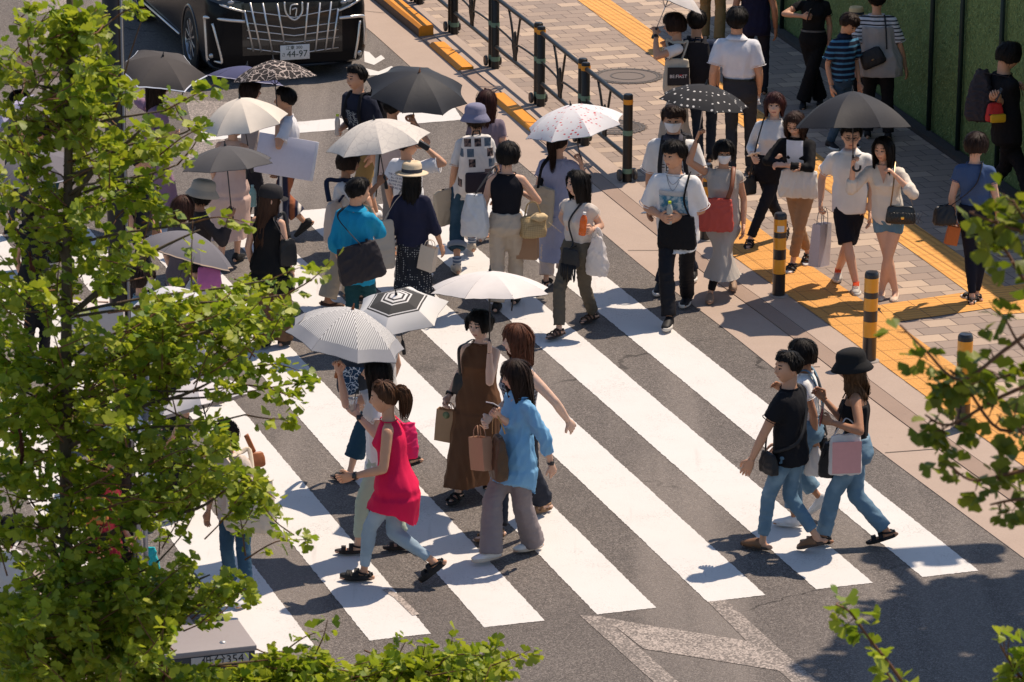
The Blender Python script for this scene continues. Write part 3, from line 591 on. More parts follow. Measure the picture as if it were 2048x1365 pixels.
for sx in (1, -1):
    for y in (-.98, -3.9):
        b = MB(); c = Vector((sx*.845, y, .345)); M_ = Matrix.Rotation(R(90)*sx, 3, 'Y'); b.lathe([(.20, -.11), (.30, -.11), (.335, -.09), (.345, -.04), (.345, .04), (.335, .085), (.30, .098), (.245, .094), (.24, .08)], 36, 0, c, M_); wh = b.build('tyre', M_TYRE, van, angle=40)
        b = MB(); b.lathe([(.245, .085), (.238, .092), (.225, .07), (.20, .02), (.06, .05), (.05, .085), (.001, .09)], 36, 0, c, M_)
        for q in range(10):
            a = 2*PI*q/10; b.box(c+M_@Vector((math.cos(a)*.14, math.sin(a)*.14, .078)), (.19, .032, .02), 0, M_@Matrix.Rotation(a, 3, 'Z'), bev=.006)
        b.build('rim', M_RIM, wh, angle=35)
        b = MB(); b.tube([c+M_@Vector((math.cos(a)*.385, math.sin(a)*.385, .075)) for a in np.linspace(0, 2*PI, 33)], .028, 8); b.build('wheel_arch', M_TRIM, van)
        b = MB(); b.lathe([(.375, .07), (.372, .078), (.34, .078)], 36, 0, c, M_); b.build('arch_shadow_gap', M_TRIM, van)
b = MB(); b.tube([(.94, -1.05, .93), (.945, -2.5, .95), (.94, -4.6, .97)], .008, 6); b.tube([(.938, -1.5, .30), (.945, -3.4, .30)], .014, 6); b.build('side_trim', M_CHR, van)
for sx in (1, -1): b = MB(); b.ell((sx*1.0, -1.45, 1.17), (.12, .07, .09), 14, 10); b.tube([(sx*.82, -1.47, 1.15), (sx*.95, -1.45, 1.15)], .03, 8); b.build('side_mirror', M_CAR, van)
# ---------------------------------------------------------------- ginkgo trees
def leafmat(k=1.0):
    key = ('leaf', k)
    if key in MATS: return MATS[key]
    t = NT('ginkgo_leaf'); co_ = t.coord('Object'); g = t.n('ShaderNodeNewGeometry'); r = g.outputs['Random Per Island']; n = t.noise(co_, 2.5, 3)
    col = t.mix(r, mul((.065, .145, .010), k), mul((.38, .43, .025), k)); col = t.mix(t.math('MULTIPLY', t.step(n, .4, .7), .5), col, mul((.34, .33, .06), k))
    MATS[key] = t.finish(col, .5, 0, .35, transl=.34, bump=t.noise(co_, 90, 2), bstr=.2, bdist=.004, tcol=t.mix(r, mul((.30, .44, .02), k), mul((.58, .62, .04), k))); return MATS[key]
def bark():
    t = NT('bark'); co_ = t.coord('Object', scale=(30, 30, 5)); n = t.noise(co_, 2, 5, .7); col = t.mix(n, (.055, .038, .025), (.20, .155, .11)); return t.finish(col, .9, 0, .15, bump=n, bstr=.8, bdist=.01)
M_BARK = bark(); M_TWIG = plain((.16, .07, .03), .7, var=.3)
ang = np.radians(np.array([36, 50, 66, 81, 90, 99, 114, 130, 144])); rad_ = np.array([.90, 1.0, .98, 1.0, .74, 1.0, .98, 1.0, .90])
LT = np.concatenate([[[0, 0, 0]], np.stack([np.cos(ang)*rad_, np.sin(ang)*rad_, np.zeros(9)], 1)])      # fan with a central notch
LF = np.array([(0, i, i+1) for i in range(1, 9)])
class Crown:
    def __init__(s, seed): s.rs = np.random.default_rng(seed); s.v = []; s.n = 0; s.stem = MB(); s.limb = MB()
    def leaf(s, p, out, size):
        rs = s.rs; up = np.array([0, 0, 1.0]); d = np.array(out)+rs.normal(0, .55, 3)+up*.0; d[2] -= .25; d /= np.linalg.norm(d)
        nrm = up+np.array([.25, .3, 0])+rs.normal(0, .55, 3); nrm -= d*nrm.dot(d); nrm /= max(1e-6, np.linalg.norm(nrm)); sd = np.cross(d, nrm); sz = size*rs.uniform(.62, 1.12)
        t = LT.copy(); t[:, 2] = -.35*np.abs(t[:, 0])**1.5*rs.uniform(-.6, 1.2)+rs.normal(0, .035, 10)+.22*rs.uniform(-.5, 1)*t[:, 1]**2*(-1); t[0, 2] = 0
        t[:, 0] *= rs.uniform(.85, 1.1); base = np.array(p)+d*sz*.45; s.v.append(base+sz*(t[:, :1]*sd+t[:, 1:2]*d+t[:, 2:]*nrm))
        s.petiole(p, base, sz)
    def petiole(s, p, base, sz):
        pass
    def twig(s, a, b, size, nl, r=.006, sag=.04):
        rs = s.rs; a = Vector(a); b = Vector(b); L = (b-a).length; mid = a.lerp(b, .55)+Vector((rs.normal(0, .04)*L, rs.normal(0, .04)*L, -sag*L+rs.normal(0, .05)*L)); pts = smoothline([a, mid, b], 4)
        s.stem.tube(pts, list(np.linspace(r, r*.35, len(pts))), 5); d = (b-a).normalized()
        k = 0
        while k < nl:
            t = rs.uniform(.18, 1.0) if k else 1.0; i = min(len(pts)-2, int(t*(len(pts)-1))); f = t*(len(pts)-1)-i; p = pts[i].lerp(pts[i+1], f)
            for _ in range(int(rs.integers(1, 4))):
                o = Vector(rs.normal(0, 1, 3)); o = (o-d*o.dot(d)).normalized()*.8+d*.55; s.leaf(p+Vector(rs.normal(0, .008, 3)), o, size); k += 1
    def build(s, root, k=1.0):                       # leaves and their twigs are one crown
        v = np.concatenate(s.v); n = len(s.v); q = np.concatenate([LF+10*i for i in range(n)]); me = bpy.data.meshes.new('crown'); nv = len(v)
        me.from_pydata([tuple(p) for p in v]+[tuple(p) for p in s.stem.v], [], [tuple(f) for f in q]+[tuple(nv+i for i in f) for f in s.stem.f]); me.materials.append(leafmat(k)); me.materials.append(M_TWIG)
        me.polygons.foreach_set('material_index', [0]*len(q)+[1]*len(s.stem.f)); me.polygons.foreach_set('use_smooth', [True]*(len(q)+len(s.stem.f))); me.update()
        o = bpy.data.objects.new('crown', me); COL.objects.link(o); o.parent = root
        s.limb.build('limbs', M_BARK, root); return n
random.seed(21)
# left tree: straight leader at the left of the picture
YT = 18.6; tp = [PT(134, 1240, YT), PT(131, 900, YT), PT(133, 600, YT), PT(137, 300, YT), PT(139, 60, YT), PT(140, -160, YT)]
tb = Vector((tp[0].x+.05, YT+.04, 0)); lt = empty('ginkgo_tree', tb, 'tall ginkgo tree with a straight thin trunk filling the left side', 'tree'); tr = MB(); tr.tube([Vector((0, 0, -.02))]+[p-tb for p in [Vector((tb.x-.02, YT, 2.2))]+tp], [.11, .06, .034, .030, .026, .021, .017, .012], 14); tr.build('trunk', M_BARK, lt)
C = Crown(3); rs = C.rs
def trunkat(z):
    for p, q in zip(tp[:-1], tp[1:]):
        if p.z <= z <= q.z: return p.lerp(q, (z-p.z)/(q.z-p.z))
    return tp[0].copy() if z < tp[0].z else tp[-1].copy()
def limb(C, tr_at, tip, rise, r=.016, tb_=tb):
    b_ = tr_at(tip.z-rise); pts = smoothline([b_, b_.lerp(tip, .4)+Vector((0, 0, rise*.10)), b_.lerp(tip, .75)+Vector((rs.normal(0, .03), rs.normal(0, .03), 0)), tip], 4); C.limb.tube([p-tb_ for p in pts], list(np.linspace(r, .004, len(pts))), 7); return pts
def inpoly(p, poly):
    c = False; j = len(poly)-1
    for i in range(len(poly)):
        if (poly[i][1] > p[1]) != (poly[j][1] > p[1]) and p[0] < (poly[j][0]-poly[i][0])*(p[1]-poly[i][1])/(poly[j][1]-poly[i][1])+poly[i][0]: c = not c
        j = i
    return c
REG = [  # polygon in picture, twigs, leaves per twig, depth spread
 ([(85, -30), (212, -30), (222, 60), (212, 140), (205, 215), (100, 200), (110, 80)], 40, 13, .40),
 ([(60, 180), (245, 150), (330, 215), (350, 290), (300, 330), (60, 340), (20, 260)], 36, 12, .5),
 ([(0, 20), (30, 60), (60, 170), (40, 260), (0, 250)], 9, 9, .6),
 ([(-30, 250), (60, 300), (180, 330), (400, 330), (400, 420), (350, 500), (-30, 520)], 36, 13, .6),
 ([(-30, 500), (340, 480), (320, 560), (250, 640), (-30, 660)], 30, 12, .7),
 ([(300, 600), (420, 560), (590, 570), (600, 640), (520, 690), (300, 690), (250, 650)], 36, 14, .5),
 ([(-30, 640), (250, 650), (480, 690), (510, 740), (460, 780), (330, 750), (-30, 790)], 44, 13, .7),
 ([(-30, 780), (330, 770), (330, 850), (470, 830), (470, 880), (380, 930), (-30, 930)], 42, 13, .7),
 ([(330, 950), (450, 920), (545, 960), (520, 1000), (380, 1010), (250, 985)], 24, 13, .45),
 ([(-30, 920), (260, 940), (330, 1000), (300, 1060), (120, 1080), (-30, 1100)], 28, 12, .6),
 ([(60, 1080), (280, 1070), (330, 1120), (480, 1140), (500, 1190), (350, 1230), (40, 1180)], 44, 13, .45),
 ([(-30, 1180), (340, 1190), (380, 1180), (370, 1215), (340, 1265), (325, 1385), (-30, 1385)], 125, 14, .8),
 ([(330, 1335), (510, 1335), (560, 1305), (700, 1330), (800, 1310), (980, 1300), (1020, 1330), (980, 1390), (320, 1390)], 150, 14, .35)]
for poly, nt_, nl, dep in REG:
    xs = [p[0] for p in poly]; ys = [p[1] for p in poly]; k = 0
    nt_ = int(nt_*(1.08 if ys[0] < 600 else 1.6))
    while k < nt_:
        p = (rs.uniform(min(xs), max(xs)), rs.uniform(min(ys), max(ys)))
        if not inpoly(p, poly): continue
        k += 1; tip = PT(p[0], p[1], YT+rs.normal(-.05, dep*.55)); c_ = trunkat(tip.z); o = tip-c_; o.z = 0; L_ = rs.uniform(.16, .36); on = o.normalized() if o.length > .05 else Vector((rs.normal(), rs.normal(), 0)).normalized()
        a = tip-(on*.75+Vector((rs.normal(0, .45), rs.normal(0, .45), rs.uniform(.0, .9)))).normalized()*L_
        C.twig(a-tb, tip-tb, .049, int(nl*rs.uniform(1.2, 2.6)), .0045)
        if k % 11 == 0 and p[1] < 1150 and o.length < .75: limb(C, trunkat, a, rs.uniform(.12, .4)*min(1, o.length+.2), .009)
for (x0, y0), (x1, y1), dY, nl in (((225, 40), (292, 18), -.1, 12), ((230, 225), (288, 28), .1, 3), ((330, 222), (432, 168), -.2, 15), ((318, 312), (400, 258), -.2, 15), ((355, 330), (402, 262), .1, 9), ((390, 445), (492, 445), -.1, 12), ((570, 590), (664, 520), -.1, 13), ((540, 560), (600, 535), .1, 8), ((520, 780), (612, 765), -.1, 22), ((470, 740), (598, 742), .1, 20), ((490, 770), (592, 798), -.2, 20), ((490, 830), (582, 838), .0, 12), ((500, 960), (552, 998), -.1, 9), ((490, 1120), (612, 1080), -.2, 18), ((440, 1140), (500, 1200), 0, 12), ((60, 70), (10, 130), .2, 9), ((28, 45), (62, 10), .1, 14), ((70, 150), (50, 50), .0, 14), ((560, 1310), (648, 1262), -.1, 9), ((620, 1330), (655, 1240), -.1, 7), ((790, 1340), (812, 1282), 0, 9), ((830, 1340), (850, 1290), 0, 9), ((880, 1330), (905, 1275), 0, 8), ((960, 1340), (1062, 1300), -.1, 14), ((930, 1330), (1000, 1292), -.1, 14), ((380, 260), (345, 200), .1, 14)):
    A_, B_ = PT(x0, y0, YT+dY), PT(x1, y1, YT+dY-.06); C.twig(A_-tb, B_-tb, .050, int(nl*1.6), .005, -.02)
    if y0 < 900: limb(C, trunkat, A_, .15, .008)
for tx, ty, dY in ((480, 620, -.2), (400, 460, 0), (430, 760, -.3), (450, 980, -.2), (300, 1340, -.3), (40, 330, .2), (30, 700, .1), (60, 1000, 0), (300, 240, -.1), (420, 1150, -.1)): limb(C, trunkat, PT(tx, ty, YT+dY), .45, .017)
for q_ in (((150, 1420), (420, 1375), (700, 1352), (960, 1338)), ((140, 1390), (330, 1340), (520, 1322))): C.limb.tube([PT(x_, y_, YT-.05)-tb for x_, y_ in q_], list(np.linspace(.018, .005, len(q_))), 7)
for (x, y0, y1) in ((58, 500, 610), (38, 850, 960), (268, 745, 830), (322, 1290, 1375)):     # hanging dead tufts
    dm = MB(); p0 = PT(x, y0, YT-.3)-tb; p1 = PT(x+3, y1, YT-.3)-tb; dm.tube([p0, p0.lerp(p1, .5)+Vector((.015, 0, 0)), p1], [.014, .024, .006], 8); v_, q_ = remesh(dm, .007); npobj('dead_cluster', folds(v_, q_, .02, x, 3), q_, plain((.10, .028, .014), .85, var=.4), lt)
nleaf = C.build(lt)
# right tree: nearer, only branch ends reach into the picture
def righttree(label, YR, tbx, brs, seed, k, size=.078):
    tb2 = Vector((tbx, YR+.3, 0)); rt = empty('ginkgo_tree', tb2, label, 'tree'); C2 = Crown(seed); T2 = MB(); T2.tube([Vector((0, 0, -.02)), Vector((.02, 0, 3)), Vector((0, .0, 6)), Vector((.02, 0, 9.2))], [.12, .09, .06, .02], 14); T2.build('trunk', M_BARK, rt)
    for pts, nl, w_ in brs:
        W_ = [PT(x, y, YR+d)-tb2 for x, y, d in pts]; C2.stem.tube(smoothline(W_, 5), list(np.linspace(.007, .003, 5*(len(W_)-1)+1)), 6); b_ = Vector((0, 0, max(.5, W_[0].z-.5))); C2.limb.tube(smoothline([b_, b_.lerp(W_[0], .5)+Vector((0, 0, .05)), W_[0]], 4), list(np.linspace(.011, .007, 9)), 7)
        S_ = smoothline(W_, 8)
        for _ in range(nl):
            i = int(C2.rs.integers(2, len(S_))); p = S_[min(i, len(S_)-1)]; L_ = C2.rs.uniform(.03, w_); o = Vector(C2.rs.normal(0, 1, 3)).normalized(); e_ = p+o*L_
            C2.twig(p, e_, size, int(C2.rs.integers(3, 8)), .003)
    C2.build(rt, k); return rt
righttree('nearer ginkgo tree whose dark leafy branch ends blur in from the right edge', 11.2, 2.75, [
 ([(2090, 640, 0), (2010, 700, -.05), (1920, 760, -.1), (1850, 700, -.1), (1800, 650, -.1)], 5, .05), ([(2080, 760, 0), (1990, 800, 0), (1900, 850, 0), (1850, 830, 0)], 9, .07), ([(2090, 840, .1), (2000, 860, 0), (1930, 770, 0), (1900, 740, 0)], 9, .06), ([(2090, 930, 0), (2010, 950, 0), (1940, 960, 0), (1890, 920, 0)], 8, .07), ([(2090, 1000, .1), (2030, 1000, 0), (1980, 1010, 0)], 5, .06), ([(2090, 700, .2), (2040, 740, .1), (1990, 760, .1)], 8, .08),
 ([(2100, 520, .1), (2060, 470, 0), (2000, 450, 0), (1940, 425, 0)], 7, .05), ([(2100, 560, .2), (2050, 560, .1), (2010, 500, .1), (1975, 475, .1)], 7, .05), ([(2090, 480, .1), (2050, 440, 0), (2025, 400, 0)], 4, .05), ([(2080, 720, 0), (2040, 690, 0), (2012, 640, 0)], 4, .04), ([(2110, 880, .3), (2060, 880, .3), (2020, 830, .3)], 8, .1)], 8, .6, .050)
righttree('ginkgo branch tips rising at the bottom right corner', 13.0, 3.0, [
 ([(1830, 1400, 0), (1780, 1330, 0), (1740, 1280, 0), (1700, 1225, 0), (1672, 1210, 0)], 7, .04), ([(1860, 1420, 0), (1800, 1380, 0), (1770, 1340, 0)], 3, .04), ([(2080, 1400, 0), (2030, 1340, 0), (2000, 1290, 0)], 12, .08), ([(2090, 1330, 0), (2050, 1310, 0), (2020, 1350, 0)], 8, .08)], 12, 1.0, .050)
# third tree, just outside the right edge: its crown shades the lower right of the road
c3 = lift(G(1985, 1300), 5.6); tb3 = Vector((c3.x, c3.y, 0)); r3 = empty('ginkgo_tree', tb3, 'street ginkgo outside the right edge casting leafy shade on the road', 'tree'); T3 = MB(); T3.tube([Vector((0, 0, -.02)), Vector((0, 0, 3)), Vector((.03, 0, 7.6))], [.12, .08, .02], 12); T3.build('trunk', M_BARK, r3); C3 = Crown(17)
for _ in range(620):
    u_ = C3.rs.normal(0, 1, 3); u_ /= np.linalg.norm(u_); rr_ = C3.rs.uniform(.3, 1)**.5; p_ = Vector((u_[0]*1.55*rr_+.35, u_[1]*1.6*rr_, 5.6+u_[2]*2.0*rr_)); C3.twig(p_-Vector((u_[0], u_[1], .3)).normalized()*.3, p_, .125, int(C3.rs.integers(9, 15)), .005)
for _ in range(22): a_ = C3.rs.uniform(0, 6.28); z_ = C3.rs.uniform(3.6, 6.4); C3.limb.tube([Vector((0, 0, z_)), Vector((math.cos(a_)*.9, math.sin(a_)*.9, z_+.7))], [.02, .006], 6)
C3.build(r3)
# ================================================================ PEOPLE
def ik(a, t, l1, l2, pole):
    d = t-a; L = d.length; mx = (l1+l2)*.998
    if L > mx: d = d*(mx/L); t = a+d; L = mx
    L = max(L, abs(l1-l2)+.02, .06); u = d.normalized(); c = (l1*l1+L*L-l2*l2)/(2*l1*L); c = max(-1, min(1, c))
    p = (pole-u*pole.dot(u)); p = p.normalized() if p.length > 1e-5 else Vector((0, -1, 0)); return a+u*(l1*c)+p*(l1*math.sqrt(1-c*c)), t
FR = [ # height fraction, rx f, ry f, rx m, ry m at 1.65 m
 (.470, .125, .098, .128, .10), (.50, .160, .112, .155, .112), (.53, .168, .115, .164, .116), (.57, .152, .104, .158, .112), (.615, .128, .090, .150, .104), (.665, .134, .093, .160, .108),
 (.715, .150, .110, .172, .116), (.755, .153, .106, .178, .116), (.79, .148, .088, .176, .098), (.815, .118, .070, .140, .078), (.835, .075, .056, .085, .062), (.855, .05, .05, .056, .056)]
def fr(z, fem):
    a = FR[0]
    for q in FR:
        if q[0] >= z:
            if q is a: break
            t = (z-a[0])/(q[0]-a[0]); return (a[1]+(q[1]-a[1])*t, a[2]+(q[2]-a[2])*t) if fem else (a[3]+(q[3]-a[3])*t, a[4]+(q[4]-a[4])*t)
        a = q
    return (a[1], a[2]) if fem else (a[3], a[4])
# ---- head: unit grid, x right, y forward, z up
NP_, NT_ = 64, 46
_u = np.linspace(0, 2*PI, NP_, endpoint=False); PHI = _u-.45*np.sin(_u)            # 0 = front, denser there
TH = np.linspace(.02, PI-.12, NT_)
def headsurf(th, ph, fem, infl=0.0):
    sx = np.sin(th)*np.sin(ph); sy = np.sin(th)*np.cos(ph); sz = np.cos(th)
    x = sx*.0755; y = sy*.094; z = sz*.113
    low = np.clip(-z/.113, 0, 1); jaw = (.42 if fem else .34)*low**1.5
    x = x*(1-jaw); y = np.where(y < 0, y*(1-.45*low**1.2), y*(1-.12*low**2)); y = np.where((y > 0), np.minimum(y, .082+.0*y)-np.maximum(y-.082, 0)*.0+.2*np.maximum(y-.082, 0), y)
    f = np.where(sy > 0, 1.0, 0.0)
    g = lambda cx, cz, wx, wz: np.exp(-((x-cx)/wx)**2-((z-cz)/wz)**2)*f
    nose = .021*g(0, -.022, .011, .014)+.012*g(0, -.002, .008, .02)+.006*(g(.011, -.028, .008, .008)+g(-.011, -.028, .008, .008))
    y = y+nose-.007*(g(.031, .012, .016, .010)+g(-.031, .012, .016, .010))+.003*(g(.03, .030, .02, .008)+g(-.03, .030, .02, .008))
    y = y+.005*g(0, -.055, .018, .008)-.003*g(0, -.066, .016, .005)+.006*g(0, -.092, .018, .014)+.003*(g(.045, -.02, .02, .02)+g(-.045, -.02, .02, .02))
    n = np.stack([sx, sy, sz], -1); p = np.stack([x, y, z], -1); return p+n*infl if not isinstance(infl, float) or infl else p
def headmesh(fem, M, s):
    T, P = np.meshgrid(TH, PHI, indexing='ij'); p = headsurf(T, P, fem).reshape(-1, 3); q = []
    for i in range(NT_-1):
        for j in range(NP_): q.append((i*NP_+j, (i+1)*NP_+j, (i+1)*NP_+(j+1) % NP_, i*NP_+(j+1) % NP_))
    q = np.array(q); c = p[q].mean(1); x, y, z = c.T; ax = np.abs(x); mi = np.zeros(len(q), int); f = y > 0
    mi[f & (np.abs(z-.0115-.05*(ax-.03)) < .0058) & (ax > .018) & (ax < .043)] = 1
    mi[f & (np.abs(z-.0345+9*(ax-.028)**2) < .0042) & (ax > .013) & (ax < .046)] = 1
    mi[f & (np.abs(z+.0565) < .0062-.09*ax*.0) & (ax < .0215-.0*ax)] = 2
    v = (p*s)@np.array(M.to_3x3()).T+np.array(M.translation); return v, q, mi
def hand(mb, w, d, nrm, side, s, curl):
    # palm and five fingers; d = direction of the hand, nrm = palm normal, side = +1 when the thumb is towards d x nrm
    d = d.normalized(); nrm = (nrm-d*nrm.dot(d)).normalized(); lat = d.cross(nrm)*side
    rs = []
    for t, hw, ht in ((-.012, .024, .020), (.01, .028, .019), (.04, .036, .017), (.075, .040, .014), (.092, .036, .011)):
        rs.append([w+d*t*s+lat*hw*s*math.cos(a)+nrm*ht*s*math.sin(a) for a in np.linspace(0, 2*PI, 12, endpoint=False)])
    mb.rings(rs, 0)
    for k, (o, L) in enumerate(((.029, .066), (.010, .075), (-.010, .070), (-.029, .056))):
        p = w+d*.082*s+lat*o*s; dr = d+lat*o*1.6; a0 = 0; pts = [p-d*.015*s, p]
        for seg, (fl, ln) in enumerate(((.42, .42), (.55, .33), (.45, .25))):
            a0 += fl*curl*(2.2 if curl > .5 else 1.6)+.05*k*curl; dd = (dr.normalized()*math.cos(a0)+nrm*math.sin(a0)); p = p+dd*(L*ln*s); pts.append(p)
        mb.tube(pts, [.0098*s, .0100*s, .0092*s, .0082*s, .0056*s], 6, 0)
    p = w+d*.028*s+lat*.028*s; t1 = p+(lat*.75+d*.75+nrm*.2).normalized()*.036*s; t2 = t1+(d*.9+lat*(.25-.7*curl)+nrm*(.3+.7*curl)).normalized()*.03*s; t3 = t2+(d*.8-lat*.6*curl+nrm*(.2+.5*curl)).normalized()*.022*s
    mb.tube([w+d*.012*s+lat*.012*s, p, t1, t2, t3], [.014*s, .0145*s, .0118*s, .0102*s, .0065*s], 7, 0)
def hairmesh(M, s, kind, L, fem, seed, bang=True, hat=False):
    # columns around the head; each column runs from the crown over the scalp and then hangs free
    rs = np.random.default_rng(seed); NC, NR = 88, 22; ph = np.linspace(0, 2*PI, NC, endpoint=False); a = np.abs((ph+PI) % (2*PI)-PI)/PI      # 0 front .. 1 back
    lerp = np.interp
    part = rs.uniform(-.6, .6)
    if kind == 'short': end = lerp(a, [0, .22, .34, .42, .52, .75, 1], [1.22, 1.20, 1.14, 1.50, 1.64, 1.95, 2.04]); vol = .034
    elif kind == 'crop': end = lerp(a, [0, .25, .36, .44, .52, .75, 1], [.98, .98, 1.02, 1.5, 1.60, 1.92, 2.0]); vol = .026
    elif kind == 'up': end = lerp(a, [0, .26, .38, .5, .7, 1], [.86, .92, 1.18, 1.62, 1.9, 2.05]); vol = .015
    elif kind == 'bob': end = lerp(a, [0, .20, .27, .36, 1], [1.28 if bang else 1.0, 1.27 if bang else 1.12, 1.9, 2.15+L*2.5, 2.25+L*2.5]); vol = .030
    else: end = lerp(a, [0, .17, .25, .36, .6, 1], [1.26 if bang else .86, 1.24 if bang else .95, 1.6, 2.0+L*7.5, 2.2+L*8.7, 2.2+L*9]); vol = .025
    vol = vol*.45 if hat else vol
    jag = np.interp(ph, np.linspace(0, 2*PI, 30), np.r_[rs.uniform(-1, 1, 29), 0]); end = end*(1+.035*jag)+np.where(end > 2.3, .2*jag, 0)
    ridge = sum(np.sin(ph*k+rs.uniform(0, 6))*w for k, w in ((9, .6), (17, .6), (29, .7)))*.0022
    out, inn = [], []
    wv = rs.uniform(0, 6, 3)
    for r in range(NR):
        t = (r/(NR-1))**.85; sarc = .03+(end-.03)*t; th = np.minimum(sarc, 1.62 if kind in ('long', 'bob', 'wavy') else 2.2); drop = np.maximum(sarc-1.62, 0)*.113 if kind in ('long', 'bob', 'wavy') else 0*sarc
        base = headsurf(th, ph, fem); n = np.stack([np.sin(th)*np.sin(ph), np.sin(th)*np.cos(ph), np.cos(th)*.6], -1)
        o = vol*(1-.35*np.clip((sarc-1.1)/.8, 0, 1)*(kind in ('short', 'crop')))+ridge*np.minimum(1, sarc)-.006*np.clip(t-.8, 0, 1)*5*(.5 if L else 1)
        P = base+n*o[:, None]; P[:, 2] -= drop
        if kind in ('long', 'wavy'):
            k = np.clip(drop/.22, 0, 1)[:, None]; bx = np.sin(ph)*np.where(a > .55, .085, .078); by = np.where(a > .55, np.cos(ph)*.075-.035, np.cos(ph)*.05+.03)
            tgt = np.stack([bx, by, P[:, 2]], -1)
            if L < .05: tgt = np.stack([np.sin(ph)*.08, np.cos(ph)*.085, P[:, 2]], -1)
            P = P*(1-k)+tgt*k; 
            if kind == 'wavy': P[:, 0] += np.sin(drop*42+wv[0]+ph*3)*.012*np.clip(drop/.1, 0, 1); P[:, 1] += np.sin(drop*38+wv[1]+ph*5)*.012*np.clip(drop/.1, 0, 1)
            P[:, 0] += ridge*3*k[:, 0]*np.sin(ph); P[:, 1] += ridge*3*k[:, 0]*np.cos(ph)
        elif kind == 'bob': k = np.clip(drop/.1, 0, 1); P[:, 0] *= 1-.14*k; P[:, 1] = P[:, 1]*(1-.1*k)
        if kind in ('short', 'crop'): P += n*(rs.normal(0, .0013, NC)*min(1, t*3))[:, None]
        out.append(P.copy()); th_ = .012+.006*(1-t); q = P-n*th_; q[:, 2] = P[:, 2]; inn.append(q)
    v = np.concatenate([np.array(out).reshape(-1, 3), np.array(inn).reshape(-1, 3)]); q = []
    o2 = NR*NC
    for i in range(NR-1):
        for j in range(NC):
            k = (j+1) % NC; q.append((i*NC+j, (i+1)*NC+j, (i+1)*NC+k, i*NC+k)); q.append((o2+i*NC+j, o2+i*NC+k, o2+(i+1)*NC+k, o2+(i+1)*NC+j))
    i = NR-1
    for j in range(NC): k = (j+1) % NC; q.append((i*NC+j, o2+i*NC+j, o2+i*NC+k, i*NC+k))
    v = np.concatenate([v, [[0, 0, .113+vol*.55]]])            # crown
    top = len(v)-1
    for j in range(0, NC, 2): q.append((top, j, (j+1) % NC, (j+2) % NC))
    # loose locks over the cap: thin tapering ribbons that follow the columns, drift sideways and overshoot the ends
    O = np.array(out); NS = 420 if kind in ('long', 'wavy', 'bob') else 520; sv, sq = [], []; NSg = 9
    for k in range(NS):
        c0 = rs.uniform(0, NC); dr = rs.normal(0, 2.6); t0 = rs.uniform(.4, .75) if hat else rs.uniform(0, .45) if kind != 'up' else rs.uniform(0, .3); t1 = min(1.0, t0+rs.uniform(.35, .9)); ov = rs.uniform(0, .035 if kind in ('long', 'wavy', 'bob') else .016)*(t1 > .97); lift = rs.uniform(.001, .007)+(rs.uniform(0, .015) if rs.random() < .24 else 0); wd = rs.uniform(.0022, .0058); ph0 = rs.uniform(0, 6)
        pts = []
        for g in range(NSg):
            u = g/(NSg-1); t = t0+(t1-t0)*u; c = (c0+dr*u+.7*math.sin(u*5+ph0)) % NC; rr = t*(NR-1); r0 = min(NR-2, int(rr)); fr_ = rr-r0; ca = int(c) % NC; cb = (ca+1) % NC; fc = c-int(c)
            p = (O[r0, ca]*(1-fc)+O[r0, cb]*fc)*(1-fr_)+(O[r0+1, ca]*(1-fc)+O[r0+1, cb]*fc)*fr_; n_ = p.copy(); n_[2] *= .4; n_ /= max(1e-6, np.linalg.norm(n_)); pts.append(p+n_*lift*math.sin(PI*min(1, u*1.15+.08)))
        pts = np.array(pts); pts[-1] += (pts[-1]-pts[-2])/max(1e-6, np.linalg.norm(pts[-1]-pts[-2]))*ov; tg = np.gradient(pts, axis=0); n_ = pts*np.array([1, 1, .3]); sd = np.cross(tg, n_); sd /= np.maximum(np.linalg.norm(sd, axis=1, keepdims=True), 1e-6); w_ = wd*np.array([.3, .8, 1, 1, 1, .95, .8, .5, .06])[:, None]
        b0 = len(v)+len(sv)*2*NSg; sv.append(np.concatenate([pts+sd*w_, pts-sd*w_])); sq += [(b0+g, b0+g+1, b0+NSg+g+1, b0+NSg+g) for g in range(NSg-1)]
    v = np.concatenate([v]+sv); q = q+sq
    return (v*s)@np.array(M.to_3x3()).T+np.array(M.translation), np.array(q)
NPPL = [0]
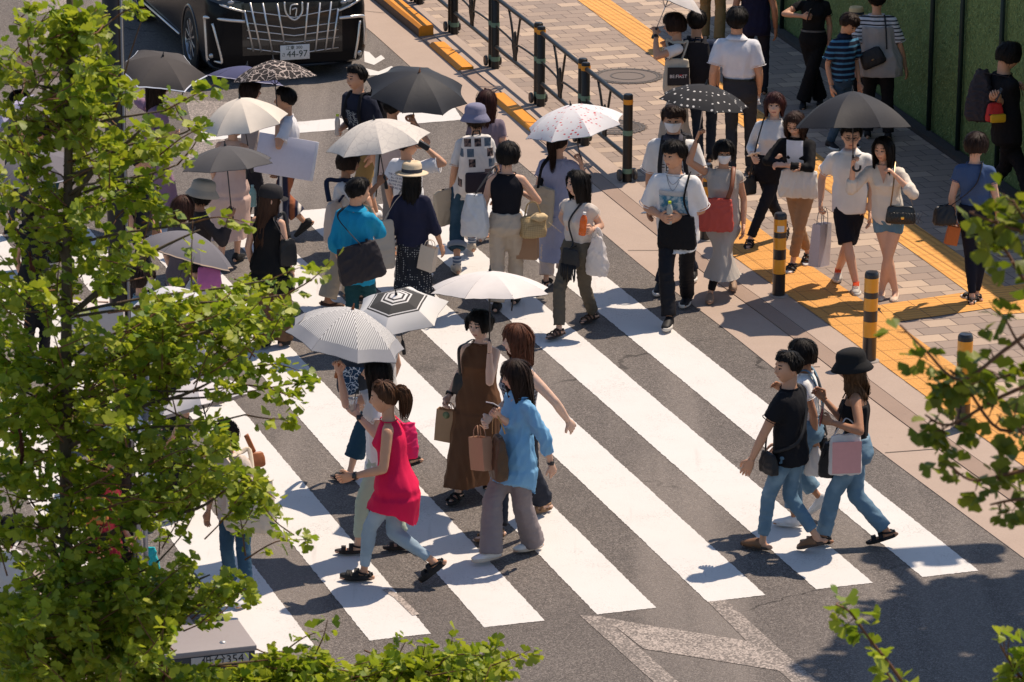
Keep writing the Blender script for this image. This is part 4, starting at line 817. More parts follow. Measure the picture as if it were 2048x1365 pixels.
def person(label, F, head, hd=0, fem=1, tw=0, look=(0, 0), hl=None, hr=None, el=None, er=None, skin='a', hair=('short', HB, 0), top=('tee', WHT), bot=('trousers', BLK), shoe=('sneaker', WHT), fn=None, wear=(), curl=(.35, .35), hair_y=None, wide=1.0, ft=(0, 0), bust=1.0, hem=None):
    NPPL[0] += 1; seed = NPPL[0]*13+5
    fl, fr_ = [G(f[0], f[1], (f[2] if len(f) > 2 else 0)+.02) for f in F]
    root3 = Vector(((fl.x+fr_.x)/2, (fl.y+fr_.y)/2, 0)); zr = PT(head[0], head[1], root3.y)
    th = R(hd)+PI; Rz = Matrix.Rotation(th, 3, 'Z'); Ri = Rz.transposed()
    name = 'person'; root = empty(name, root3, label, 'person', th)
    loc = lambda p: Ri@(Vector(p)-root3)
    lean = loc(Vector((zr.x, root3.y, 0))); lean.z = 0
    wide *= 1.0 if fem else .94
    hatz = max([{'bucket': .04, 'straw': .05, 'widehat': .05, 'cap': .04}.get(w_[0], 0) for w_ in wear]+[0]); top_z = zr.z-hatz; h = top_z/1.026; s = h/1.65
    # ---- skeleton
    legl = [loc(fl), loc(fr_)]
    for _ in range(4):
        s = h/1.65; hipx = (.082 if fem else .088)*s
        def legreach(zp): return all((Vector((sx*hipx, 0, zp))-(a+Vector((0, 0, .075*s)))).length < .232*h*2+.002 for sx, a in zip((-1, 1), legl))
        zp = .515*h
        while not legreach(zp) and zp > .42*h: zp -= .003*h
        dz = zp-.515*h; h = h+(top_z-(h*1.026+dz))*.8
    s = h/1.65; zp = .515*h+dz
    pc = Vector((lean.x*.25, lean.y*.25, zp)); sp0 = pc; nt = Vector((lean.x*.92, lean.y*.92, .855*h+dz))
    shz = .800*h+dz; k_ = lambda z: (z-zp)/(nt.z-zp)
    def spine(zf):            # zf = fraction height
        z = zf*h+dz; k = k_(z); return Vector((pc.x+(nt.x-pc.x)*k, pc.y+(nt.y-pc.y)*k, z))
    def twist(zf): return R(tw)*max(0, min(1, (zf-.53)/.25))
    def tor(zf, ex=0.0, ey=0.0, sc=1.0, n=28, rip=None, minx=0, miny=0, cmul=1.0):
        rx, ry = fr(zf, fem); rx *= wide; rx = max(rx*s*sc, minx)+ex; ry = max(ry*s*sc*cmul, miny)+ey; c = spine(zf); a0 = twist(zf); out = []
        for t in np.linspace(0, 2*PI, n, endpoint=False):
            ct, st = math.cos(t), math.sin(t); sq = .86; x = rx*math.copysign(abs(ct)**sq, ct); y = ry*math.copysign(abs(st)**sq, st)
            if fem and .68 < zf < .77 and y > 0: y += .028*s*bust*math.exp(-((zf-.722)/.026)**2)*(math.exp(-((abs(x)-.068*s)/(.045*s))**2)+.25)
            if zf < .56 and y < 0: y -= .018*s*math.exp(-((zf-.505)/.03)**2)
            if rip: k = 1+rip*(math.sin(t*9+seed)*.6+math.sin(t*14+seed*2)*.4); x *= k; y *= k
            out.append(c+Vector((x*math.cos(a0)-y*math.sin(a0), x*math.sin(a0)+y*math.cos(a0), 0)))
        return out
    shw = (.142 if fem else .168)*s*wide; a0 = R(tw); sc_ = spine(.797)
    SH = [sc_+Vector((sx*shw*math.cos(a0), sx*shw*math.sin(a0), 0)) for sx in (-1, 1)]
    ua, fa = .172*h, .150*h; W, E, curl = [], [], list(curl)
    for i, (hh, ee) in enumerate(((hl, el), (hr, er))):
        sx = -1 if i == 0 else 1
        if hh is None: hh = ('s', 0.03)
        if hh[0] == 's':
            f_ = hh[1]*s; o = (hh[2] if len(hh) > 2 else .05)*s; dn = ua+fa-.012*h-abs(f_)*.22
            t = SH[i]+Vector((sx*o, f_, -dn))
            if len(hh) > 3: t.z += hh[3]*s
        elif hh[0] == 'w': t = loc(hh[1])
        elif hh[0] == 'l': t = Vector(hh[1:4])*s+Vector((0, 0, dz))
        else: t = loc(PT(hh[0], hh[1], root3.y+(hh[2] if len(hh) > 2 else 0)))
        # given points are the palms: step back to the wrist
        dirn = (t-SH[i]).normalized()
        if hh[0] != 's':
            for _ in range(2):
                pole = Ri@Vector(ee) if ee else Vector((sx*.45, -.8, -.55)); e, t2 = ik(SH[i], t, ua, fa, pole); fdir = (t2-e).normalized(); 
                t = (loc(hh[1]) if hh[0] == 'w' else (Vector(hh[1:4])*s+Vector((0, 0, dz)) if hh[0] == 'l' else loc(PT(hh[0], hh[1], root3.y+(hh[2] if len(hh) > 2 else 0)))))-fdir*.062*s
        pole = Ri@Vector(ee) if ee else Vector((sx*.45, -.8, -.55)); e, t = ik(SH[i], t, ua, fa, pole); E.append(e); W.append(t)
    HP = [pc+Vector((sx*hipx, 0, 0)) for sx in (-1, 1)]; K, A, FD = [], [], []
    for i in (0, 1):
        lift_ = F[i][2] if len(F[i]) > 2 else 0.0; a = legl[i]+Vector((0, 0, .072*s)); kk, a = ik(HP[i], a, .2345*h, .2345*h, Vector((.04*(-1 if i == 0 else 1), 1, .05))); K.append(kk); A.append(a)
        ang = R(ft[i]); pit = -math.asin(min(.85, lift_/(.17*s))) if lift_ > .02 else (0.0 if lift_ >= 0 else .3)
        d = Vector((math.sin(ang), math.cos(ang), 0)); FD.append((d*math.cos(pit)+Vector((0, 0, math.sin(pit)))).normalized())
    # ---- head transform
    ly, lp = R(look[0]), R(look[1]); hc0 = nt+Vector((0, .008*s, .055*s)); Mh = Matrix.Rotation(ly+R(tw)*.3, 3, 'Z')@Matrix.Rotation(-lp, 3, 'X')
    hs = s*(1.075 if s < 1.06 else 1.04); hcen = nt+Vector((0, .006*s, .045*s))+Mh@Vector((0, .016*s, .083*s)); Mhead = Matrix.Translation(hcen)@Mh.to_4x4()
    J = dict(root=root, Rz=Rz, o=root3, s=s, h=h, SH=SH, W=W, E=E, HP=HP, K=K, A=A, head=hcen, Mh=Mhead, spine=spine, fem=fem, seed=seed, tor=tor, twist=twist, dz=dz, hd=hd)
    J['w'] = lambda p: root3+Rz@Vector(p)
    # ---- body
    sk = skinmat(skin); b = MB(); tk = top[0] if top else ''; under = .88
    b.rings([tor(z, 0, 0, under) for z in (.475, .50, .53, .57, .615, .665, .715, .755, .79, .812, .83)], 0)
    nr = (.050 if fem else .058)*s; b.tube([spine(.825), nt-Vector((0, 0, .0)), hcen+Mh@Vector((0, -.028*s, -.045*s)), hcen+Mh@Vector((0, -.02*s, 0))], [nr*1.12, nr*1.0, nr*.98, nr*.9], 14)
    ak = 1.0 if fem else 1.16; ak *= s*wide
    for i in (0, 1):
        b.caps(SH[i]-Vector((0, 0, .004)), SH[i].lerp(E[i], .5), .046*ak, .043*ak); b.caps(SH[i].lerp(E[i], .45), E[i], .043*ak, .036*ak); b.caps(E[i], E[i].lerp(W[i], .35), .036*ak, .037*ak); b.caps(E[i].lerp(W[i], .35), W[i], .037*ak, .0255*ak)
        b.caps(spine(.81)+(SH[i]-spine(.81))*.3, SH[i]+Vector((0, 0, -.006)), .045*s, .044*ak)
        lk = s*(1.0 if fem else 1.03)*wide*(.84 if bot and bot[0] in ('trousers', 'skinny') else .90 if (bot and bot[0] == 'skirt') or (top and top[0] == 'dress') else 1.0); m = K[i].lerp(A[i], .3)
        b.caps(HP[i]-Vector((0, 0, .01)), HP[i].lerp(K[i], .55), .086*lk, .070*lk); b.caps(HP[i].lerp(K[i], .5), K[i], .070*lk, .051*lk); back = (A[i]-K[i]).cross(Vector((1, 0, 0))).normalized()*-.012*s
        b.caps(K[i], m+back*(1 if lk > .95*s*wide else .3), .050*lk, .053*lk); b.caps(m+back*(1 if lk > .95*s*wide else .3), A[i], .053*lk, .034*lk)
        f = FD[i]; fz = Vector((0, 0, 1)); rt = f.cross(fz).normalized(); u2 = rt.cross(f).normalized(); base = A[i]-u2*.050*s
        for q, (t, hw, hh2, up) in enumerate(((-.045, .028, .026, 0), (.03, .032, .030, .006), (.10, .038, .021, -.004), (.15, .036, .015, -.010))):
            b.ell(base+f*t*s+u2*up*s, (hw*s, .05*s, hh2*s), 10, 6, 0, Matrix((rt, f, u2)).transposed())
        b.caps(A[i], base+f*.03*s, .033*s, .03*s)
    v, q = remesh(b, .0135*s); v = lap(v, q, 3, .5)
    hv, hq, hm = headmesh(fem, Mhead, hs)
    ex = MB()
    for i in (0, 1):
        sx = -1 if i == 0 else 1; d = (W[i]-E[i]).normalized(); inw = Vector((-sx, .25, 0)); nn = fn[i] if fn and fn[i] else inw
        hand(ex, W[i]+d*.012*s, d, Vector(nn), (1 if i == 1 else -1), s*(1.0 if fem else 1.08), curl[i])
        b0 = hcen+Mh@Vector((sx*.074*hs, -.006*hs, -.002*hs)); ex.ell(b0, (.012*hs, .020*hs, .032*hs), 8, 6, 0, Mh)
    ev = np.array([tuple(p) for p in ex.v]); nq = len(v); allv = np.concatenate([v, hv, ev])
    me = bpy.data.meshes.new('body'); fs = [tuple(x) for x in q]+[tuple(x+nq) for x in hq]+[tuple(i+nq+len(hv) for i in f) for f in ex.f]
    me.from_pydata([tuple(p) for p in allv], [], fs)
    for m_ in (sk, plain((.012, .009, .008), .5), plain({'a': (.36, .13, .11), 'b': (.30, .11, .09), 'c': (.24, .09, .07), 'd': (.42, .15, .13)}[skin], .45)): me.materials.append(m_)
    me.polygons.foreach_set('material_index', np.concatenate([np.zeros(len(q), int), hm, np.zeros(len(ex.f), int)])); me.polygons.foreach_set('use_smooth', [True]*len(fs)); me.update()
    bo = bpy.data.objects.new('body', me); COL.objects.link(bo); bo.parent = root
    # ---- clothes
    def legrings(z, ex, n=30, rip=0, both=True, amp=0, hipe=None, tail=0.0):
        P = []
        for i in (0, 1):
            if z >= K[i].z: t = (HP[i].z-z)/max(1e-4, HP[i].z-K[i].z); p = HP[i].lerp(K[i], max(0, t)); r = (.082-.03*max(0, min(1, t)))*s*wide
            else: t = (K[i].z-z)/max(1e-4, K[i].z-A[i].z); p = K[i].lerp(A[i], min(1.0, t)); r = .052*s
            P.append((p, r))
        c = (P[0][0]+P[1][0])/2; dx = abs(P[0][0].x-P[1][0].x)/2; dy = abs(P[0][0].y-P[1][0].y)/2; r = max(P[0][1], P[1][1]); rx, ry = (dx+r)*(1+.25*min(1, dx*dy*60))+ex, (dy+r)*(1+.25*min(1, dx*dy*60))+ex*.9; out = []
        for t in np.linspace(0, 2*PI, n, endpoint=False):
            k = 1+rip*(math.sin(t*7+seed)*.5+math.sin(t*11+seed*1.7)*.5)+amp*math.sin(t*16)
            out.append(Vector((c.x+rx*k*math.cos(t), c.y+ry*k*math.sin(t), z-tail*max(0, -math.sin(t))**1.3*s)))
        if hipe is not None:
            kb = max(0, min(1, (.485*h+dz-z)/(.10*h))); tp = tor(.50, hipe, hipe, 1.0, n); out = [Vector((a_.x+(b_.x-a_.x)*kb, a_.y+(b_.y-a_.y)*kb, b_.z)) for a_, b_ in zip(tp, out)]
        return out
    def garment(bm, nm, m, vox=.0135, amp=.006, freq=1.0, it=2):
        v, q = remesh(bm, vox*s); v = lap(v, q, it, .5); v = folds(v, q, amp*s*(.55 if bot and bot[0] == 'skinny' and nm == 'trousers' else .9 if nm == 'trousers' else 1.2), seed+len(nm), freq*1.05/s, (.6, .6, 1.5) if nm == 'trousers' else (1, 1, .3)); return npobj(nm, v, q, m, root)
    sleeve_end = {}
    def sleeve(bm, i, upto, r0, r1, a0=0.0):       # upto in arm lengths: 1 elbow, 2 wrist
        rs0 = min(r0, .066*s*(1 if fem else 1.12)*wide); pts = [SH[i]]; rad = [rs0*1.02]
        sh2 = SH[i]-(SH[i]-spine(.80))*.4; bm.caps(sh2, SH[i]-Vector((0, 0, .004)), rs0*.95, rs0*.98)
        ends = []
        if upto <= 1: ends = [(SH[i].lerp(E[i], upto*.5), (r0+r1)/2), (SH[i].lerp(E[i], upto), r1)]
        else: ends = [(SH[i].lerp(E[i], .5), r0*.97), (E[i], (r0+r1)/2), (E[i].lerp(W[i], (upto-1)*.5), (r0+r1*2)/3), (E[i].lerp(W[i], upto-1), r1)]
        for p, r in ends: pts.append(p); rad.append(r)
        sleeve_end[i] = (pts[-1], rad[-1]*.97)
        if upto > 1: bm.caps(SH[i].lerp(E[i], .7), E[i], (r0+r1)/2, (r0+r1)/2); bm.caps(E[i], E[i].lerp(W[i], .3), (r0+r1)/2, (r0+r1*2)/3)
        bm.tube(pts, rad, 16)
    if top:
        tm = top[1] if isinstance(top[1], bpy.types.Material) else cloth(top[1]); o = dict(e=.011, lo=1.0, hem=.46, sl=.55, neck=.838, sr=.062, se=None, flare=0.0, amp=.0070); o.update(top[2] if len(top) > 2 else {})
        e = o['e']*s; bm = MB(); rings_ = []; chest = fr(.74, fem); hz = o['hem']; lo = 1+(o['lo']-1)*.62
        if tk in ('tank', 'cami'): o['sl'] = 0
        zs = [z for z in (.845, .835, .82, .80, .775, .75, .722, .69, .66, .63, .60, .57, .54, .515, .49, .475) if hz < z <= o['neck']]
        zs = [o['neck']]+[z for z in zs if z < o['neck']-.004]
        if o['sl'] == 0 and tk != 'cami': nar = .93
        else: nar = 1.0
        for z in zs:
            k = max(0, min(1, (.74-z)/.14)); mx = chest[0]*s*wide*(lo-.14+.0*k)*1.06 if lo > 1 else 0; mnx = mx*min(1, k*1.6) if z < .74 else 0; mny = chest[1]*s*(lo-.12)*min(1, k*1.6) if lo > 1 and z < .74 else 0
            fl_ = o['flare']*s*max(0, (.70-z)); sc2 = nar if z > .78 else 1.0; ee = e*(1 if z < .82 else .55)
            if hz >= .53 and z < .618: ee = .003*s; mnx = mny = 0
            rings_.append(tor(z, ee+fl_, ee+fl_, sc2, 34, rip=.02+.05*max(0, (.66-z))*(1 if lo > 1.05 or o['flare'] else .4), minx=mnx, miny=mny))
        if hz < .475:
            z0 = .475; 
            while z0 > hz: rings_.append(legrings(z0*h+dz, e+.012*s+o['flare']*s*(.70-z0), 34, .02+.3*o['flare']*(.7-z0), hipe=e+.01*s+o['flare']*s*(.70-z0), tail=o.get('tail', 0)*(.475-z0)/max(.01, .475-hz))); z0 -= .03
            rings_.append(legrings(hz*h+dz, e+.012*s+o['flare']*s*(.70-hz), 34, .03+.3*o['flare']*(.7-hz), hipe=e+.01*s+o['flare']*s*(.70-hz), tail=o.get('tail', 0)))
        elif hz >= .53: rings_.append(tor(hz, .002*s, .002*s, 1.0, 34))
        else: rings_.append(tor(hz, e+o['flare']*s*(.70-hz), e+o['flare']*s*(.70-hz), 1.0, 34, rip=.02, minx=chest[0]*s*wide*(lo-.14)*1.06 if lo > 1 else 0, miny=chest[1]*s*(lo-.12) if lo > 1 else 0))
        bm.rings(rings_[::-1], 0)
        if tk == 'cami':
            for sx in (-1, 1):
                c = spine(.74); bm2 = MB()
                a_ = spine(.765)+Vector((sx*.075*s, .100*s, 0)); t_ = spine(.815)+Vector((sx*.085*s, .0, .015*s)); c_ = spine(.775)+Vector((sx*.07*s, -.095*s, 0)); bm2.tube([a_, a_.lerp(t_, .5)+Vector((0, .02*s, .008*s)), t_, t_.lerp(c_, .5)+Vector((0, -.02*s, .005)), c_], .0055*s, 6); bm2.build('strap', tm, root)
        elif o['sl']:
            for i in (0, 1): sleeve(bm, i, o['sl'], o['sr']*.93*s*(1.0 if fem else 1.08), (o['se'] or o['sr']*1.08)*.93*s*(1.0 if fem else 1.08))
        else:
            for i in (0, 1): bm.caps(spine(.812)+(SH[i]-spine(.81))*.2, spine(.815)+(SH[i]-spine(.81))*.62, .045*s, .040*s)
        to = garment(bm, {'tee': 'shirt', 'shirt': 'shirt', 'tank': 'top', 'cami': 'top', 'dress': 'dress', 'cardigan': 'cardigan', 'blouse': 'blouse'}.get(tk, 'shirt'), tm, amp=o['amp']); J['top'] = to; J['topmat'] = tm
        if tk != 'cami':
            zn = o['neck']-.001; rg = tor(zn, e*.55+.001*s, e*.55+.001*s, nar, 28); nb = MB(); nb.tube(rg+rg[:2], .0048*s, 6); nb.build('neckband', tm, root).parent = to
        if o['sl']:
            for i in (0, 1) if o['sl'] <= 1 else ():
                ps, rs_e = sleeve_end[i]; dd = (W[i]-E[i]) if o['sl'] > 1 else (E[i]-SH[i]); nb = MB(); Mq = dd.normalized().to_track_quat('Z', 'Y').to_matrix(); rg = [ps+Mq@Vector((rs_e*math.cos(t), rs_e*math.sin(t), 0)) for t in np.linspace(0, 2*PI, 20)]; nb.tube(rg, .0036*s, 6); nb.build('sleeve_hem', tm, root).parent = to
        if o.get('vee'):
            bm = MB(); zt, zb = .842, o['vee']; n_ = 8
            rsx = [[(lambda c, y_: c+Vector((x*math.cos(twist(.8))-y_*math.sin(twist(.8)), x*math.sin(twist(.8))+y_*math.cos(twist(.8)), 0)))(spine(z), fr(z, fem)[1]*s*1.0+e+(.03*s*bust if abs(z-.722) < .03 else .0)+.006) for x in np.linspace(-1, 1, 5)*(.055*s*(z-zb)/(zt-zb)+.002)] for z in np.linspace(zt, zb, 7)]
            bm.rings(rsx, 0, False, False); bm.build('neckline', sk, root)
    if bot:
        bk = bot[0]; bmt = bot[1] if isinstance(bot[1], bpy.types.Material) else cloth(bot[1]); o = dict(w=1.0, end=.045, waist=.60, e=.012, flare=0.0, amp=.0085); o.update(bot[2] if len(bot) > 2 else {}); bm = MB(); e = o['e']*s
        them = (top[2] if len(top) > 2 else {}).get('hem', .46) if top else .6
        if them < .53: o['waist'] = min(o['waist'], max(.515, them+.045))
        zs = [z for z in (.60, .585, .57, .55, .53, .51, .495, .485, .475, .46) if z <= o['waist']]
        if bk in ('trousers', 'shorts', 'skinny'):
            ew = e*1.25+.004*s if them >= .53 else e*.8; bm.rings([tor(z, ew, ew, 1.0, 30) for z in zs][::-1], 0)
            for i in (0, 1):
                w_ = o['w']; kr = .052*s*(1+.55*(w_-1))+e*.7; ar = (.036*s+e*.55)*(1+1.5*(w_-1)) if bk != 'skinny' else .036*s+.006*s
                hip = HP[i]; tr = .086*s*wide*(1+.10*(w_-1))+e*.5
                endz = o['end']*h
                if bk == 'shorts':
                    t = o.get('len', .85); p = hip.lerp(K[i], t); bm.tube([hip+Vector((0, 0, .04*s)), hip.lerp(K[i], .3), p], [tr, tr*1.02, (tr*.72+.024*s)*(1+.3*(w_-1))], 18)
                else:
                    bm.caps(hip, hip.lerp(K[i], .5), tr, (tr+kr)/2); bm.caps(hip.lerp(K[i], .5), K[i], (tr+kr)/2, kr)
                    L_ = (K[i]-A[i]).length; t = 1.0-(o['end']-.045)*h/L_; dn = A[i]-K[i]; foot = K[i]+dn*t
                    if o['end'] < .045: foot = A[i]+(A[i]-K[i]).normalized()*(.045-o['end'])*h+FD[i]*.015*s
                    bm.tube([K[i]+(K[i]-A[i]).normalized()*-.01, K[i].lerp(foot, .35), K[i].lerp(foot, .7), foot], [kr, kr*1.0 if bk == 'skinny' else (kr*.7+ar*.3), (kr+2*ar)/3, ar], 18); bm.caps(K[i], K[i].lerp(foot, .2), kr, kr*.98)
            garment(bm, 'shorts' if bk == 'shorts' else 'trousers', bmt, amp=o['amp'], freq=1.15)
        else:
            zz = [tor(z, e, e, 1.0, 44) for z in zs[:-1]]; end = o['end']; z = .485
            while z > end: f_ = (.485-z)/.485; zz.append(legrings(z*h+dz*.5, e+.006*s+o['flare']*s*f_, 44, .012+.10*f_, amp=o.get('pleat', 0)*min(1, f_*3), hipe=e)); z -= .03
            zz.append(legrings(end*h+dz*.2, e+.006*s+o['flare']*s*(.485-end)/.485, 44, .02+.12*(.485-end)/.485, amp=o.get('pleat', 0)))
            bm.rings(zz[::-1], 0); garment(bm, 'skirt', bmt, amp=o['amp'], freq=.8)
    # ---- shoes
    if shoe:
        for i in (0, 1):
            f = FD[i]; rt = f.cross(Vector((0, 0, 1))).normalized(); u2 = rt.cross(f).normalized(); base = A[i]-u2*.072*s; M3 = Matrix((rt, f, u2)).transposed(); sx = -1 if i == 0 else 1
            w_ = .042*s*(1 if fem else 1.08); L0, L1 = -.068*s, .185*s*(1 if fem else 1.05); kind = shoe[0]; c = shoe[1]; solec = shoe[2] if len(shoe) > 2 else ((.7, .68, .65) if kind == 'sneaker' else mul(c, .8)); sh_ = {'sneaker': .026, 'sandal': .024, 'platform': .042, 'flat': .008, 'clog': .022, 'strap': .02}[kind]*s
            def outline(k, z):
                o_ = []
                for t in np.linspace(0, 2*PI, 20, endpoint=False):
                    yy = math.cos(t); xx = math.sin(t); y = (L0+L1)/2+(L1-L0)/2*yy*k; wv = w_*(.78+.30*math.exp(-((y-.11*s)/(.07*s))**2)); o_.append(base+M3@Vector((wv*k*math.copysign(abs(xx)**.8, xx)-sx*.006*s*(y > .1*s), y, z)))
                return o_
            sb = MB(); sb.rings([outline(.93, 0), outline(1.0, .004*s), outline(1.02, sh_), outline(.95, sh_+.003*s)], 0); so_ = sb.build('sole', plain(solec, .7), None)
            ub = MB(); mm = plain(c, .6, 0, .3, var=.15)
            if kind in ('sneaker', 'clog', 'flat'):
                hts = {'sneaker': ((-.066, .028, .080), (-.03, .036, .095), (.0, .037, .095), (.045, .037, .080), (.09, .040, .060), (.14, .036, .046), (.178, .022, .034)), 'clog': ((-.0, .034, .04), (.03, .038, .080), (.06, .040, .078), (.10, .042, .064), (.15, .036, .048), (.182, .02, .034)), 'flat': ((-.062, .03, .05), (-.03, .034, .04), (.03, .036, .03), (.10, .038, .036), (.15, .034, .032), (.178, .02, .02))}[kind]
                rs_ = []
                for y, hw, ht in hts:
                    rs_.append([base+M3@Vector((hw*1.08*s*math.cos(t), y*s, sh_*.8+max(0, math.sin(t))**.7*(ht*s-sh_*.6) if math.sin(t) > 0 else sh_*.8)) for t in np.linspace(0, 2*PI, 16, endpoint=False)])
                ub.rings(rs_, 0)
            else:
                for y, wdt, hgt in (((.115, .04, .036), (.055, .036, .058)) if kind != 'strap' else ((.12, .022, .034), (.075, .02, .05), (.03, .02, .066))):
                    for dy in (-.3, 0, .3):
                        ub.tube([base+M3@Vector((.046*s*math.cos(t), (y+dy*wdt)*s, sh_*.7+hgt*s*.85*math.sin(t)+.006*s)) for t in np.linspace(PI, 0, 9)], .0085*s if kind != 'strap' else .006*s, 6)
                ub.tube([A[i]+M3@Vector((.040*s*math.cos(t), .046*s*math.sin(t)-.004*s, -.012*s+.006*s*math.sin(t))) for t in np.linspace(0, 2*PI, 15)], .008*s, 6)
                ub.tube([base+M3@Vector((x_*.034*s, -.05*s, sh_)) for x_ in (-1, 1)]+[], .01*s, 6); ub.tube([base+M3@Vector((0, -.062*s, sh_)), base+M3@Vector((0, -.055*s, .06*s))], .012*s, 6)
            uo = ub.build('shoe', mm, root); so_.parent = uo
            if len(shoe) > 3 and kind == 'sneaker':
                lb = MB()
                for q in range(5): yy = (.01+.022*q)*s; lb.tube([base+M3@Vector((x_*s*.03, yy, (.096-.0*q-.16*max(0, yy/s-.01))*s+.004*s*(1-abs(x_)))) for x_ in (-1, -.4, .4, 1)], .0055*s, 5)
                lb.build('laces', plain(shoe[3], .7), root).parent = uo
    # ---- hair and worn things
    if hair:
        k, hcol, L = hair[:3]; bang = hair[3] if len(hair) > 3 else True; hm_ = hairmat(hcol)
        kind = {'pony': 'up', 'bun': 'up', 'half': 'long'}.get(k, k); hv, hq = hairmesh(Mhead, hs, kind, L if kind in ('long', 'wavy', 'bob') else 0, fem, seed, bang, hatz > 0); npobj('hair', hv, hq, hm_, root)
        if k == 'pony':
            tb = MB(); p0 = Vector((0, -.105, .045)); pts = [p0+Vector((0, .02, 0)), p0, p0+Vector((0, -.036, -.012)), p0+Vector((0, -.045, -.07)), p0+Vector((.004, -.034, -.14)), p0+Vector((0, -.022, -.20-L))]; tb.tube([Mhead@(p*hs) for p in smoothline(pts, 4)], list(np.interp(np.linspace(0, 1, 21), [0, .12, .3, .55, .8, 1], [.034, .026, .046, .048, .036, .006])*hs), 14); v_, q_ = remesh(tb, .008); v_ = folds(v_, q_, .006, seed, 2.2, (1, 1, .15)); npobj('ponytail', v_, q_, hm_, root); tb = MB(); r2 = np.random.default_rng(seed)
            for _ in range(90):
                o_ = r2.normal(0, 1, 3); o_ /= np.linalg.norm(o_); sp_ = smoothline(pts, 3); w2 = np.interp(np.linspace(0, 1, len(sp_)), [0, .12, .3, .55, .8, 1], [.03, .026, .047, .050, .042, .026])*r2.uniform(.9, 1.08); tb.tube([Mhead@((p_+Vector(o_*w_ ))*hs) for p_, w_ in zip(sp_, w2)], list(np.interp(np.linspace(0, 1, len(sp_)), [0, .2, .7, 1], [.001, .0035, .003, .0006])), 4)
            tb.build('ponytail_strands', hm_, root)
            tb = MB(); tb.lathe([(.024, -.01), (.028, 0), (.024, .01)], 14, 0, Mhead@((p0+Vector((0, -.008, 0)))*hs), (Mhead.to_3x3()@Matrix.Rotation(R(80), 3, 'X'))); tb.build('hair_tie', plain((.02, .02, .02), .7), root)
        if k in ('bun', 'half'):
            tb = MB(); tb.ell(Mhead@(Vector((0, -.105, .05))*hs), (.036*hs, .032*hs, .036*hs), 14, 10); npv, npq = remesh(tb, .007); npobj('hair_bun', folds(npv, npq, .008, seed, 2.5), npq, hm_, root)
    for wname, wa in wear:
        wb = MB(); mh3 = Mhead.to_3x3()
        def lat(prof, n=40, off=(0, 0, 0), sq=(1, 1.18), tilt=0, wob=0):
            rs_ = []; T = Matrix.Rotation(R(tilt), 3, 'X')
            for r, z in prof:
                rs_.append([Mhead@((T@Vector((r*sq[0]*math.cos(t)*(1+wob*math.sin(3*t+seed)), r*sq[1]*math.sin(t)*(1+wob*math.sin(2*t)), z+wob*.5*r*math.sin(2*t+seed)))+Vector(off))*hs) for t in np.linspace(0, 2*PI, n, endpoint=False)])
            return rs_
        if wname == 'bucket':
            wb.rings(lat([(.134, -.006), (.136, -.002), (.118, .030), (.100, .056), (.097, .062), (.096, .10), (.086, .130), (.06, .146), (.002, .150)], tilt=-4, wob=.035), 0, False); wb.rings(lat([(.132, -.008), (.115, .028), (.095, .054)], tilt=-4, wob=.035)[::1], 0, False); wb.build('hat', cloth(wa), root)
        elif wname == 'widehat':
            wb.rings(lat([(.185, .035), (.186, .039), (.15, .056), (.100, .064), (.098, .07), (.096, .125), (.086, .147), (.06, .158), (.002, .160)], wob=.05, tilt=-6), 0, False); wb.rings(lat([(.184, .034), (.1, .06)], wob=.05, tilt=-6), 0, False); wb.build('hat', cloth(wa), root)
        elif wname == 'straw':
            wb.rings(lat([(.158, .045), (.160, .049), (.13, .053), (.099, .060), (.098, .066), (.094, .13), (.08, .158), (.05, .160), (.025, .148), (.002, .147)], sq=(1, 1.15), tilt=-3), 0, False); wb.rings(lat([(.158, .044), (.1, .058)], sq=(1, 1.15), tilt=-3), 0, False); ho = wb.build('hat', plain(wa, .75, var=.12), root); wb = MB(); wb.rings(lat([(.1, .064), (.1005, .068), (.098, .094), (.0975, .098)], sq=(1, 1.15), tilt=-3), 0, False); wb.build('hat_band', plain((.03, .035, .05), .7), root).parent = ho
        elif wname == 'cap':
            wb.rings(lat([(.100, .035), (.1, .05), (.097, .09), (.082, .128), (.05, .146), (.002, .152)], tilt=0), 0, False); ho = wb.build('hat', cloth(wa), root); wb = MB()
            rs_ = [[Mhead@(Vector((.078*math.sin(a)*(1+.1*t), .085+(.085*t)*math.cos(a*.9)+.03*(math.cos(a)-1), .045-.02*t*t-.018*abs(math.sin(a))))*hs) for a in np.linspace(-1.35, 1.35, 15)] for t in (0, .35, .7, 1)]
            wb.rings(rs_, 0, False, False); wb.build('peak', cloth(wa), root).parent = ho
        elif wname == 'mask':
            zz = np.linspace(-.086, -.002, 8); rs_ = []
            for z in zz:
                ths = math.acos(max(-1, min(1, z/.113))); rs_.append([Mhead@(Vector(tuple(headsurf(np.array([ths]), np.array([p]), fem)[0]+np.array([math.sin(p)*.006, .010+.010*math.cos(p*1.2), 0])))*hs) for p in np.linspace(-1.05, 1.05, 14)])
            wb.rings(rs_, 0, False, False); mo = wb.build('face_mask', plain((.78, .77, .78), .8), root); wb = MB()
            for sx in (-1, 1): wb.tube([Mhead@(Vector((sx*.058, .055, z_))*hs) if q_ == 0 else Mhead@(Vector((sx*.080, -.008, .0))*hs) for q_, z_ in ((0, -.012), (1, 0), (0, -.07))], .0022, 5); wb.build('ear_loop', plain((.75, .75, .75), .8), root).parent = mo; wb = MB()
        elif wname == 'glasses':
            for sx in (-1, 1):
                wb.tube([Mhead@(Vector((sx*.031+.021*math.cos(t), .089, .008+.016*math.sin(t)))*hs) for t in np.linspace(0, 2*PI, 17)], .0022, 5); wb.tube([Mhead@(Vector((sx*.052, .088, .012))*hs), Mhead@(Vector((sx*.078, .0, .012))*hs)], .0022, 5)
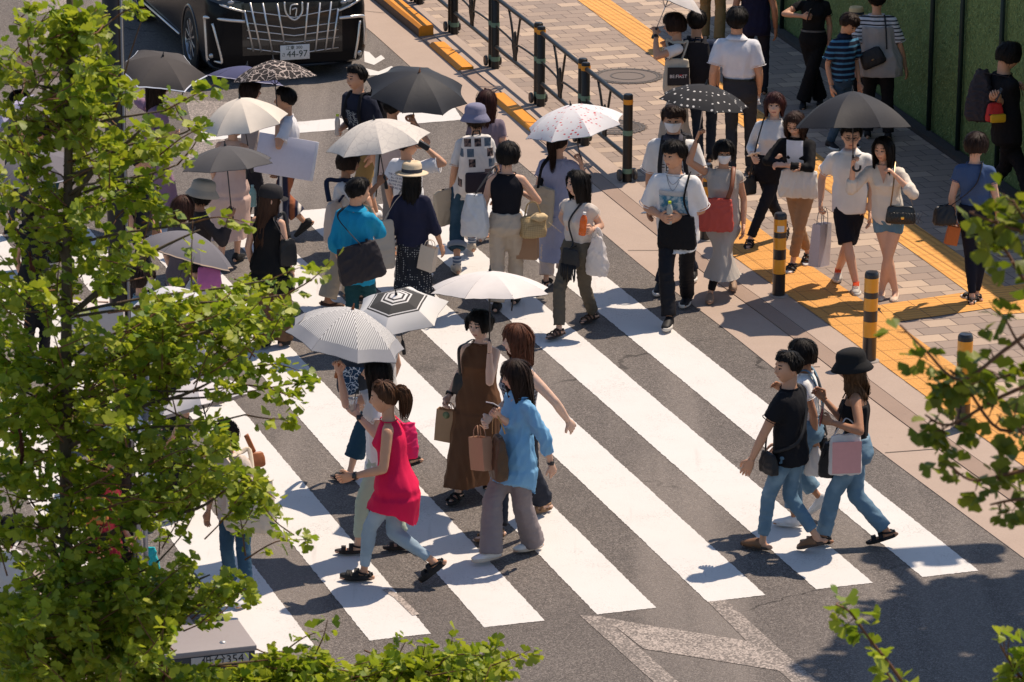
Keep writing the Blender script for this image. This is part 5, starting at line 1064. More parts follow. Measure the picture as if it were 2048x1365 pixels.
            wb.tube([Mhead@(Vector((-.01, .091, .012))*hs), Mhead@(Vector((.01, .091, .012))*hs)], .0022, 5); wb.build('glasses', plain(wa, .3), root)
        elif wname == 'watch':
            i = wa; p = W[i]; d = (E[i]-W[i]).normalized(); M_ = d.to_track_quat('Z', 'Y').to_matrix(); wb.lathe([(.030*s, -.010), (.0315*s, 0), (.030*s, .010)], 16, 0, p+d*.012, M_); wo = wb.build('watch', plain((.015, .015, .016), .5), root); wb = MB(); sx = -1 if i == 0 else 1
            out = Vector((sx, .2, .2)); out = (out-d*out.dot(d)).normalized(); wb.box(p+d*.012+out*.031*s, (.034, .036, .012), 0, out.to_track_quat('Z', 'Y').to_matrix(), bev=.004); wb.build('watch_case', plain((.02, .02, .024), .15), root).parent = wo
        elif wname == 'necklace':
            for k2 in (0, 1):
                pts = []
                for t in np.linspace(-1, 1, 15):
                    zf = .838-(.045+.03*k2)*(1-abs(t)**1.5); pts.append(spine(zf)+Vector((t*.07*s, (fr(zf, fem)[1]*s+.022)*(1-.55*abs(t)**3), 0)))
                wb.tube(pts, .0028, 5)
            wb.ell(pts[7]-Vector((0, -.004, .012)), (.012, .005, .016), 8, 6); wb.build('necklace', plain((.35, .34, .33), .3, .9), root)
        elif wname == 'collar':
            wb.rings([tor(z, e_, e_, 1.0, 24) for z, e_ in ((.855, .012*s), (.862, .006*s), (.84, .022*s), (.832, .022*s))], 0, False); wb.build('collar', wa if isinstance(wa, bpy.types.Material) else cloth(wa), root)
        elif wname == 'belt':
            wb.rings([tor(z, .017*s, .017*s, 1.0, 30) for z in (.593, .607)], 0, False); wb.build('belt', plain(wa, .4), root)
        elif wname == 'cuff':                      # rolled trouser ends
            c_, tt, rr = wa
            for i in (0, 1):
                p = K[i].lerp(A[i], tt); d = (A[i]-K[i]).normalized(); M_ = d.to_track_quat('Z', 'Y').to_matrix(); wb = MB(); wb.lathe([(rr*.9*s, -.045*s), (rr*s, -.04*s), (rr*1.03*s, .0), (rr*.9*s, .012*s)], 20, 0, p, M_); wb.build('cuff', cloth(c_), root)
        elif wname == 'socks':
            for i in (0, 1): wb = MB(); wb.tube([A[i]-(A[i]-K[i]).normalized()*.0, A[i].lerp(K[i], .22)], [.040*s, .044*s], 14); wb.build('sock', cloth(wa, 'h', c2=(.5, .52, .55), per=.03) if wa[0] < .2 else cloth(wa), root)
        elif wname == 'print':                     # picture printed on the chest
            c_, z0, z1, hw, pat = wa; rs_ = []
            for zf in np.linspace(z0, z1, 8):
                row = []
                for x in np.linspace(-hw, hw, 9):
                    ry = fr(zf, fem)[1]*s+.030*s; rx = fr(zf, fem)[0]*s*wide+.03*s; y = ry*math.sqrt(max(0, 1-(x*s/rx)**2)); a_ = twist(zf); row.append(spine(zf)+Vector((x*s*math.cos(a_)-y*math.sin(a_), x*s*math.sin(a_)+y*math.cos(a_), 0)))
                rs_.append(row)
            wb.rings(rs_, 0, False, False); wb.build('chest_print', c_ if isinstance(c_, bpy.types.Material) else cloth(c_), root)
    return J
# ================================================================ UMBRELLAS, BAGS AND HELD THINGS
M_SHAFT = plain((.05, .05, .055), .35, .7); M_STEEL = plain((.5, .5, .52), .3, .9); M_HND = plain((.02, .02, .022), .5)
def umbrella(label, P, ax, rad=.48, n=8, out=None, under=(.03, .03, .035), depth=.30, spin=0, L=.80, trim=None, handle='straight', hmat=None, shaft=None, strap=False, seed=1, group=None, tw=.78):
    q = Vector((0, 0, 1)).rotation_difference(ax)
    root = empty('umbrella', P-ax*L, label, 'umbrella', group=group); root.rotation_mode = 'QUATERNION'; root.rotation_quaternion = q
    rs = np.random.default_rng(seed); NR_, NC_ = 9, 6
    def rib(k, t): a = 2*PI*k/n+spin; r = rad*t; return Vector((math.cos(a)*r*(1-.05*t*t), math.sin(a)*r*(1-.05*t*t), L-.01-depth*rad/.48*(.34*t+.66*t**2.1)*.74))
    b = MB(); uv = []; lin = MB(); tr = MB(); fl = rs.uniform(-.004, .004, (n, 30))
    for k in range(n):
        g = []; am = PI/n
        for i in range(NR_+1):
            t = i/NR_; A_, B_ = rib(k, t), rib(k+1, t)
            for j in range(NC_+1):
                u = j/NC_; p = A_.lerp(B_, u); w_ = math.sin(PI*u); p.x *= 1-.075*w_*t**3; p.y *= 1-.075*w_*t**3; p.z += .012*w_*t*(1-t)+(-.004+fl[k, j])*w_*t; p.z += .0025*math.sin(7*u*PI+k)*t*t
                g.append(p); uv.append(((u-.5)*(A_-B_).length, t*rad))
        f = [(i*(NC_+1)+j, (i+1)*(NC_+1)+j, (i+1)*(NC_+1)+j+1, i*(NC_+1)+j+1) for i in range(NR_) for j in range(NC_)]
        b.add(g, f); lin.add([p-Vector((0, 0, .004)) for p in g], [tuple(reversed(x)) for x in f])
        if trim:
            e = [g[NR_*(NC_+1)+j] for j in range(NC_+1)]; e2 = [g[(NR_-1)*(NC_+1)+j].lerp(g[NR_*(NC_+1)+j], tw) for j in range(NC_+1)]
            o_ = Vector((0, 0, .003)); tr.add([p+o_ for p in e2]+[p*1.0+o_*1.0+Vector((p.x, p.y, 0))*.006 for p in e], [(j, NC_+1+j, NC_+2+j, j+1) for j in range(NC_)])
    b.uv = uv; co_ = b.build('canopy', out, root); lin.build('lining', plain(under, .8), co_)
    if trim: tr.build('trim', plain(trim, .8), co_)
    sm = shaft or M_SHAFT
    for k in range(n):
        rb = MB(); rb.tube([rib(k, t)-Vector((0, 0, .008)) for t in np.linspace(.03, 1.0, 8)], .0025, 5); st = rb.build('rib', sm, root); rb = MB(); rb.tube([Vector((0, 0, L-depth*.95)), rib(k, .5)-Vector((0, 0, .01))], .0022, 5); rb.build('stretcher', sm, st)
    b = MB(); b.tube([(0, 0, .1), (0, 0, L-.01)], .0055, 8); b.build('shaft', sm, root)
    b = MB(); b.lathe([(.012, L-.015), (.012, L+.002), (.006, L+.012), (.005, L+.035), (.001, L+.04)], 12); b.build('tip', hmat or M_HND, root)
    b = MB()
    if handle == 'hook': b.tube([(0, 0, .16), (0, 0, .04)]+[(.035-.035*math.cos(a), 0, .04-.035*math.sin(a)) for a in np.linspace(0, PI, 9)]+[(.07, 0, .06)], .011, 10)
    else: b.lathe([(.008, .13), (.014, .12), (.016, .07), (.0175, .01), (.015, 0), (.001, -.003)], 14)
    b.build('handle', hmat or M_HND, root, angle=50)
    if strap: b = MB(); p = rib(strap, .9); b.tube([p, p+Vector((.01, .0, -.05)), p+Vector((.0, .01, -.13))], .006, 6, flat=(1, .25)); b.build('closing_strap', plain((.03, .03, .03), .8), root)
    return root
def um(J, label, apex, hand, dya=-.05, dyh=-.15, **kw):      # shaft from the hand to the apex
    Y = J['o'].y; P = PT(apex[0], apex[1], Y+dya); H = PT(hand[0], hand[1], Y+dyh); return umbrella(label, P, (P-H).normalized(), L=(P-H).length+.09, **kw)
def inv(root): return root.matrix_basis.inverted()
def soft(label, cat, pos, w, h, d, yaw, m, name='bag', taper=.9, amp=.008, straps=(), sm=None, sw=.012, tilt=0, rnd=.45, open_=True, bot=None, extra=None, group=None, vox=.011):
    """soft bag hanging from its top centre pos; straps = lists of world points"""
    root = empty(name, Vector(pos)-Vector((0, 0, h)), label, cat, yaw, group=group); root.rotation_euler = (0, R(tilt), yaw); mi_ = Matrix.LocRotScale(root.location, root.rotation_euler, None).inverted()
    b = MB(); rs_ = []
    for t, k, dk in ((0, .86, .8), (.03, .97, 1.0), (.15, 1.03, 1.12), (.4, 1.0, 1.1), (.7, (1+taper)/2, .85), (.93, taper, .5), (1.0, taper*.985, .34 if open_ else .5)):
        rs_.append([Vector((w/2*k*math.copysign(abs(math.cos(a))**rnd, math.cos(a)), d/2*dk*math.copysign(abs(math.sin(a))**rnd, math.sin(a)), h*t-(.012*math.cos(2*a) if t > .9 else 0))) for a in np.linspace(0, 2*PI, 32, endpoint=False)])
    b.rings(rs_, 0); v, q = remesh(b, vox); v = lap(v, q, 2, .4); v = folds(v, q, amp, int(abs(pos[0])*37+h*100) % 997, 1.3, (1, 1, .7)); o = npobj('pouch', v, q, m, root)
    for pts in straps:
        sb = MB(); P_ = smoothline([mi_@Vector(p) for p in pts], 5); sb.tube(P_, sw, 6, flat=(1, .22)); sb.build('strap', sm or m, root)
    return root, o
def over(J, i, pos, side=.09, back=.07):     # strap points: from the bag over shoulder i and back
    s = J['s']; t = J['SH'][i]*.72+J['spine'](.83)*.28+Vector((0, 0, .052*s)); w = J['w']; pos = Vector(pos); l = J['Rz'].transposed()@(pos-J['o'])
    return [[w(l+Vector((0, .05*s, -.01))), w(Vector(((l.x+t.x*3)/4, max(l.y, t.y)+.11*s, (l.z+t.z)/2+.1*s))), w(t+Vector((0, .05*s, -.004))), w(t), w(t+Vector((0, -.06*s, -.006))), w(Vector(((l.x+t.x*3)/4, min(l.y, t.y)-.10*s, (l.z+t.z)/2+.08*s))), w(l+Vector((0, -.05*s, -.01)))]]
def cross(J, i, pos):                          # strap across the body from shoulder i to the bag at the other hip
    s = J['s']; w = J['w']; t = J['spine'](.832)+(J['SH'][i]-J['spine'](.80))*.5+Vector((0, 0, .018*s)); l = J['Rz'].transposed()@(Vector(pos)-J['o']); c = J['spine'](.72); f = J['spine'](.60)
    fy = .150*s if J['fem'] else .145*s
    return [[w(l+Vector((0, .03*s, 0))), w(Vector((l.x*.8+f.x*.2, f.y+.135*s, f.z))), w(Vector((c.x+(t.x-c.x)*.1, c.y+fy, c.z))), w(t+Vector((0, .075*s, -.035*s))), w(t), w(t+Vector((0, -.07*s, -.035*s))), w(Vector((c.x+(t.x-c.x)*.1, c.y-.135*s, c.z))), w(Vector((l.x*.8+f.x*.2, f.y-.13*s, f.z))), w(l+Vector((0, -.03*s, 0)))]]
def HW(J, i, d=.075):                          # palm of hand i in the world
    return J['w'](J['W'][i]+(J['W'][i]-J['E'][i]).normalized()*d*J['s'])
def paperbag(label, pos, w, h, d, yaw, m, hm=None, group=None, tilt=0, name='paper_bag', cat='paper bag', hl=.09, gold=None):
    root = empty(name, Vector(pos)-Vector((0, 0, h+hl)), label, cat, group=group); root.rotation_euler = (0, R(tilt), yaw); b = MB()
    b.rings([[Vector((w/2*a*k, d/2*c*k2, z)) for a, c in ((-1, -1), (0, -1.04), (1, -1), (1, 0), (1, 1), (0, 1.04), (-1, 1), (-1, 0))] for z, k, k2 in ((0, .99, 1), (.004, 1, 1), (h*.5, 1.0, .97), (h*.93, .99, .82), (h, .99, .78), (h-.004, .97, .72), (h*.7, .95, .7))], 0); o = b.build('bag_body', m, root, False)
    for sy in (-1, 1): b = MB(); b.tube(smoothline([Vector((-.045, sy*d*.33, h-.03)), Vector((-.035, sy*d*.28, h+hl*.6)), Vector((0, sy*d*.1, h+hl)), Vector((.035, sy*d*.28, h+hl*.6)), Vector((.045, sy*d*.33, h-.03))], 4), .004, 6); b.build('handle', hm or m, root)
    if gold: b = MB(); b.lathe([(.03, -.002), (.03, .002)], 18, 0, (0, -d*.47, h*.86), Matrix.Rotation(R(90), 3, 'X'), True); b.build('emblem', plain(gold, .4), root)
    return root
def backpack(J, label, m, w=.30, h=.44, d=.16, sm=None, zc=.70, pocket=None, amp=.006, straps=True):
    s = J['s']; c = J['spine'](zc)+Vector((0, -(.12+d/2)*s, 0)); pos = J['w'](c+Vector((0, 0, h/2*s))); yaw = R(J['hd'])+PI
    st = []
    if straps:
        for i in (0, 1):
            t = J['spine'](.82)+(J['SH'][i]-J['spine'](.80))*.55+Vector((0, 0, .035*s)); ch = J['spine'](.70)+(J['SH'][i]-J['spine'](.80))*.70; fy = (.155 if J['fem'] else .145)*s
            st.append([J['w'](c+Vector(((J['SH'][i].x-c.x)*.45, d*.4*s, h*.42*s))), J['w'](t+Vector((0, -.05*s, 0))), J['w'](t+Vector((0, .05*s, -.01*s))), J['w'](ch+Vector((0, fy, .03*s))), J['w'](J['spine'](.63)+(J['SH'][i]-J['spine'](.80))*.75+Vector((0, .09*s, 0))), J['w'](J['spine'](.61)+(J['SH'][i]-J['spine'](.80))*.8+Vector((0, -.1*s, 0)))])
    root, o = soft(label, 'backpack', pos, w*s, h*s, d*s, yaw, m, 'backpack', .82, amp, st, sm, .022, rnd=.55, open_=False)
    if pocket: b = MB(); b.box((0, -d*s*.52, h*s*.26), (w*s*.74, .05, h*s*.34), 0, bev=.022); b.build('front_pocket', pocket, root, angle=40)
    b = MB(); b.tube([(-.04, .02, h*s*.97), (-.03, .02, h*s+.04), (.03, .02, h*s+.04), (.04, .02, h*s*.97)], .009, 6); b.build('grab_handle', sm or m, root)
    return root
def phone(label, pos, yaw=0, pitch=60, c=(.03, .03, .035), roll=0):
    root = empty('phone', pos, label, 'phone'); root.rotation_euler = (R(pitch), R(roll), yaw); b = MB(); b.box((0, 0, 0), (.072, .009, .148), 0, bev=.004); b.build('case', plain(c, .4), root, angle=40); b = MB(); b.box((0, -.0052, 0), (.064, .001, .138), 0); b.build('screen', plain((.01, .011, .014), .1), root, False); b = MB(); b.box((-.018, .006, .05), (.026, .004, .03), 0, bev=.002); b.build('lens_block', plain((.02, .02, .02), .2), root); return root
def bottle(label, pos, liquid, capc, tilt=0, k=1.0):
    root = empty('bottle', Vector(pos)-Vector((0, 0, .10)), label, 'bottle'); root.rotation_euler = (0, R(tilt), 0); b = MB(); b.lathe([(.001, 0), (.030*k, .001), (.033*k, .01), (.033*k, .06), (.030*k, .075), (.033*k, .09), (.033*k, .145), (.026*k, .175), (.013*k, .195), (.013*k, .205)], 20); b.build('flask', plain(liquid, .12, 0, .6, trans=.35), root); b = MB(); b.lathe([(.0155, .20), (.016, .222), (.001, .224)], 16); b.build('cap', plain(capc, .5), root, angle=40); return root
# hoop of straps hanging from a hand
def hang(pos, J, i, spread=.06, drop=.16):
    h_ = HW(J, i, .06); p = Vector(pos); return [[p+Vector((-spread, -.02, 0)), h_.lerp(p, .4)+Vector((-spread*.6, -.01, 0)), h_, h_.lerp(p, .4)+Vector((spread*.6, -.01, 0)), p+Vector((spread, -.02, 0))]]
# ================================================================ THE CROWD
P = person; DEN = lambda c, c2: cloth(c, 'denim', c2=c2)
JEANS = DEN((.10, .18, .26), (.22, .33, .42)); WALK = 'people walking over the crosswalk'
# ---- front group
J = P('woman in hot pink sleeveless tunic and pale jeans striding left', ((728, 1160), (868, 1142, .11)), (774, 757), hd=-94, look=(0, 6), hl=(694, 955, -.12), hr=('s', -.05), skin='b', hair=('pony', HM, 0), top=('tank', (.66, .012, .075), dict(hem=.41, flare=.22, e=.014, tail=.15, neck=.832, amp=.007)), bot=('skinny', DEN((.25, .34, .42), (.37, .47, .55)), dict(end=.075)), shoe=('platform', BLK), wear=[('watch', 0)], curl=(.25, .3))
soft('hot pink drawstring tote hanging behind the pink tunic', 'tote bag', PT(806, 846, J['o'].y+.14), .25, .30, .12, R(25), cloth((.74, .03, .14)), amp=.014, straps=[[J['w'](J['SH'][1]+Vector((0, 0, .06))), PT(798, 840, J['o'].y+.12), PT(808, 850, J['o'].y+.12)]])
J = P('woman with long black hair, white blouse and mint trousers under the striped umbrella', ((716, 1106), (812, 1098)), (757, 706), hd=-88, look=(0, 0), hr=(677, 735, .12), er=(-.6, -.3, -.7), hl=(706, 822, -.18), el=(.1, -.5, -.9), skin='a', hair=('long', HB, .16, False), top=('blouse', (.74, .72, .72), dict(lo=1.2, hem=.43, sl=.5, sr=.07)), bot=('trousers', (.40, .46, .37), dict(w=1.15, end=.085)), shoe=('sandal', (.03, .02, .018)), curl=(.7, .8), wear=[('watch', 0)])
um(J, 'white parasol with thin grey pinstripes and a plain grey border', (706, 616), (677, 735), .10, .12, rad=.51, out=canopy((.74, .73, .72), 'u', c2=(.20, .20, .21), per=.0165, transl=.12, uv=True), under=(.10, .10, .11), trim=(.34, .34, .36), tw=-.6, spin=.25, hmat=plain((.32, .10, .03), .4), depth=.34)
cup = empty('iced_drink', PT(706, 812, J['o'].y-.17), 'clear plastic cup of iced coffee with a straw in the white blouse hand', 'drink'); b = MB(); b.lathe([(.001, -.06), (.026, -.06), (.036, .06), (.037, .062)], 20); b.build('cup', plain((.75, .72, .68), .1, trans=.5), cup); b = MB(); b.lathe([(.001, -.055), (.0255, -.055), (.032, .02), (.001, .021)], 18); b.build('coffee', plain((.28, .16, .09), .2), cup); b = MB(); b.tube([(0, 0, .0), (.03, 0, .13)], .004, 6); b.build('straw', plain((.03, .03, .03), .4), cup)
J = P('woman in navy cropped trousers hidden behind the pinstriped parasol', ((700, 960), (826, 930, .06)), (772, 600), hd=-105, hl=('s', .1), skin='a', hair=('bob', HB, .03), top=('tee', (.62, .60, .58), dict(lo=1.1)), bot=('trousers', (.018, .055, .095), dict(w=1.9, end=.13)), shoe=('sandal', BLK))
bp = backpack(J, 'dark slate backpack with a navy bandana under the pinstriped parasol', cloth((.045, .05, .06)), .34, .42, .20, cloth((.03, .03, .035))); bp.location = PT(712, 780, J['o'].y-.10)+Vector((0, 0, -.02)); bp.rotation_euler = (0, 0, R(-8))
bn = empty('bandana', PT(700, 790, J['o'].y-.29), 'navy paisley bandana knotted on the slate backpack', 'bandana'); b = MB(); b.rings([[Vector((x*(.25+.75*(z-.0)/.22)*.11+.02*math.sin(z*30), -.015*math.cos(x*2+z*20), z)) for x in np.linspace(-1, 1, 9)] for z in np.linspace(.0, .24, 10)], 0, False, False); b.build('cloth', cloth((.02, .05, .10), 'line', c2=(.55, .6, .66), per=.05), bn)
hx = NT('banded_canopy'); xx, yy, zz = hx.sep(hx.coord('UV')); cr = hx.n('ShaderNodeValToRGB'); cr.color_ramp.interpolation = 'CONSTANT'
for pos_, cc in ((0, .74), (.055, .05), (.075, .74), (.10, .05), (.118, .74), (.135, .06), (.235, .74), (.25, .05), (.262, .72)):
    e_ = cr.color_ramp.elements.new(pos_); e_.color = (cc, cc*.985, cc*.97, 1)
hx.l(hx.math('MULTIPLY', yy, 1.0), cr.inputs[0]); HEX = hx.finish(cr.outputs[0], .8, transl=.1)
um(J, 'white folding umbrella with charcoal concentric bands round its top', (792, 588), (806, 690), -.12, -.02, rad=.45, n=6, out=HEX, under=(.10, .10, .105), spin=.25, depth=.24, strap=4)
J = P('woman in long brown sleeveless dress holding a pale silver parasol', ((990, 968), (916, 1000)), (963, 614), hd=-28, look=(-4, 4), hl=(979, 692, -.20), el=(.15, .3, -1), hr=(893, 803, .06), er=(-.25, .3, -1), skin='d', hair=('bob', HB, -.12, False), top=('dress', cloth((.13, .060, .028), rough=.7), dict(hem=.115, flare=.15, sl=0, e=.018, amp=.010)), bot=None, shoe=('sandal', BLK), curl=(.8, .75), wear=[('watch', 1)])
um(J, 'plain pale silver parasol with a dark lining', (980, 540), (979, 690), -.12, -.20, rad=.54, n=8, out=canopy((.72, .68, .66), transl=.1), under=(.055, .05, .05), spin=.39, depth=.19, strap=6)
paperbag('small kraft paper bag with green seal carried by the brown dress', HW(J, 1, .07), .18, .27, .09, R(-20), plain((.42, .27, .15), .8), gold=(.15, .2, .1), tilt=4, hl=.06)
s_ = PT(926, 745, J['o'].y-.0); soft('black shoulder bag with lettered strap on the brown dress', 'shoulder bag', s_+Vector((0, .02, -.02)), .20, .19, .09, R(-40), plain(BLK, .45), straps=over(J, 1, s_), sw=.017)
J = P('woman with auburn hair in a navy gingham sleeveless top swinging her arm', ((1086, 1022), (992, 1076)), (1040, 640), hd=-62, look=(-12, 0), hl=(1141, 850, .05), el=(.6, -.6, -.3), hr=(972, 842, -.12), skin='d', hair=('long', HR, .12), top=('tank', cloth((.018, .022, .04), 'gingham', c2=(.55, .56, .6), per=.032), dict(hem=.56, neck=.843, e=.018)), bot=('trousers', (.022, .026, .04), dict(w=1.7, end=.06)), shoe=('strap', (.30, .17, .09)), curl=(.3, .6))
J = P('woman in sky blue shirt and wide mauve trousers with glasses', ((1068, 1098), (985, 1118, .015)), (1040, 712), hd=-62, look=(-8, 8), hl=(1104, 938, -.05), el=(.6, -.7, -.2), hr=(990, 826, -.2), er=(.2, -.6, -.8), skin='a', hair=('long', HD, .20), top=('shirt', cloth((.25, .53, .82), rough=.7, transl=.25), dict(lo=1.18, hem=.415, sl=1.62, sr=.076, se=.066, tail=.16, flare=.12, amp=.014)), bot=('trousers', cloth((.23, .195, .20), rough=.6), dict(w=1.95, end=.028, amp=.010)), shoe=('sneaker', (.72, .71, .70), (.62, .52, .42)), wear=[('glasses', (.03, .025, .02)), ('watch', 0), ('collar', cloth((.25, .53, .82), rough=.7, transl=.25))], curl=(.35, .7))
hb = PT(972, 862, J['o'].y-.12); soft('brown leather tote with a clear front pocket at the mauve trousers', 'tote bag', hb+Vector((.10, -.06, -.02)), .20, .36, .12, R(-70), plain((.085, .045, .022), .4), straps=hang(hb+Vector((.10, -.06, 0)), J, 1, .05), sw=.008, sm=plain((.45, .25, .08), .4))
paperbag('tan shopping bag with a large dark letter beside the brown tote', hb+Vector((-.02, .0, .03)), .24, .26, .10, R(-62), plain((.40, .22, .13), .7), tilt=-14)
phone('phone with pale case in the blue shirt right hand', HW(J, 1, .08)+Vector((0, -.02, .06)), R(-30), 60, (.6, .55, .55))
# ---- right front trio
J = P('man seen from behind in black t-shirt, jeans and brown clogs', ((1525, 1098), (1632, 1090, .06)), (1580, 698), hd=-118, fem=0, look=(55, 0), hl=(1494, 938, -.1), el=(-.5, -.8, -.2), hr=('s', .15), skin='b', hair=('crop', HB, 0), top=('tee', (.010, .010, .013), dict(lo=1.14, hem=.46, sl=.62, sr=.07)), bot=('trousers', JEANS, dict(w=1.18, end=.075)), shoe=('clog', (.20, .105, .055), (.06, .04, .03)), curl=(.3, .3))
p_ = PT(1538, 905, J['o'].y-.12); soft('black waist pouch on the black t-shirt left hip', 'pouch', p_, .22, .18, .08, R(-60), plain(BLK, .6), straps=cross(J, 1, p_), sw=.014)
J = P('woman in white cropped tee and denim dungarees behind the man in black', ((1588, 1052), (1640, 1012, .10)), (1612, 674), hd=-104, look=(12, 6), hl=(1630, 890, -.08), hr=(1558, 775, .05), skin='c', hair=('bob', HB, -.02), top=('tee', WHT, dict(lo=1.05, hem=.55, sl=.5)), bot=('trousers', JEANS, dict(w=1.7, end=.10)), shoe=('sneaker', (.72, .71, .72)), curl=(.75, .5))
b = MB()
for i in (0, 1):
    t = J['spine'](.825)+(J['SH'][i]-J['spine'](.80))*.5+Vector((0, 0, .04*J['s'])); b.tube(smoothline([J['spine'](.62)+Vector(((-1)**(i+1)*.06, .14, 0)), J['spine'](.72)+Vector(((-1)**(i+1)*.08, .165, 0)), t+Vector((0, .05, -.01)), t+Vector((0, -.05, -.01)), J['spine'](.70)+Vector(((-1)**(i+1)*.05, -.125, 0)), J['spine'](.60)+Vector(((-1)**(i+1)*.03, -.115, 0))], 5), .02, 6, flat=(1, .25))
b.build('shoulder_strap', JEANS, J['root'])
soft('small crumpled white plastic bag held by the woman in dungarees', 'plastic bag', HW(J, 0, .07)+Vector((0, 0, -.0)), .19, .26, .10, R(-20), plain((.75, .72, .70), .35, transl=.3), amp=.014, taper=.45, name='plastic_bag')
soft('black bag on a strap behind the woman in dungarees', 'shoulder bag', PT(1647, 870, J['o'].y+.02), .10, .26, .10, R(-70), plain(BLK, .5), straps=cross(J, 1, PT(1647, 870, J['o'].y+.02)), sw=.02)
J = P('tanned woman in black bucket hat, black camisole and flared jeans', ((1646, 1088), (1772, 1078, .05)), (1712, 690), hd=-93, look=(0, 4), hl=(1652, 842, -.18), el=(-.2, -.7, -.8), hr=(1640, 790, .12), er=(-.3, -.4, -.8), skin='c', hair=('wavy', (.10, .048, .022), .17, False), top=('cami', BLK, dict(hem=.57, neck=.765, e=.010)), bot=('trousers', JEANS, dict(w=1.45, end=.055)), shoe=('sandal', BLK), wear=[('bucket', (.016, .016, .017)), ('glasses', (.25, .22, .2))], curl=(.5, .6))
phone('phone lying in the hand of the woman in the black bucket hat', HW(J, 0, .11)+Vector((0, 0, .02)), R(90), 8, (.30, .05, .05))
pb = PT(1692, 868, J['o'].y-.20); root, o_ = soft('white plastic carrier bag with a plain pink panel on the tanned woman forearm', 'carrier bag', pb, .27, .34, .09, R(8), plain((.78, .74, .72), .3, transl=.15), amp=.010, taper=.95, name='plastic_bag', straps=[[pb+Vector((-.10, 0, -.02)), pb+Vector((-.03, 0, .09)), pb+Vector((.0, .02, .12)), pb+Vector((.05, 0, .09)), pb+Vector((.11, 0, -.02))]], sw=.022)
b = MB(); b.rings([[Vector((x*.118*(.97+.03*z), -.052-.006*math.cos(x*1.5), .03+z*.26)) for x in np.linspace(-1, 1, 8)] for z in np.linspace(0, 1, 8)], 0, False, False); b.build('pink_panel', plain((.74, .36, .34), .4), root)
soft('black backpack with dangling straps at the tanned woman side', 'backpack', PT(1662, 880, J['o'].y+.02), .22, .30, .14, R(60), plain(BLK, .6), name='backpack', straps=[[PT(1690, 800, J['o'].y-.12), PT(1676, 850, J['o'].y-.14), PT(1664, 882, J['o'].y-.02)], [PT(1652, 900, J['o'].y-.1), PT(1646, 918, J['o'].y-.1)]], sw=.016)
tp_ = NT('wave_print'); n_ = tp_.noise(tp_.coord('Object'), 14, 5, .7); PRT = tp_.finish(tp_.mix(tp_.step(n_, .42, .62), (.04, .17, .28), (.42, .50, .54)), .8)
# ---- entering from the right pavement
J = P('young man in white picture t-shirt and black trousers holding a small bottle', ((1374, 606), (1338, 652, .01)), (1350, 276), hd=-14, fem=0, look=(-30, 0), hl=(1352, 436, -.20), hr=(1328, 436, -.20), el=(.35, .3, -1), er=(-.35, .3, -1), skin='b', hair=('short', HB, 0), top=('tee', WHT, dict(lo=1.24, hem=.43, sl=.88, sr=.070, se=.084)), bot=('trousers', cloth((.012, .012, .015), rough=.6), dict(w=1.45, end=.05)), shoe=('sneaker', BLK, (.62, .58, .52)), curl=(.75, .75), wear=[('necklace', 0), ('print', (PRT, .635, .735, .125, 0)), ('print', (plain((.45, .44, .44), .8), .737, .762, .125, 0))])
bottle('small clear bottle with a lime cap in the picture t-shirt hands', PT(1339, 428, J['o'].y-.22), (.55, .58, .55), (.5, .62, .03), k=.9)
p_ = J['w'](J['spine'](.605)+Vector((-.03, .15, .06))); soft('large soft black sling bag across the picture t-shirt', 'sling bag', p_, .38, .34, .10, R(-14), cloth((.010, .010, .012)), straps=[[p_+Vector((.12, -.02, -.02)), J['w'](J['spine'](.72)+Vector((-.11, .17, 0))), J['w'](J['SH'][0]*.8+J['spine'](.82)*.2+Vector((0, .05, .055))), J['w'](J['SH'][0]*.75+J['spine'](.82)*.25+Vector((0, -.04, .06)))]], sw=.026)
J = P('tall masked man in white lettered tee with dark backpack straps', ((1320, 582), (1386, 556)), (1347, 205), hd=-10, fem=0, look=(4, 0), hl=('s', .05), hr=('s', .0), skin='b', hair=('short', HD, 0), top=('tee', WHT, dict(lo=1.2, hem=.45, sl=.85, sr=.075, se=.09)), bot=('trousers', (.016, .02, .035), dict(w=1.25)), shoe=('sneaker', BLK), wear=[('mask', 0), ('collar', (.06, .06, .08))])
backpack(J, 'charcoal backpack worn by the tall masked man', cloth((.035, .035, .04)), sm=cloth((.03, .03, .034)))
text('lettering', 'FEAR', .105, INK, J['root'], J['spine'](.70)+Vector((0, .178*J['s'], 0)), (R(90), 0, PI), sx=1.0)
phone('phone in the tall masked man lowered hand', HW(J, 1, .09), R(60), 80, (.6, .58, .55))
J = P('masked woman in grey sleeveless dress raising a dotted umbrella', ((1420, 600), (1466, 574, .02)), (1448, 276), hd=-4, look=(6, 0), hr=(1398, 268, -.12), er=(-.8, -.2, -.6), hl=('s', .05, .07), skin='b', hair=('bob', HB, -.05), top=('dress', cloth((.46, .42, .38)), dict(hem=.165, flare=.03, sl=.22, sr=.072, e=.022, amp=.010, lo=1.1)), bot=('skinny', BLK, dict(end=.06)), shoe=('clog', (.30, .20, .14), (.25, .18, .13)), wear=[('mask', 0)], curl=(.4, .85))
um(J, 'black folding umbrella with small white dots', (1413, 167), (1398, 268), -.10, -.12, rad=.47, out=canopy((.030, .030, .033), 'sdots', c2=(.62, .6, .58), per=.058, transl=.03), under=(.02, .02, .022), shaft=M_STEEL, depth=.25, spin=.2)
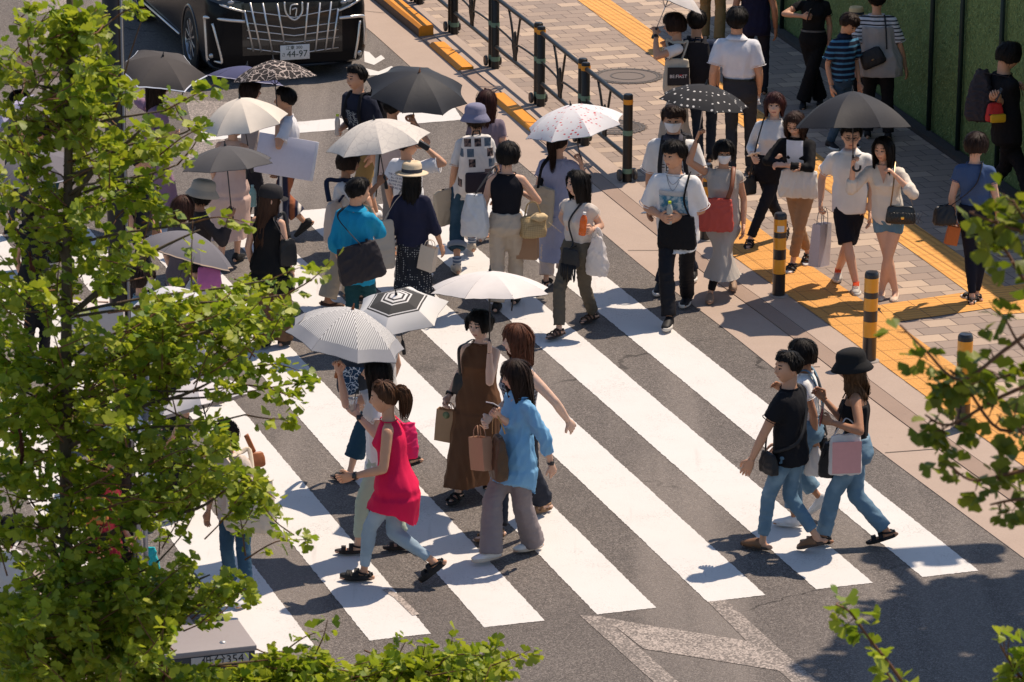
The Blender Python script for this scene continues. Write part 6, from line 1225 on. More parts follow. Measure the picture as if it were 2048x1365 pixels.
p_ = PT(1432, 396, J['o'].y-.20); soft('salmon red canvas shoulder bag on a brown strap over the grey dress', 'shoulder bag', p_, .36, .34, .13, R(-4), cloth((.52, .095, .075)), straps=[[p_+Vector((.10, 0, -.04)), PT(1463, 375, J['o'].y-.20), J['w'](J['SH'][0]*.72+J['spine'](.83)*.28+Vector((0, .04, .056))), J['w'](J['SH'][0]*.7+J['spine'](.83)*.3+Vector((0, -.07, .03)))]], sm=plain((.20, .065, .03), .5), sw=.022, amp=.016)
J = P('woman with blunt fringe in white top and black wrap over dark trousers', ((1500, 492), (1570, 470, .03)), (1551, 180), hd=-12, look=(4, 0), hr=(1507, 318, -.2), hl=(1556, 312, -.22), skin='d', hair=('long', (.05, .016, .014), .04), top=('tee', (.70, .69, .67), dict(hem=.56, sl=1.7, sr=.062, se=.05, lo=1.02)), bot=('trousers', (.012, .014, .022), dict(w=1.15, end=.06)), shoe=('strap', BLK), curl=(.6, .6))
b = MB(); b.rings([J['tor'](z, e_*J['s'], e_*J['s'], 1, 30) for z, e_ in ((.44, .05), (.50, .035), (.56, .03), (.61, .03), (.622, .018))], 0); v, q = remesh(b, .013); npobj('wrap', folds(lap(v, q), q, .012, 5), q, cloth((.010, .010, .013)), J['root'])
soft('long black strap bag hanging at the blunt fringe woman hip', 'shoulder bag', PT(1500, 352, J['o'].y-.1), .16, .20, .08, R(40), plain(BLK, .5), straps=over(J, 1, PT(1500, 352, J['o'].y-.1)), sw=.012)
pp = empty('folded_paper', HW(J, 1, .08)+Vector((0, -.02, .05)), 'folded white paper in the blunt fringe woman raised hand', 'paper'); pp.rotation_euler = (R(70), 0, R(20)); b = MB(); b.rings([[Vector((x, .004*math.sin(x*60)+k*.004, z)) for x in np.linspace(-.05, .05, 7)]+[Vector((x, .006+.004*math.sin(x*60)+k*.004, z)) for x in np.linspace(.05, -.05, 7)] for k, z in enumerate(np.linspace(-.07, .07, 5))], 0); b.build('sheet', plain((.75, .73, .72), .8), pp)
J = P('woman in glasses and black cardigan hugging her arms, tan trousers', ((1585, 540), (1616, 520, .03)), (1592, 213), hd=-16, look=(-4, 24), hl=(1560, 330, -.24), hr=(1590, 334, -.24), el=(.8, -.3, -.4), er=(-.8, -.3, -.4), skin='a', hair=('wavy', (.035, .018, .013), .20, False), top=('cardigan', (.010, .010, .012), dict(hem=.54, sl=1.85, sr=.064, se=.05, lo=1.04)), bot=('trousers', (.36, .21, .115), dict(w=1.2, end=.085)), shoe=('sandal', BLK, (.7, .69, .67)), wear=[('glasses', (.05, .02, .015)), ('print', (plain((.74, .72, .74), .8), .60, .825, .085, 0))], curl=(.6, .6))
p_ = PT(1598, 338, J['o'].y-.20); soft('big shiny off-white tote under the crossed black sleeves', 'tote bag', p_, .42, .30, .15, R(-10), plain((.74, .70, .64), .22, 0, .6), amp=.016)
J = P('man in white polo and navy shorts beside the big black umbrella', ((1676, 556, .02), (1712, 583)), (1703, 240), hd=-6, fem=0, look=(4, 6), hr=(1641, 415, .0), hl=('s', .05), skin='a', hair=('crop', HB, 0), top=('tee', WHT, dict(lo=1.1, hem=.475, sl=.66, sr=.072, se=.078, amp=.006)), bot=('shorts', (.012, .013, .02), dict(w=1.2, len=.98)), shoe=('sneaker', (.48, .43, .38), (.6, .57, .52), (.85, .10, .02)), wear=[('glasses', (.1, .06, .05)), ('collar', WHT), ('print', (plain((.80, .79, .79), .7), .745, .76, .012, 0))], curl=(.3, .8))
paperbag('tall pale lilac shopping bag hanging from the white polo man hand', HW(J, 1, .06), .22, .42, .11, R(55), plain((.58, .56, .62), .5), plain((.25, .25, .26), .6), tilt=6, hl=.17)
J = P('woman in cream blouse and denim shorts holding the big black umbrella', ((1763, 594), (1790, 596)), (1768, 268), hd=-12, look=(-18, 4), hr=(1706, 325, -.18), er=(-.5, -.2, -.9), hl=(1784, 345, -.22), el=(.7, -.3, -.8), skin='a', hair=('long', HB, .20, False), top=('blouse', cloth((.72, .655, .57), rough=.7), dict(hem=.475, sl=1.45, sr=.072, se=.074, lo=1.12, vee=.745, amp=.010)), bot=('shorts', DEN((.10, .19, .26), (.22, .33, .40)), dict(w=1.25, len=.40)), shoe=('flat', (.64, .50, .38)), curl=(.7, .85))
um(J, 'big black walking umbrella with hooked handle shading a couple', (1705, 180), (1706, 325), -.02, -.18, rad=.61, out=canopy((.032, .032, .036), rough=.6, transl=.05), under=(.02, .02, .024), handle='hook', depth=.37, spin=.39)
p_ = PT(1802, 412, J['o'].y-.12); root, _ = soft('black quilted flap bag on a gold chain over the denim shorts', 'handbag', p_, .29, .18, .08, R(-8), plain((.012, .012, .013), .3, 0, .6), amp=.003, straps=[[p_+Vector((-.10, 0, -.01)), PT(1787, 370, J['o'].y-.24), J['w'](J['SH'][0]*.75+J['spine'](.83)*.25+Vector((0, .03, .058))), J['w'](J['SH'][0]*.85+J['spine'](.83)*.15+Vector((0, -.05, .05))), p_+Vector((.12, .05, -.01))]], sm=plain((.25, .17, .09), .35, .7), sw=.007, name='handbag')
b = MB(); b.box((.02, -.045, .07), (.035, .012, .03), 0, bev=.005); b.build('gold_clasp', plain((.75, .48, .12), .25, .9), root)
for q in range(-5, 6):
    b = MB(); b.tube([(.02+.028*q-.0, -.0455, .015), (.02+.028*q+.05, -.0455, .125)], .0022, 4); b.tube([(.02+.028*q+.05, -.0455, .015), (.02+.028*q, -.0455, .125)], .0022, 4); b.build('quilt_seam', plain((.045, .045, .05), .3), root)
# ---- right edge
J = P('woman seen from behind in blue tee and tight navy trousers', ((1944, 608), (1952, 602, .0)), (1951, 262), hd=168, look=(-14, 6), hl=('s', .08), hr=('s', .12, .07), skin='a', hair=('bob', HD, -.09), top=('tee', (.055, .095, .20), dict(hem=.56, lo=1.1, sl=.42, sr=.066)), bot=('skinny', (.010, .012, .022), dict(w=1.0, end=.06)), shoe=('sandal', BLK, (.68, .65, .6)), ft=(0, -55))
p_ = PT(1890, 412, J['o'].y-.1); soft('black camera bag slung at the blue tee left hip', 'camera bag', p_, .22, .19, .14, R(20), plain(BLK, .5), straps=cross(J, 1, p_), sw=.018, open_=False)
paperbag('small rust orange bag dangling beside the navy trousers', PT(1902, 445, J['o'].y-.05), .12, .18, .06, R(10), plain((.48, .12, .02), .6), tilt=12, hl=.04)
J = P('man dressed all in black walking right along the turf wall', ((2068, 440), (1958, 405, .03)), (2008, 77), hd=98, fem=0, tw=10, look=(0, 16), hr=(1994, 196, -.30), hl=(2035, 175, .2), er=(-.5, .2, -1), skin='b', hair=('wavy', HB, -.02, False), top=('tee', (.008, .008, .010), dict(lo=1.22, hem=.45, sl=.95, sr=.078, se=.095)), bot=('trousers', (.008, .008, .010), dict(w=1.25)), shoe=('sneaker', BLK, (.02, .02, .02)), curl=(.7, .8))
soft('large charcoal sack hanging on the back of the man in black', 'backpack', PT(1962, 140, J['o'].y-.02), .36, .56, .28, R(75), cloth((.045, .038, .042)), 'backpack', .75, .018, [[PT(1964, 145, J['o'].y), J['w'](J['SH'][1]+Vector((0, .03, .05))), J['w'](J['SH'][1]+Vector((.02, .12, -.12)))]], sw=.02, tilt=14)
root, o_ = soft('red and yellow waist pouch on the man in black', 'waist pouch', PT(1990, 206, J['o'].y-.24), .19, .20, .10, R(15), plain((.50, .02, .02), .6), 'pouch', .85, .006, open_=False); b = MB(); b.box((.02, -.05, .045), (.17, .05, .09), 0, bev=.02); b.build('yellow_pocket', plain((.62, .36, .01), .6), root, angle=40); b = MB(); b.tube([(-.08, -.04, .085), (.1, -.055, .075)], .008, 6); b.build('zip', plain(BLK, .5), root)
phone('phone in the hand of the man in black', HW(J, 1, .1)+Vector((.02, -.01, .02)), R(100), 25)
# ---- upper right crowd on the pavement
J = P('man in white shirt and dark slacks walking away', ((1462, 352, .03), (1500, 348)), (1473, 12), hd=173, fem=0, look=(0, 0), hl=('s', .02, .07), hr=('s', .10, .05), skin='b', hair=('short', HB, 0), top=('shirt', cloth((.70, .70, .74)), dict(lo=1.1, hem=.575, sl=.72, sr=.074, se=.082)), bot=('trousers', (.035, .036, .042), dict(w=1.2)), shoe=('sneaker', (.03, .03, .03), (.03, .03, .03)), wear=[('collar', (.70, .70, .74)), ('belt', (.01, .01, .01))])
soft('crumpled white handkerchief in the white shirt man hand', 'handkerchief', HW(J, 1, .05)+Vector((-.02, -.03, .08)), .10, .16, .06, R(20), cloth((.8, .8, .82)), amp=.02, name='handkerchief', taper=.6)
J = P('woman in black vest over white tee with a canvas tote, facing left', ((1340, 330), (1372, 334)), (1354, 22), hd=-88, look=(0, 4), hl=(1311, 62, -.1), hr=(1330, 90, .12), el=(.0, -.7, -.8), skin='b', hair=('bob', HD, -.08), top=('tee', (.74, .73, .71), dict(hem=.55, sl=.55, sr=.07, lo=1.1)), bot=('skirt', (.44, .40, .34), dict(flare=.12, end=.10)), shoe=('sneaker', BLK), wear=[('watch', 0)], curl=(.85, .5))
b = MB(); b.rings([J['tor'](z, .034*J['s'], .03*J['s'], .96, 30) for z in (.56, .62, .68, .74, .79, .825)], 0); v, q = remesh(b, .013); npobj('vest', folds(lap(v, q), q, .006, 3), q, cloth((.016, .016, .02)), J['root'])
um(J, 'pale parasol cut off by the top edge of the photo', (1350, -34), (1311, 62), .0, -.1, rad=.42, out=canopy((.66, .62, .60), transl=.1), under=(.3, .28, .27), shaft=M_STEEL, depth=.30)
p_ = PT(1354, 118, J['o'].y-.22); root, _ = soft('cream canvas tote with a black printed patch on the black vest woman', 'tote bag', p_, .30, .38, .12, R(4), cloth((.52, .46, .36)), straps=over(J, 0, p_), sw=.016)
b = MB(); b.box((.01, -.071, .20), (.235, .006, .20), 0); b.build('printed_patch', plain((.012, .012, .016), .7), root, False); text('lettering', 'BE:FIRST', .052, plain((.75, .73, .72), .7), root, (.01, -.076, .20)); b = MB(); b.box((.035, -.0765, .215), (.03, .003, .012), 0); b.build('red_mark', plain((.5, .03, .04), .7), root, False)
J = P('person in navy with a black rucksack behind the canvas tote', ((1398, 330), (1420, 322)), (1392, 18), hd=172, fem=0, skin='b', hair=('crop', HB, 0), top=('tee', (.018, .028, .06), dict(lo=1.15, sl=.8)), bot=('trousers', (.02, .03, .05), dict(w=1.2)), shoe=('sneaker', BLK), hr=('s', .0))
backpack(J, 'black rucksack on the person in navy near the canvas tote', cloth((.014, .014, .018)), .30, .46, .18)
J = P('person in tan trousers at the top edge beyond the navy rucksack', ((1408, 84), (1438, 90)), (1422, -185), hd=165, fem=0, skin='b', hair=('short', HB, 0), top=('tee', (.2, .17, .13), dict()), bot=('trousers', (.30, .20, .085), dict(w=1.5)), shoe=('sneaker', (.2, .15, .1)))
J = P('person in dark navy shirt with a bare arm at the top edge', ((1492, 192), (1528, 188)), (1510, -96), hd=175, fem=0, skin='c', hair=('short', HB, 0), top=('tee', (.012, .013, .035), dict(lo=1.15, hem=.44)), bot=('trousers', (.02, .02, .03), dict(w=1.2)), shoe=('sneaker', BLK), hr=('s', .02, .09))
J = P('woman in black tee and wide black trousers reading her phone', ((1606, 214), (1640, 208)), (1630, -52), hd=-6, look=(-10, 25), hr=(1612, 34, -.25), hl=('s', .0), er=(-.8, -.5, -.4), skin='b', hair=('long', HB, .2), top=('tee', (.010, .010, .011), dict(hem=.56, sl=.5)), bot=('trousers', (.008, .008, .009), dict(w=1.9)), shoe=('sneaker', BLK, (.03, .03, .03)), wear=[('belt', (.10, .09, .08))], curl=(.3, .7))
phone('phone held flat by the woman in the black tee', HW(J, 1, .1)+Vector((.0, -.02, .03)), R(70), 15)
J = P('boy in navy polo with blue stripes looking down', ((1660, 296), (1700, 292)), (1692, 20), hd=28, fem=0, look=(18, 26), wide=.86, hl=('s', .05), hr=('s', .02, .05), skin='b', hair=('short', HD, 0), top=('shirt', cloth((.012, .018, .04), 'h', c2=(.07, .22, .38), per=.062), dict(hem=.505, sl=.75, sr=.07, se=.085, lo=1.1)), bot=('trousers', DEN((.03, .06, .10), (.10, .17, .24)), dict(w=1.2)), shoe=('sneaker', BLK), wear=[('collar', (.012, .018, .04))])
J = P('woman seen from behind in grey pinafore over a striped tee', ((1735, 276), (1776, 280)), (1754, -28), hd=176, skin='b', hair=('crop', HB, 0), top=('tee', cloth((.66, .65, .66), 'h', c2=(.02, .022, .03), per=.042), dict(lo=1.15, hem=.55, sl=.85, sr=.075, se=.09)), bot=('trousers', BLK, dict(w=1.4)), shoe=('sneaker', BLK), hr=('s', .05, .16), wide=1.1)
b = MB(); b.rings([J['tor'](z, e_*J['s'], e_*J['s'], 1, 34, rip=.03) for z, e_ in ((.44, .12), (.50, .09), (.56, .09), (.62, .08), (.68, .055), (.74, .036), (.775, .03))], 0); v, q = remesh(b, .013); npobj('pinafore', folds(lap(v, q), q, .012, 9), q, cloth((.42, .39, .37), transl=.1), J['root'])
p_ = PT(1752, 97, J['o'].y-.22); root, _ = soft('black crossbody bag with gold clasp on the grey pinafore', 'handbag', p_, .28, .20, .10, R(0), plain((.012, .012, .015), .5), 'handbag', .9, .003, [[p_+Vector((.12, 0, -.01)), PT(1772, 60, J['o'].y-.17), J['w'](J['SH'][1]*.5+J['spine'](.83)*.5+Vector((0, -.04, .05)))]], sw=.009, tilt=-24, open_=False); b = MB(); b.box((.0, -.062, .09), (.03, .01, .012), 0); b.build('gold_clasp', plain((.7, .42, .2), .3, .8), root)
J = P('person in straw hat and mauve dotted blouse beside the striped tee', ((1704, 256), (1726, 254)), (1712, 8), hd=170, skin='b', hair=('bob', HB, 0), top=('blouse', cloth((.40, .32, .34), 'dots', c2=(.12, .08, .12), per=.03), dict(lo=1.15, hem=.45, sl=1.2)), bot=('trousers', (.03, .035, .05), dict(w=1.3)), shoe=('sneaker', BLK), wear=[('straw', (.62, .44, .22))], hl=('s', .1))
# ---- middle of the crosswalk
J = P('woman in lavender dress with ponytail under the floral parasol', ((1092, 573), (1126, 560, .02)), (1118, 258), hd=168, look=(-20, 0), hr=(1161, 318, -.05), er=(.8, -.3, -.7), hl=('s', .02, .06), skin='a', hair=('pony', HD, .10), top=('dress', cloth((.34, .36, .50)), dict(hem=.17, flare=.05, sl=.5, sr=.074, e=.02, lo=1.12)), bot=('trousers', (.60, .50, .45), dict(w=1.7, end=.07)), shoe=('sandal', BLK, (.68, .66, .64)), curl=(.4, .85))
um(J, 'white parasol printed with scattered red petals', (1141, 209), (1161, 318), -.06, -.05, rad=.53, n=8, out=canopy((.78, .76, .77), 'petal', c2=(.62, .06, .08), per=.050, transl=.12), under=(.35, .34, .36), depth=.26, spin=.3, shaft=plain((.06, .045, .04), .5))
p_ = PT(1078, 372, J['o'].y-.14); soft('beige tote edged in black with long black straps on the lavender dress', 'tote bag', p_, .26, .40, .12, R(-20), cloth((.50, .43, .32)), straps=over(J, 0, p_), sm=cloth(BLK), sw=.020, tilt=8)
J = P('woman in beige tee with half tied wavy hair carrying orange juice', ((1186, 640), (1118, 672, .01)), (1160, 336), hd=-42, look=(-24, 2), hl=(1180, 462, -.22), hr=(1134, 455, .0), el=(.35, .3, -1), er=(-.2, .5, -1), skin='a', hair=('half', HB, .14, False), top=('tee', (.60, .53, .47), dict(hem=.54, sl=.28, sr=.068, se=.075, lo=1.1)), bot=('trousers', (.115, .095, .07), dict(w=1.35, end=.06, amp=.012)), shoe=('strap', (.05, .025, .015), (.03, .025, .025)), curl=(.7, .75))
bottle('orange juice bottle in the beige tee woman hand', PT(1164, 450, J['o'].y-.27), (.85, .16, .01), (.8, .78, .75), tilt=6, k=1.05)
p_ = PT(1195, 470, J['o'].y-.16); soft('thin white plastic bag knotted on the beige tee woman wrist', 'plastic bag', p_+Vector((0, 0, -.0)), .22, .40, .12, R(-30), plain((.76, .72, .70), .3, transl=.35), amp=.013, taper=.55, name='plastic_bag', straps=[[p_+Vector((-.04, 0, -.03)), p_+Vector((0, -.01, .06)), p_+Vector((.04, .02, -.03))]], sw=.02)
p_ = PT(1141, 497, J['o'].y-.18); root, _ = soft('black fringed crossbody bag at the beige tee woman hip', 'handbag', p_, .20, .18, .06, R(-38), plain((.012, .012, .014), .5), 'handbag', .95, .003, cross(J, 0, p_), sw=.009, open_=False)
for q in range(13):
    b = MB(); x_ = -.085+.0142*q; b.tube([(x_, -.03, .03), (x_+random.uniform(-.006, .006), -.034, -.05), (x_+random.uniform(-.012, .012), -.03, -.13+random.uniform(-.02, .02))], .006, 5); b.build('fringe', plain((.010, .010, .012), .6), root)
J = P('woman with black bob in black sleeveless top and beige trousers', ((992, 622), (1030, 606)), (1014, 281), hd=172, look=(-10, 6), hr=(1036, 382, .24), er=(.8, -.3, -.7), hl=('s', .05, .08), skin='a', hair=('bob', HB, -.02), top=('tank', (.010, .010, .015), dict(hem=.57, e=.016, neck=.83)), bot=('trousers', cloth((.52, .43, .335)), dict(w=1.75, end=.05, amp=.012)), shoe=('sneaker', BLK, (.05, .05, .05)), curl=(.6, .75))
phone('phone held up by the woman in the black sleeveless top', PT(1037, 362, J['o'].y+.20), R(8), 85, (.16, .12, .11))
p_ = PT(950, 388, J['o'].y-.12); root, _ = soft('white plastic shopping bag with pale blue base on the bob haired woman arm', 'plastic bag', p_, .27, .42, .16, R(-15), plain((.72, .74, .76), .4, transl=.2), amp=.010, taper=.7, name='plastic_bag', straps=over(J, 0, p_), sm=plain((.02, .02, .022), .6), sw=.012)
p_ = PT(1066, 432, J['o'].y-.05); root, _ = soft('straw basket bag with tied cloth on the bob haired woman forearm', 'basket', p_, .25, .21, .16, R(20), cloth((.52, .38, .20), 'gingham', c2=(.30, .2, .09), per=.018), 'basket', 1.0, .004, [[p_+Vector((-.08, 0, -.01)), p_+Vector((-.05, -.02, .12)), p_+Vector((.03, -.02, .13)), p_+Vector((.08, 0, -.01))]], sw=.008); b = MB(); b.ell((.05, -.03, .20), (.10, .07, .05), 14, 8); b.tube([(.1, -.05, .18), (.17, -.08, .12), (.26, -.1, .04)], .008, 6); v, q = remesh(b, .009); npobj('tied_cloth', folds(v, q, .012, 4), q, cloth((.60, .46, .27)), root)
paperbag('plain brown paper bag hanging below the straw basket', PT(1056, 462, J['o'].y+.05), .20, .22, .12, R(-12), plain((.36, .21, .12), .75), hl=.05)
J = P('person in slate bucket hat with rolled jeans walking away left', ((914, 546), (944, 502, .02)), (955, 202), hd=-168, look=(8, 0), hl=('s', .06, .08), hr=('s', .02, .06), skin='b', hair=('bob', HD, -.1), top=('tee', cloth((.62, .60, .58)), dict(lo=1.15, sl=.8)), bot=('trousers', DEN((.018, .05, .085), (.05, .10, .15)), dict(w=1.6, end=.14)), shoe=('sneaker', (.55, .47, .38), (.66, .60, .52)), wear=[('bucket', (.20, .20, .29)), ('cuff', ((.20, .24, .30), .50, .095)), ('socks', (.12, .16, .24))])
backpack(J, 'tall white rucksack covered in printed pictures under the slate bucket hat', cloth((.66, .62, .58), 'photo', per=.10), .36, .60, .20, cloth(BLK), zc=.69, pocket=cloth((.03, .025, .035)))
p_ = PT(896, 378, J['o'].y-.05); soft('cream and black canvas tote beside the picture rucksack', 'tote bag', p_, .26, .36, .12, R(30), cloth((.50, .43, .33)), straps=hang(p_, J, 0, .05), sm=cloth(BLK), sw=.012, tilt=-10)
J = P('woman with long dark brown hair in mauve tee beyond the bucket hat', ((962, 482), (994, 476)), (972, 177), hd=174, skin='a', hair=('long', (.035, .012, .010), .20), top=('tee', (.20, .16, .20), dict(lo=1.1)), bot=('trousers', (.05, .05, .06), dict(w=1.3)), shoe=('sneaker', WHT))
J = P('young man in navy printed tee and khaki shorts looking left', ((722, 452), (752, 440)), (714, 126), hd=-44, fem=0, look=(-6, 2), hr=(676, 262, -.15), hl=('s', .02), skin='b', hair=('crop', HB, 0), top=('tee', (.016, .020, .038), dict(lo=1.16, hem=.45, sl=.75, sr=.075, se=.085)), bot=('shorts', (.30, .20, .075), dict(w=1.35, len=1.0)), shoe=('sneaker', WHT), wear=[('print', (cloth((.02, .025, .045), 'line', c2=(.30, .34, .36), per=.05), .64, .74, .075, 0))], curl=(.3, .8))
backpack(J, 'black daypack with shoulder straps on the navy printed tee', cloth((.012, .012, .015)), .28, .40, .15)
bottle('little bottle with lime cap in the navy tee man hand', PT(675, 252, J['o'].y-.2), (.62, .60, .58), (.5, .62, .03), k=.85)
J = P('man in pinkish tee beneath the black folding umbrella', ((772, 490), (802, 482)), (784, 188), hd=150, fem=0, look=(0, 0), hr=(825, 238, .0), er=(.7, -.3, -.7), skin='b', hair=('crop', HB, 0), top=('tee', (.56, .44, .40), dict(lo=1.1)), bot=('trousers', (.25, .22, .2), dict(w=1.2)), shoe=('sneaker', BLK), curl=(.3, .85))
um(J, 'black folding umbrella between the navy tee and the fence', (839, 143), (826, 236), -.12, .0, rad=.56, out=canopy((.030, .032, .038), rough=.6, transl=.03), under=(.02, .02, .022), depth=.25, spin=.55, hmat=plain((.3, .12, .05), .4))
J = P('woman in white blouse and wide beige trousers facing right', ((654, 612), (702, 596)), (693, 297), hd=80, look=(0, 4), hr=(764, 360, -.2), er=(-.3, -.4, -.8), hl=('s', .1), skin='c', hair=('bob', HD, -.06), top=('blouse', cloth((.70, .67, .65), transl=.1), dict(lo=1.2, hem=.46, sl=1.0, sr=.075, se=.10, amp=.010)), bot=('trousers', (.40, .33, .25), dict(w=2.0, end=.05)), shoe=('flat', (.06, .03, .02)), curl=(.3, .85))
p_ = PT(668, 402, J['o'].y-.22); soft('flesh coloured canvas tote with navy straps on the white blouse', 'tote bag', p_, .26, .40, .12, R(60), cloth((.58, .47, .40)), straps=over(J, 1, p_), sm=cloth((.02, .025, .05)), sw=.024)
um(J, 'cream folding parasol with faint relief pattern over the white blouse', (748, 238), (770, 360), -.2, -.2, rad=.53, out=canopy((.68, .635, .58), 'line', c2=(.60, .56, .52), per=.09, transl=.12), under=(.30, .28, .26), depth=.27, spin=.1, n=8)
fu = empty('folded_umbrella', PT(748, 392, J['o'].y+.1), 'folded pale umbrella with black edging behind the white blouse fist', 'umbrella'); fu.rotation_euler = (0, R(6), 0); b = MB(); b.lathe([(.001, -.05), (.012, -.02), (.022, .1), (.028, .3), (.03, .42), (.02, .46), (.001, .48)], 18); v, q = remesh(b, .007); npobj('wrapped_canopy', folds(v, q, .007, 8, 1.4, (1, 1, .2)), q, cloth((.62, .64, .66)), fu); b = MB(); b.tube([(.02, -.028, -.0), (.014, -.034, .44)], .007, 6); b.build('edging', plain(BLK, .7), fu)
J = P('person in white lettered tee raising a small black case', ((800, 572), (842, 560)), (812, 262), hd=140, fem=0, look=(-40, 0), hr=(843, 288, -.1), er=(.8, -.2, -.8), hl=('s', .0), skin='b', hair=('crop', HD, 0), top=('tee', (.74, .74, .76), dict(lo=1.22, hem=.45, sl=.8, sr=.078, se=.09)), bot=('trousers', (.50, .44, .36), dict(w=1.5)), shoe=('sneaker', WHT), curl=(.3, .85))
for q, tx in enumerate(('THE CITY AND', 'ALL OF ITS', 'SUMMER LIGHT', 'IN THE STREET', 'BEFORE RAIN')): text('lettering', tx, .030, plain((.10, .12, .2), .8), J['root'], J['spine'](.755-.022*q)+Vector((0, -.175*J['s'], 0)), (R(90), 0, 0))
hc = HW(J, 1, .09); cc = empty('small_case', hc, 'small black case in the raised hand of the lettered tee', 'case'); b = MB(); b.box((.03, -.02, -.02), (.15, .06, .06), 0, Matrix.Rotation(R(32), 3, 'Y'), bev=.015); b.build('case', plain(BLK, .5), cc, angle=40)
J = P('woman in straw trilby and navy cardigan over a dotted skirt', ((806, 646), (850, 632)), (822, 318), hd=172, look=(-6, 0), hr=('s', .08, .15), hl=('s', .05, .07), skin='b', hair=('long', HB, .16), top=('cardigan', cloth((.020, .021, .045)), dict(hem=.50, sl=1.25, sr=.078, se=.07, lo=1.2, amp=.012)), bot=('skirt', cloth((.020, .023, .032), 'dots', c2=(.50, .50, .5), per=.022), dict(flare=.07, end=.09, amp=.012)), shoe=('sandal', BLK), wear=[('straw', (.66, .53, .36))], curl=(.5, .3))
p_ = PT(768, 440, J['o'].y-.10); soft('limp beige cloth bag at the navy cardigan left side', 'tote bag', p_, .22, .48, .09, R(20), cloth((.46, .40, .34)), straps=over(J, 0, p_), sw=.012)
paperbag('small cream bag with an orange corner by the dotted skirt', PT(852, 478, J['o'].y-.12), .16, .24, .08, R(-30), plain((.66, .55, .44), .7), tilt=10, hl=.06)
J = P('man in turquoise shirt touching his chin, seen from behind', ((698, 704), (738, 692)), (711, 353), hd=146, fem=0, look=(-30, 6), hr=(737, 405, .10), er=(.35, .2, -1), hl=('s', .05), skin='b', hair=('crop', HB, 0), top=('shirt', cloth((.010, .26, .46), rough=.75), dict(lo=1.12, hem=.40, sl=1.35, sr=.078, se=.07, amp=.012)), bot=('trousers', (.012, .055, .065), dict(w=1.3)), shoe=('sneaker', BLK), curl=(.3, .6), wear=[('collar', (.010, .26, .46))])
p_ = PT(728, 486, J['o'].y-.20); soft('large slouchy charcoal tote over the turquoise shirt', 'tote bag', p_, .44, .36, .16, R(14), cloth((.030, .026, .030), rough=.6), straps=over(J, 0, p_), sm=plain((.012, .012, .014), .5), sw=.013, tilt=-12, amp=.012)
J = P('woman in black newsboy cap with very long brown hair, black top', ((524, 694), (566, 690)), (534, 362), hd=158, look=(-50, 6), hr=('s', .08, .06), hl=('s', .04), skin='a', hair=('long', (.055, .026, .015), .34, False), top=('tank', (.010, .010, .011), dict(hem=.36, flare=.16, e=.025, sl=0, amp=.010)), bot=('trousers', (.17, .095, .055), dict(w=2.0, end=.03)), shoe=('sneaker', BLK, (.03, .03, .03)), wear=[('cap', (.030, .028, .030))])
soft('slim black shoulder bag on the newsboy cap woman', 'shoulder bag', PT(575, 478, J['o'].y-.1), .18, .26, .09, R(30), plain(BLK, .5), straps=over(J, 1, PT(575, 478, J['o'].y-.1)), sw=.016)
J = P('person in white tee and bold striped trousers walking left', ((560, 484), (610, 458, .10)), (573, 172), hd=-92, look=(0, 0), hl=(553, 238, -.16), el=(.2, -.5, -.9), hr=(550, 350, .0), skin='b', hair=('crop', HB, 0), top=('tee', (.70, .70, .74), dict(lo=1.15, hem=.5, sl=.75, sr=.075)), bot=('trousers', cloth((.018, .022, .05), 'vy', c2=(.34, .12, .06), per=.17), dict(w=2.0, end=.11)), shoe=('sneaker', BLK, (.02, .02, .02)), curl=(.8, .6))
bd = empty('white_board', PT(572, 314, J['o'].y-.27), 'big blank white board tucked under the white tee arm', 'board'); bd.rotation_euler = (R(-12), R(11), R(6)); b = MB(); b.box((0, 0, 0), (.60, .02, .40), 0, bev=.004); b.build('panel', plain((.64, .64, .74), .5), bd, angle=30); b = MB(); b.box((.29, -.012, .0), (.03, .006, .39), 0, bev=.002); b.build('edge_tape', plain((.72, .72, .76), .4), bd)
phone('phone held to the mouth of the white tee person', HW(J, 0, .1)+Vector((-.02, -.02, .05)), R(40), 70)
um(J, 'black parasol covered in winding white flower outlines', (546, 118), (556, 236), .0, -.12, rad=.45, out=canopy((.035, .030, .030), 'line', c2=(.50, .42, .38), per=.075, transl=.03), under=(.03, .03, .034), depth=.28, spin=.1)
J = P('woman in grey top facing right under the navy parasol', ((490, 446), (520, 440)), (497, 156), hd=88, skin='a', hair=('bob', HD, 0), top=('tee', (.34, .29, .27), dict(lo=1.1, sl=.7)), bot=('trousers', (.015, .015, .022), dict(w=1.4)), shoe=('sneaker', BLK), hr=(478, 235, -.12), curl=(.3, .8))
um(J, 'navy parasol with scalloped pale edge behind the flower outline parasol', (494, 130), (480, 236), .08, -.05, rad=.42, out=canopy((.075, .08, .16), transl=.05), under=(.03, .03, .05), depth=.24, trim=(.35, .35, .45))
bottle('pale blue flask hanging from the pink dress woman bag', PT(505, 394, J['o'].y-.9), (.22, .42, .44), (.25, .42, .45), k=1.2)
J = P('woman in pale pink pleated dress under the ivory parasol', ((442, 538), (474, 522)), (466, 222), hd=160, look=(-60, 4), hr=(500, 330, .0), hl=('s', .05), skin='a', hair=('bob', HD, -.05), top=('dress', cloth((.66, .47, .40), transl=.12), dict(hem=.20, flare=.16, sl=0, e=.024, amp=.009)), bot=None, shoe=('sneaker', BLK, (.03, .03, .03)), curl=(.4, .6))
um(J, 'ivory parasol catching full sun above the pink dress', (479, 195), (502, 328), -.08, -.05, rad=.47, out=canopy((.76, .69, .60), transl=.15), under=(.40, .36, .32), depth=.34, spin=.2)
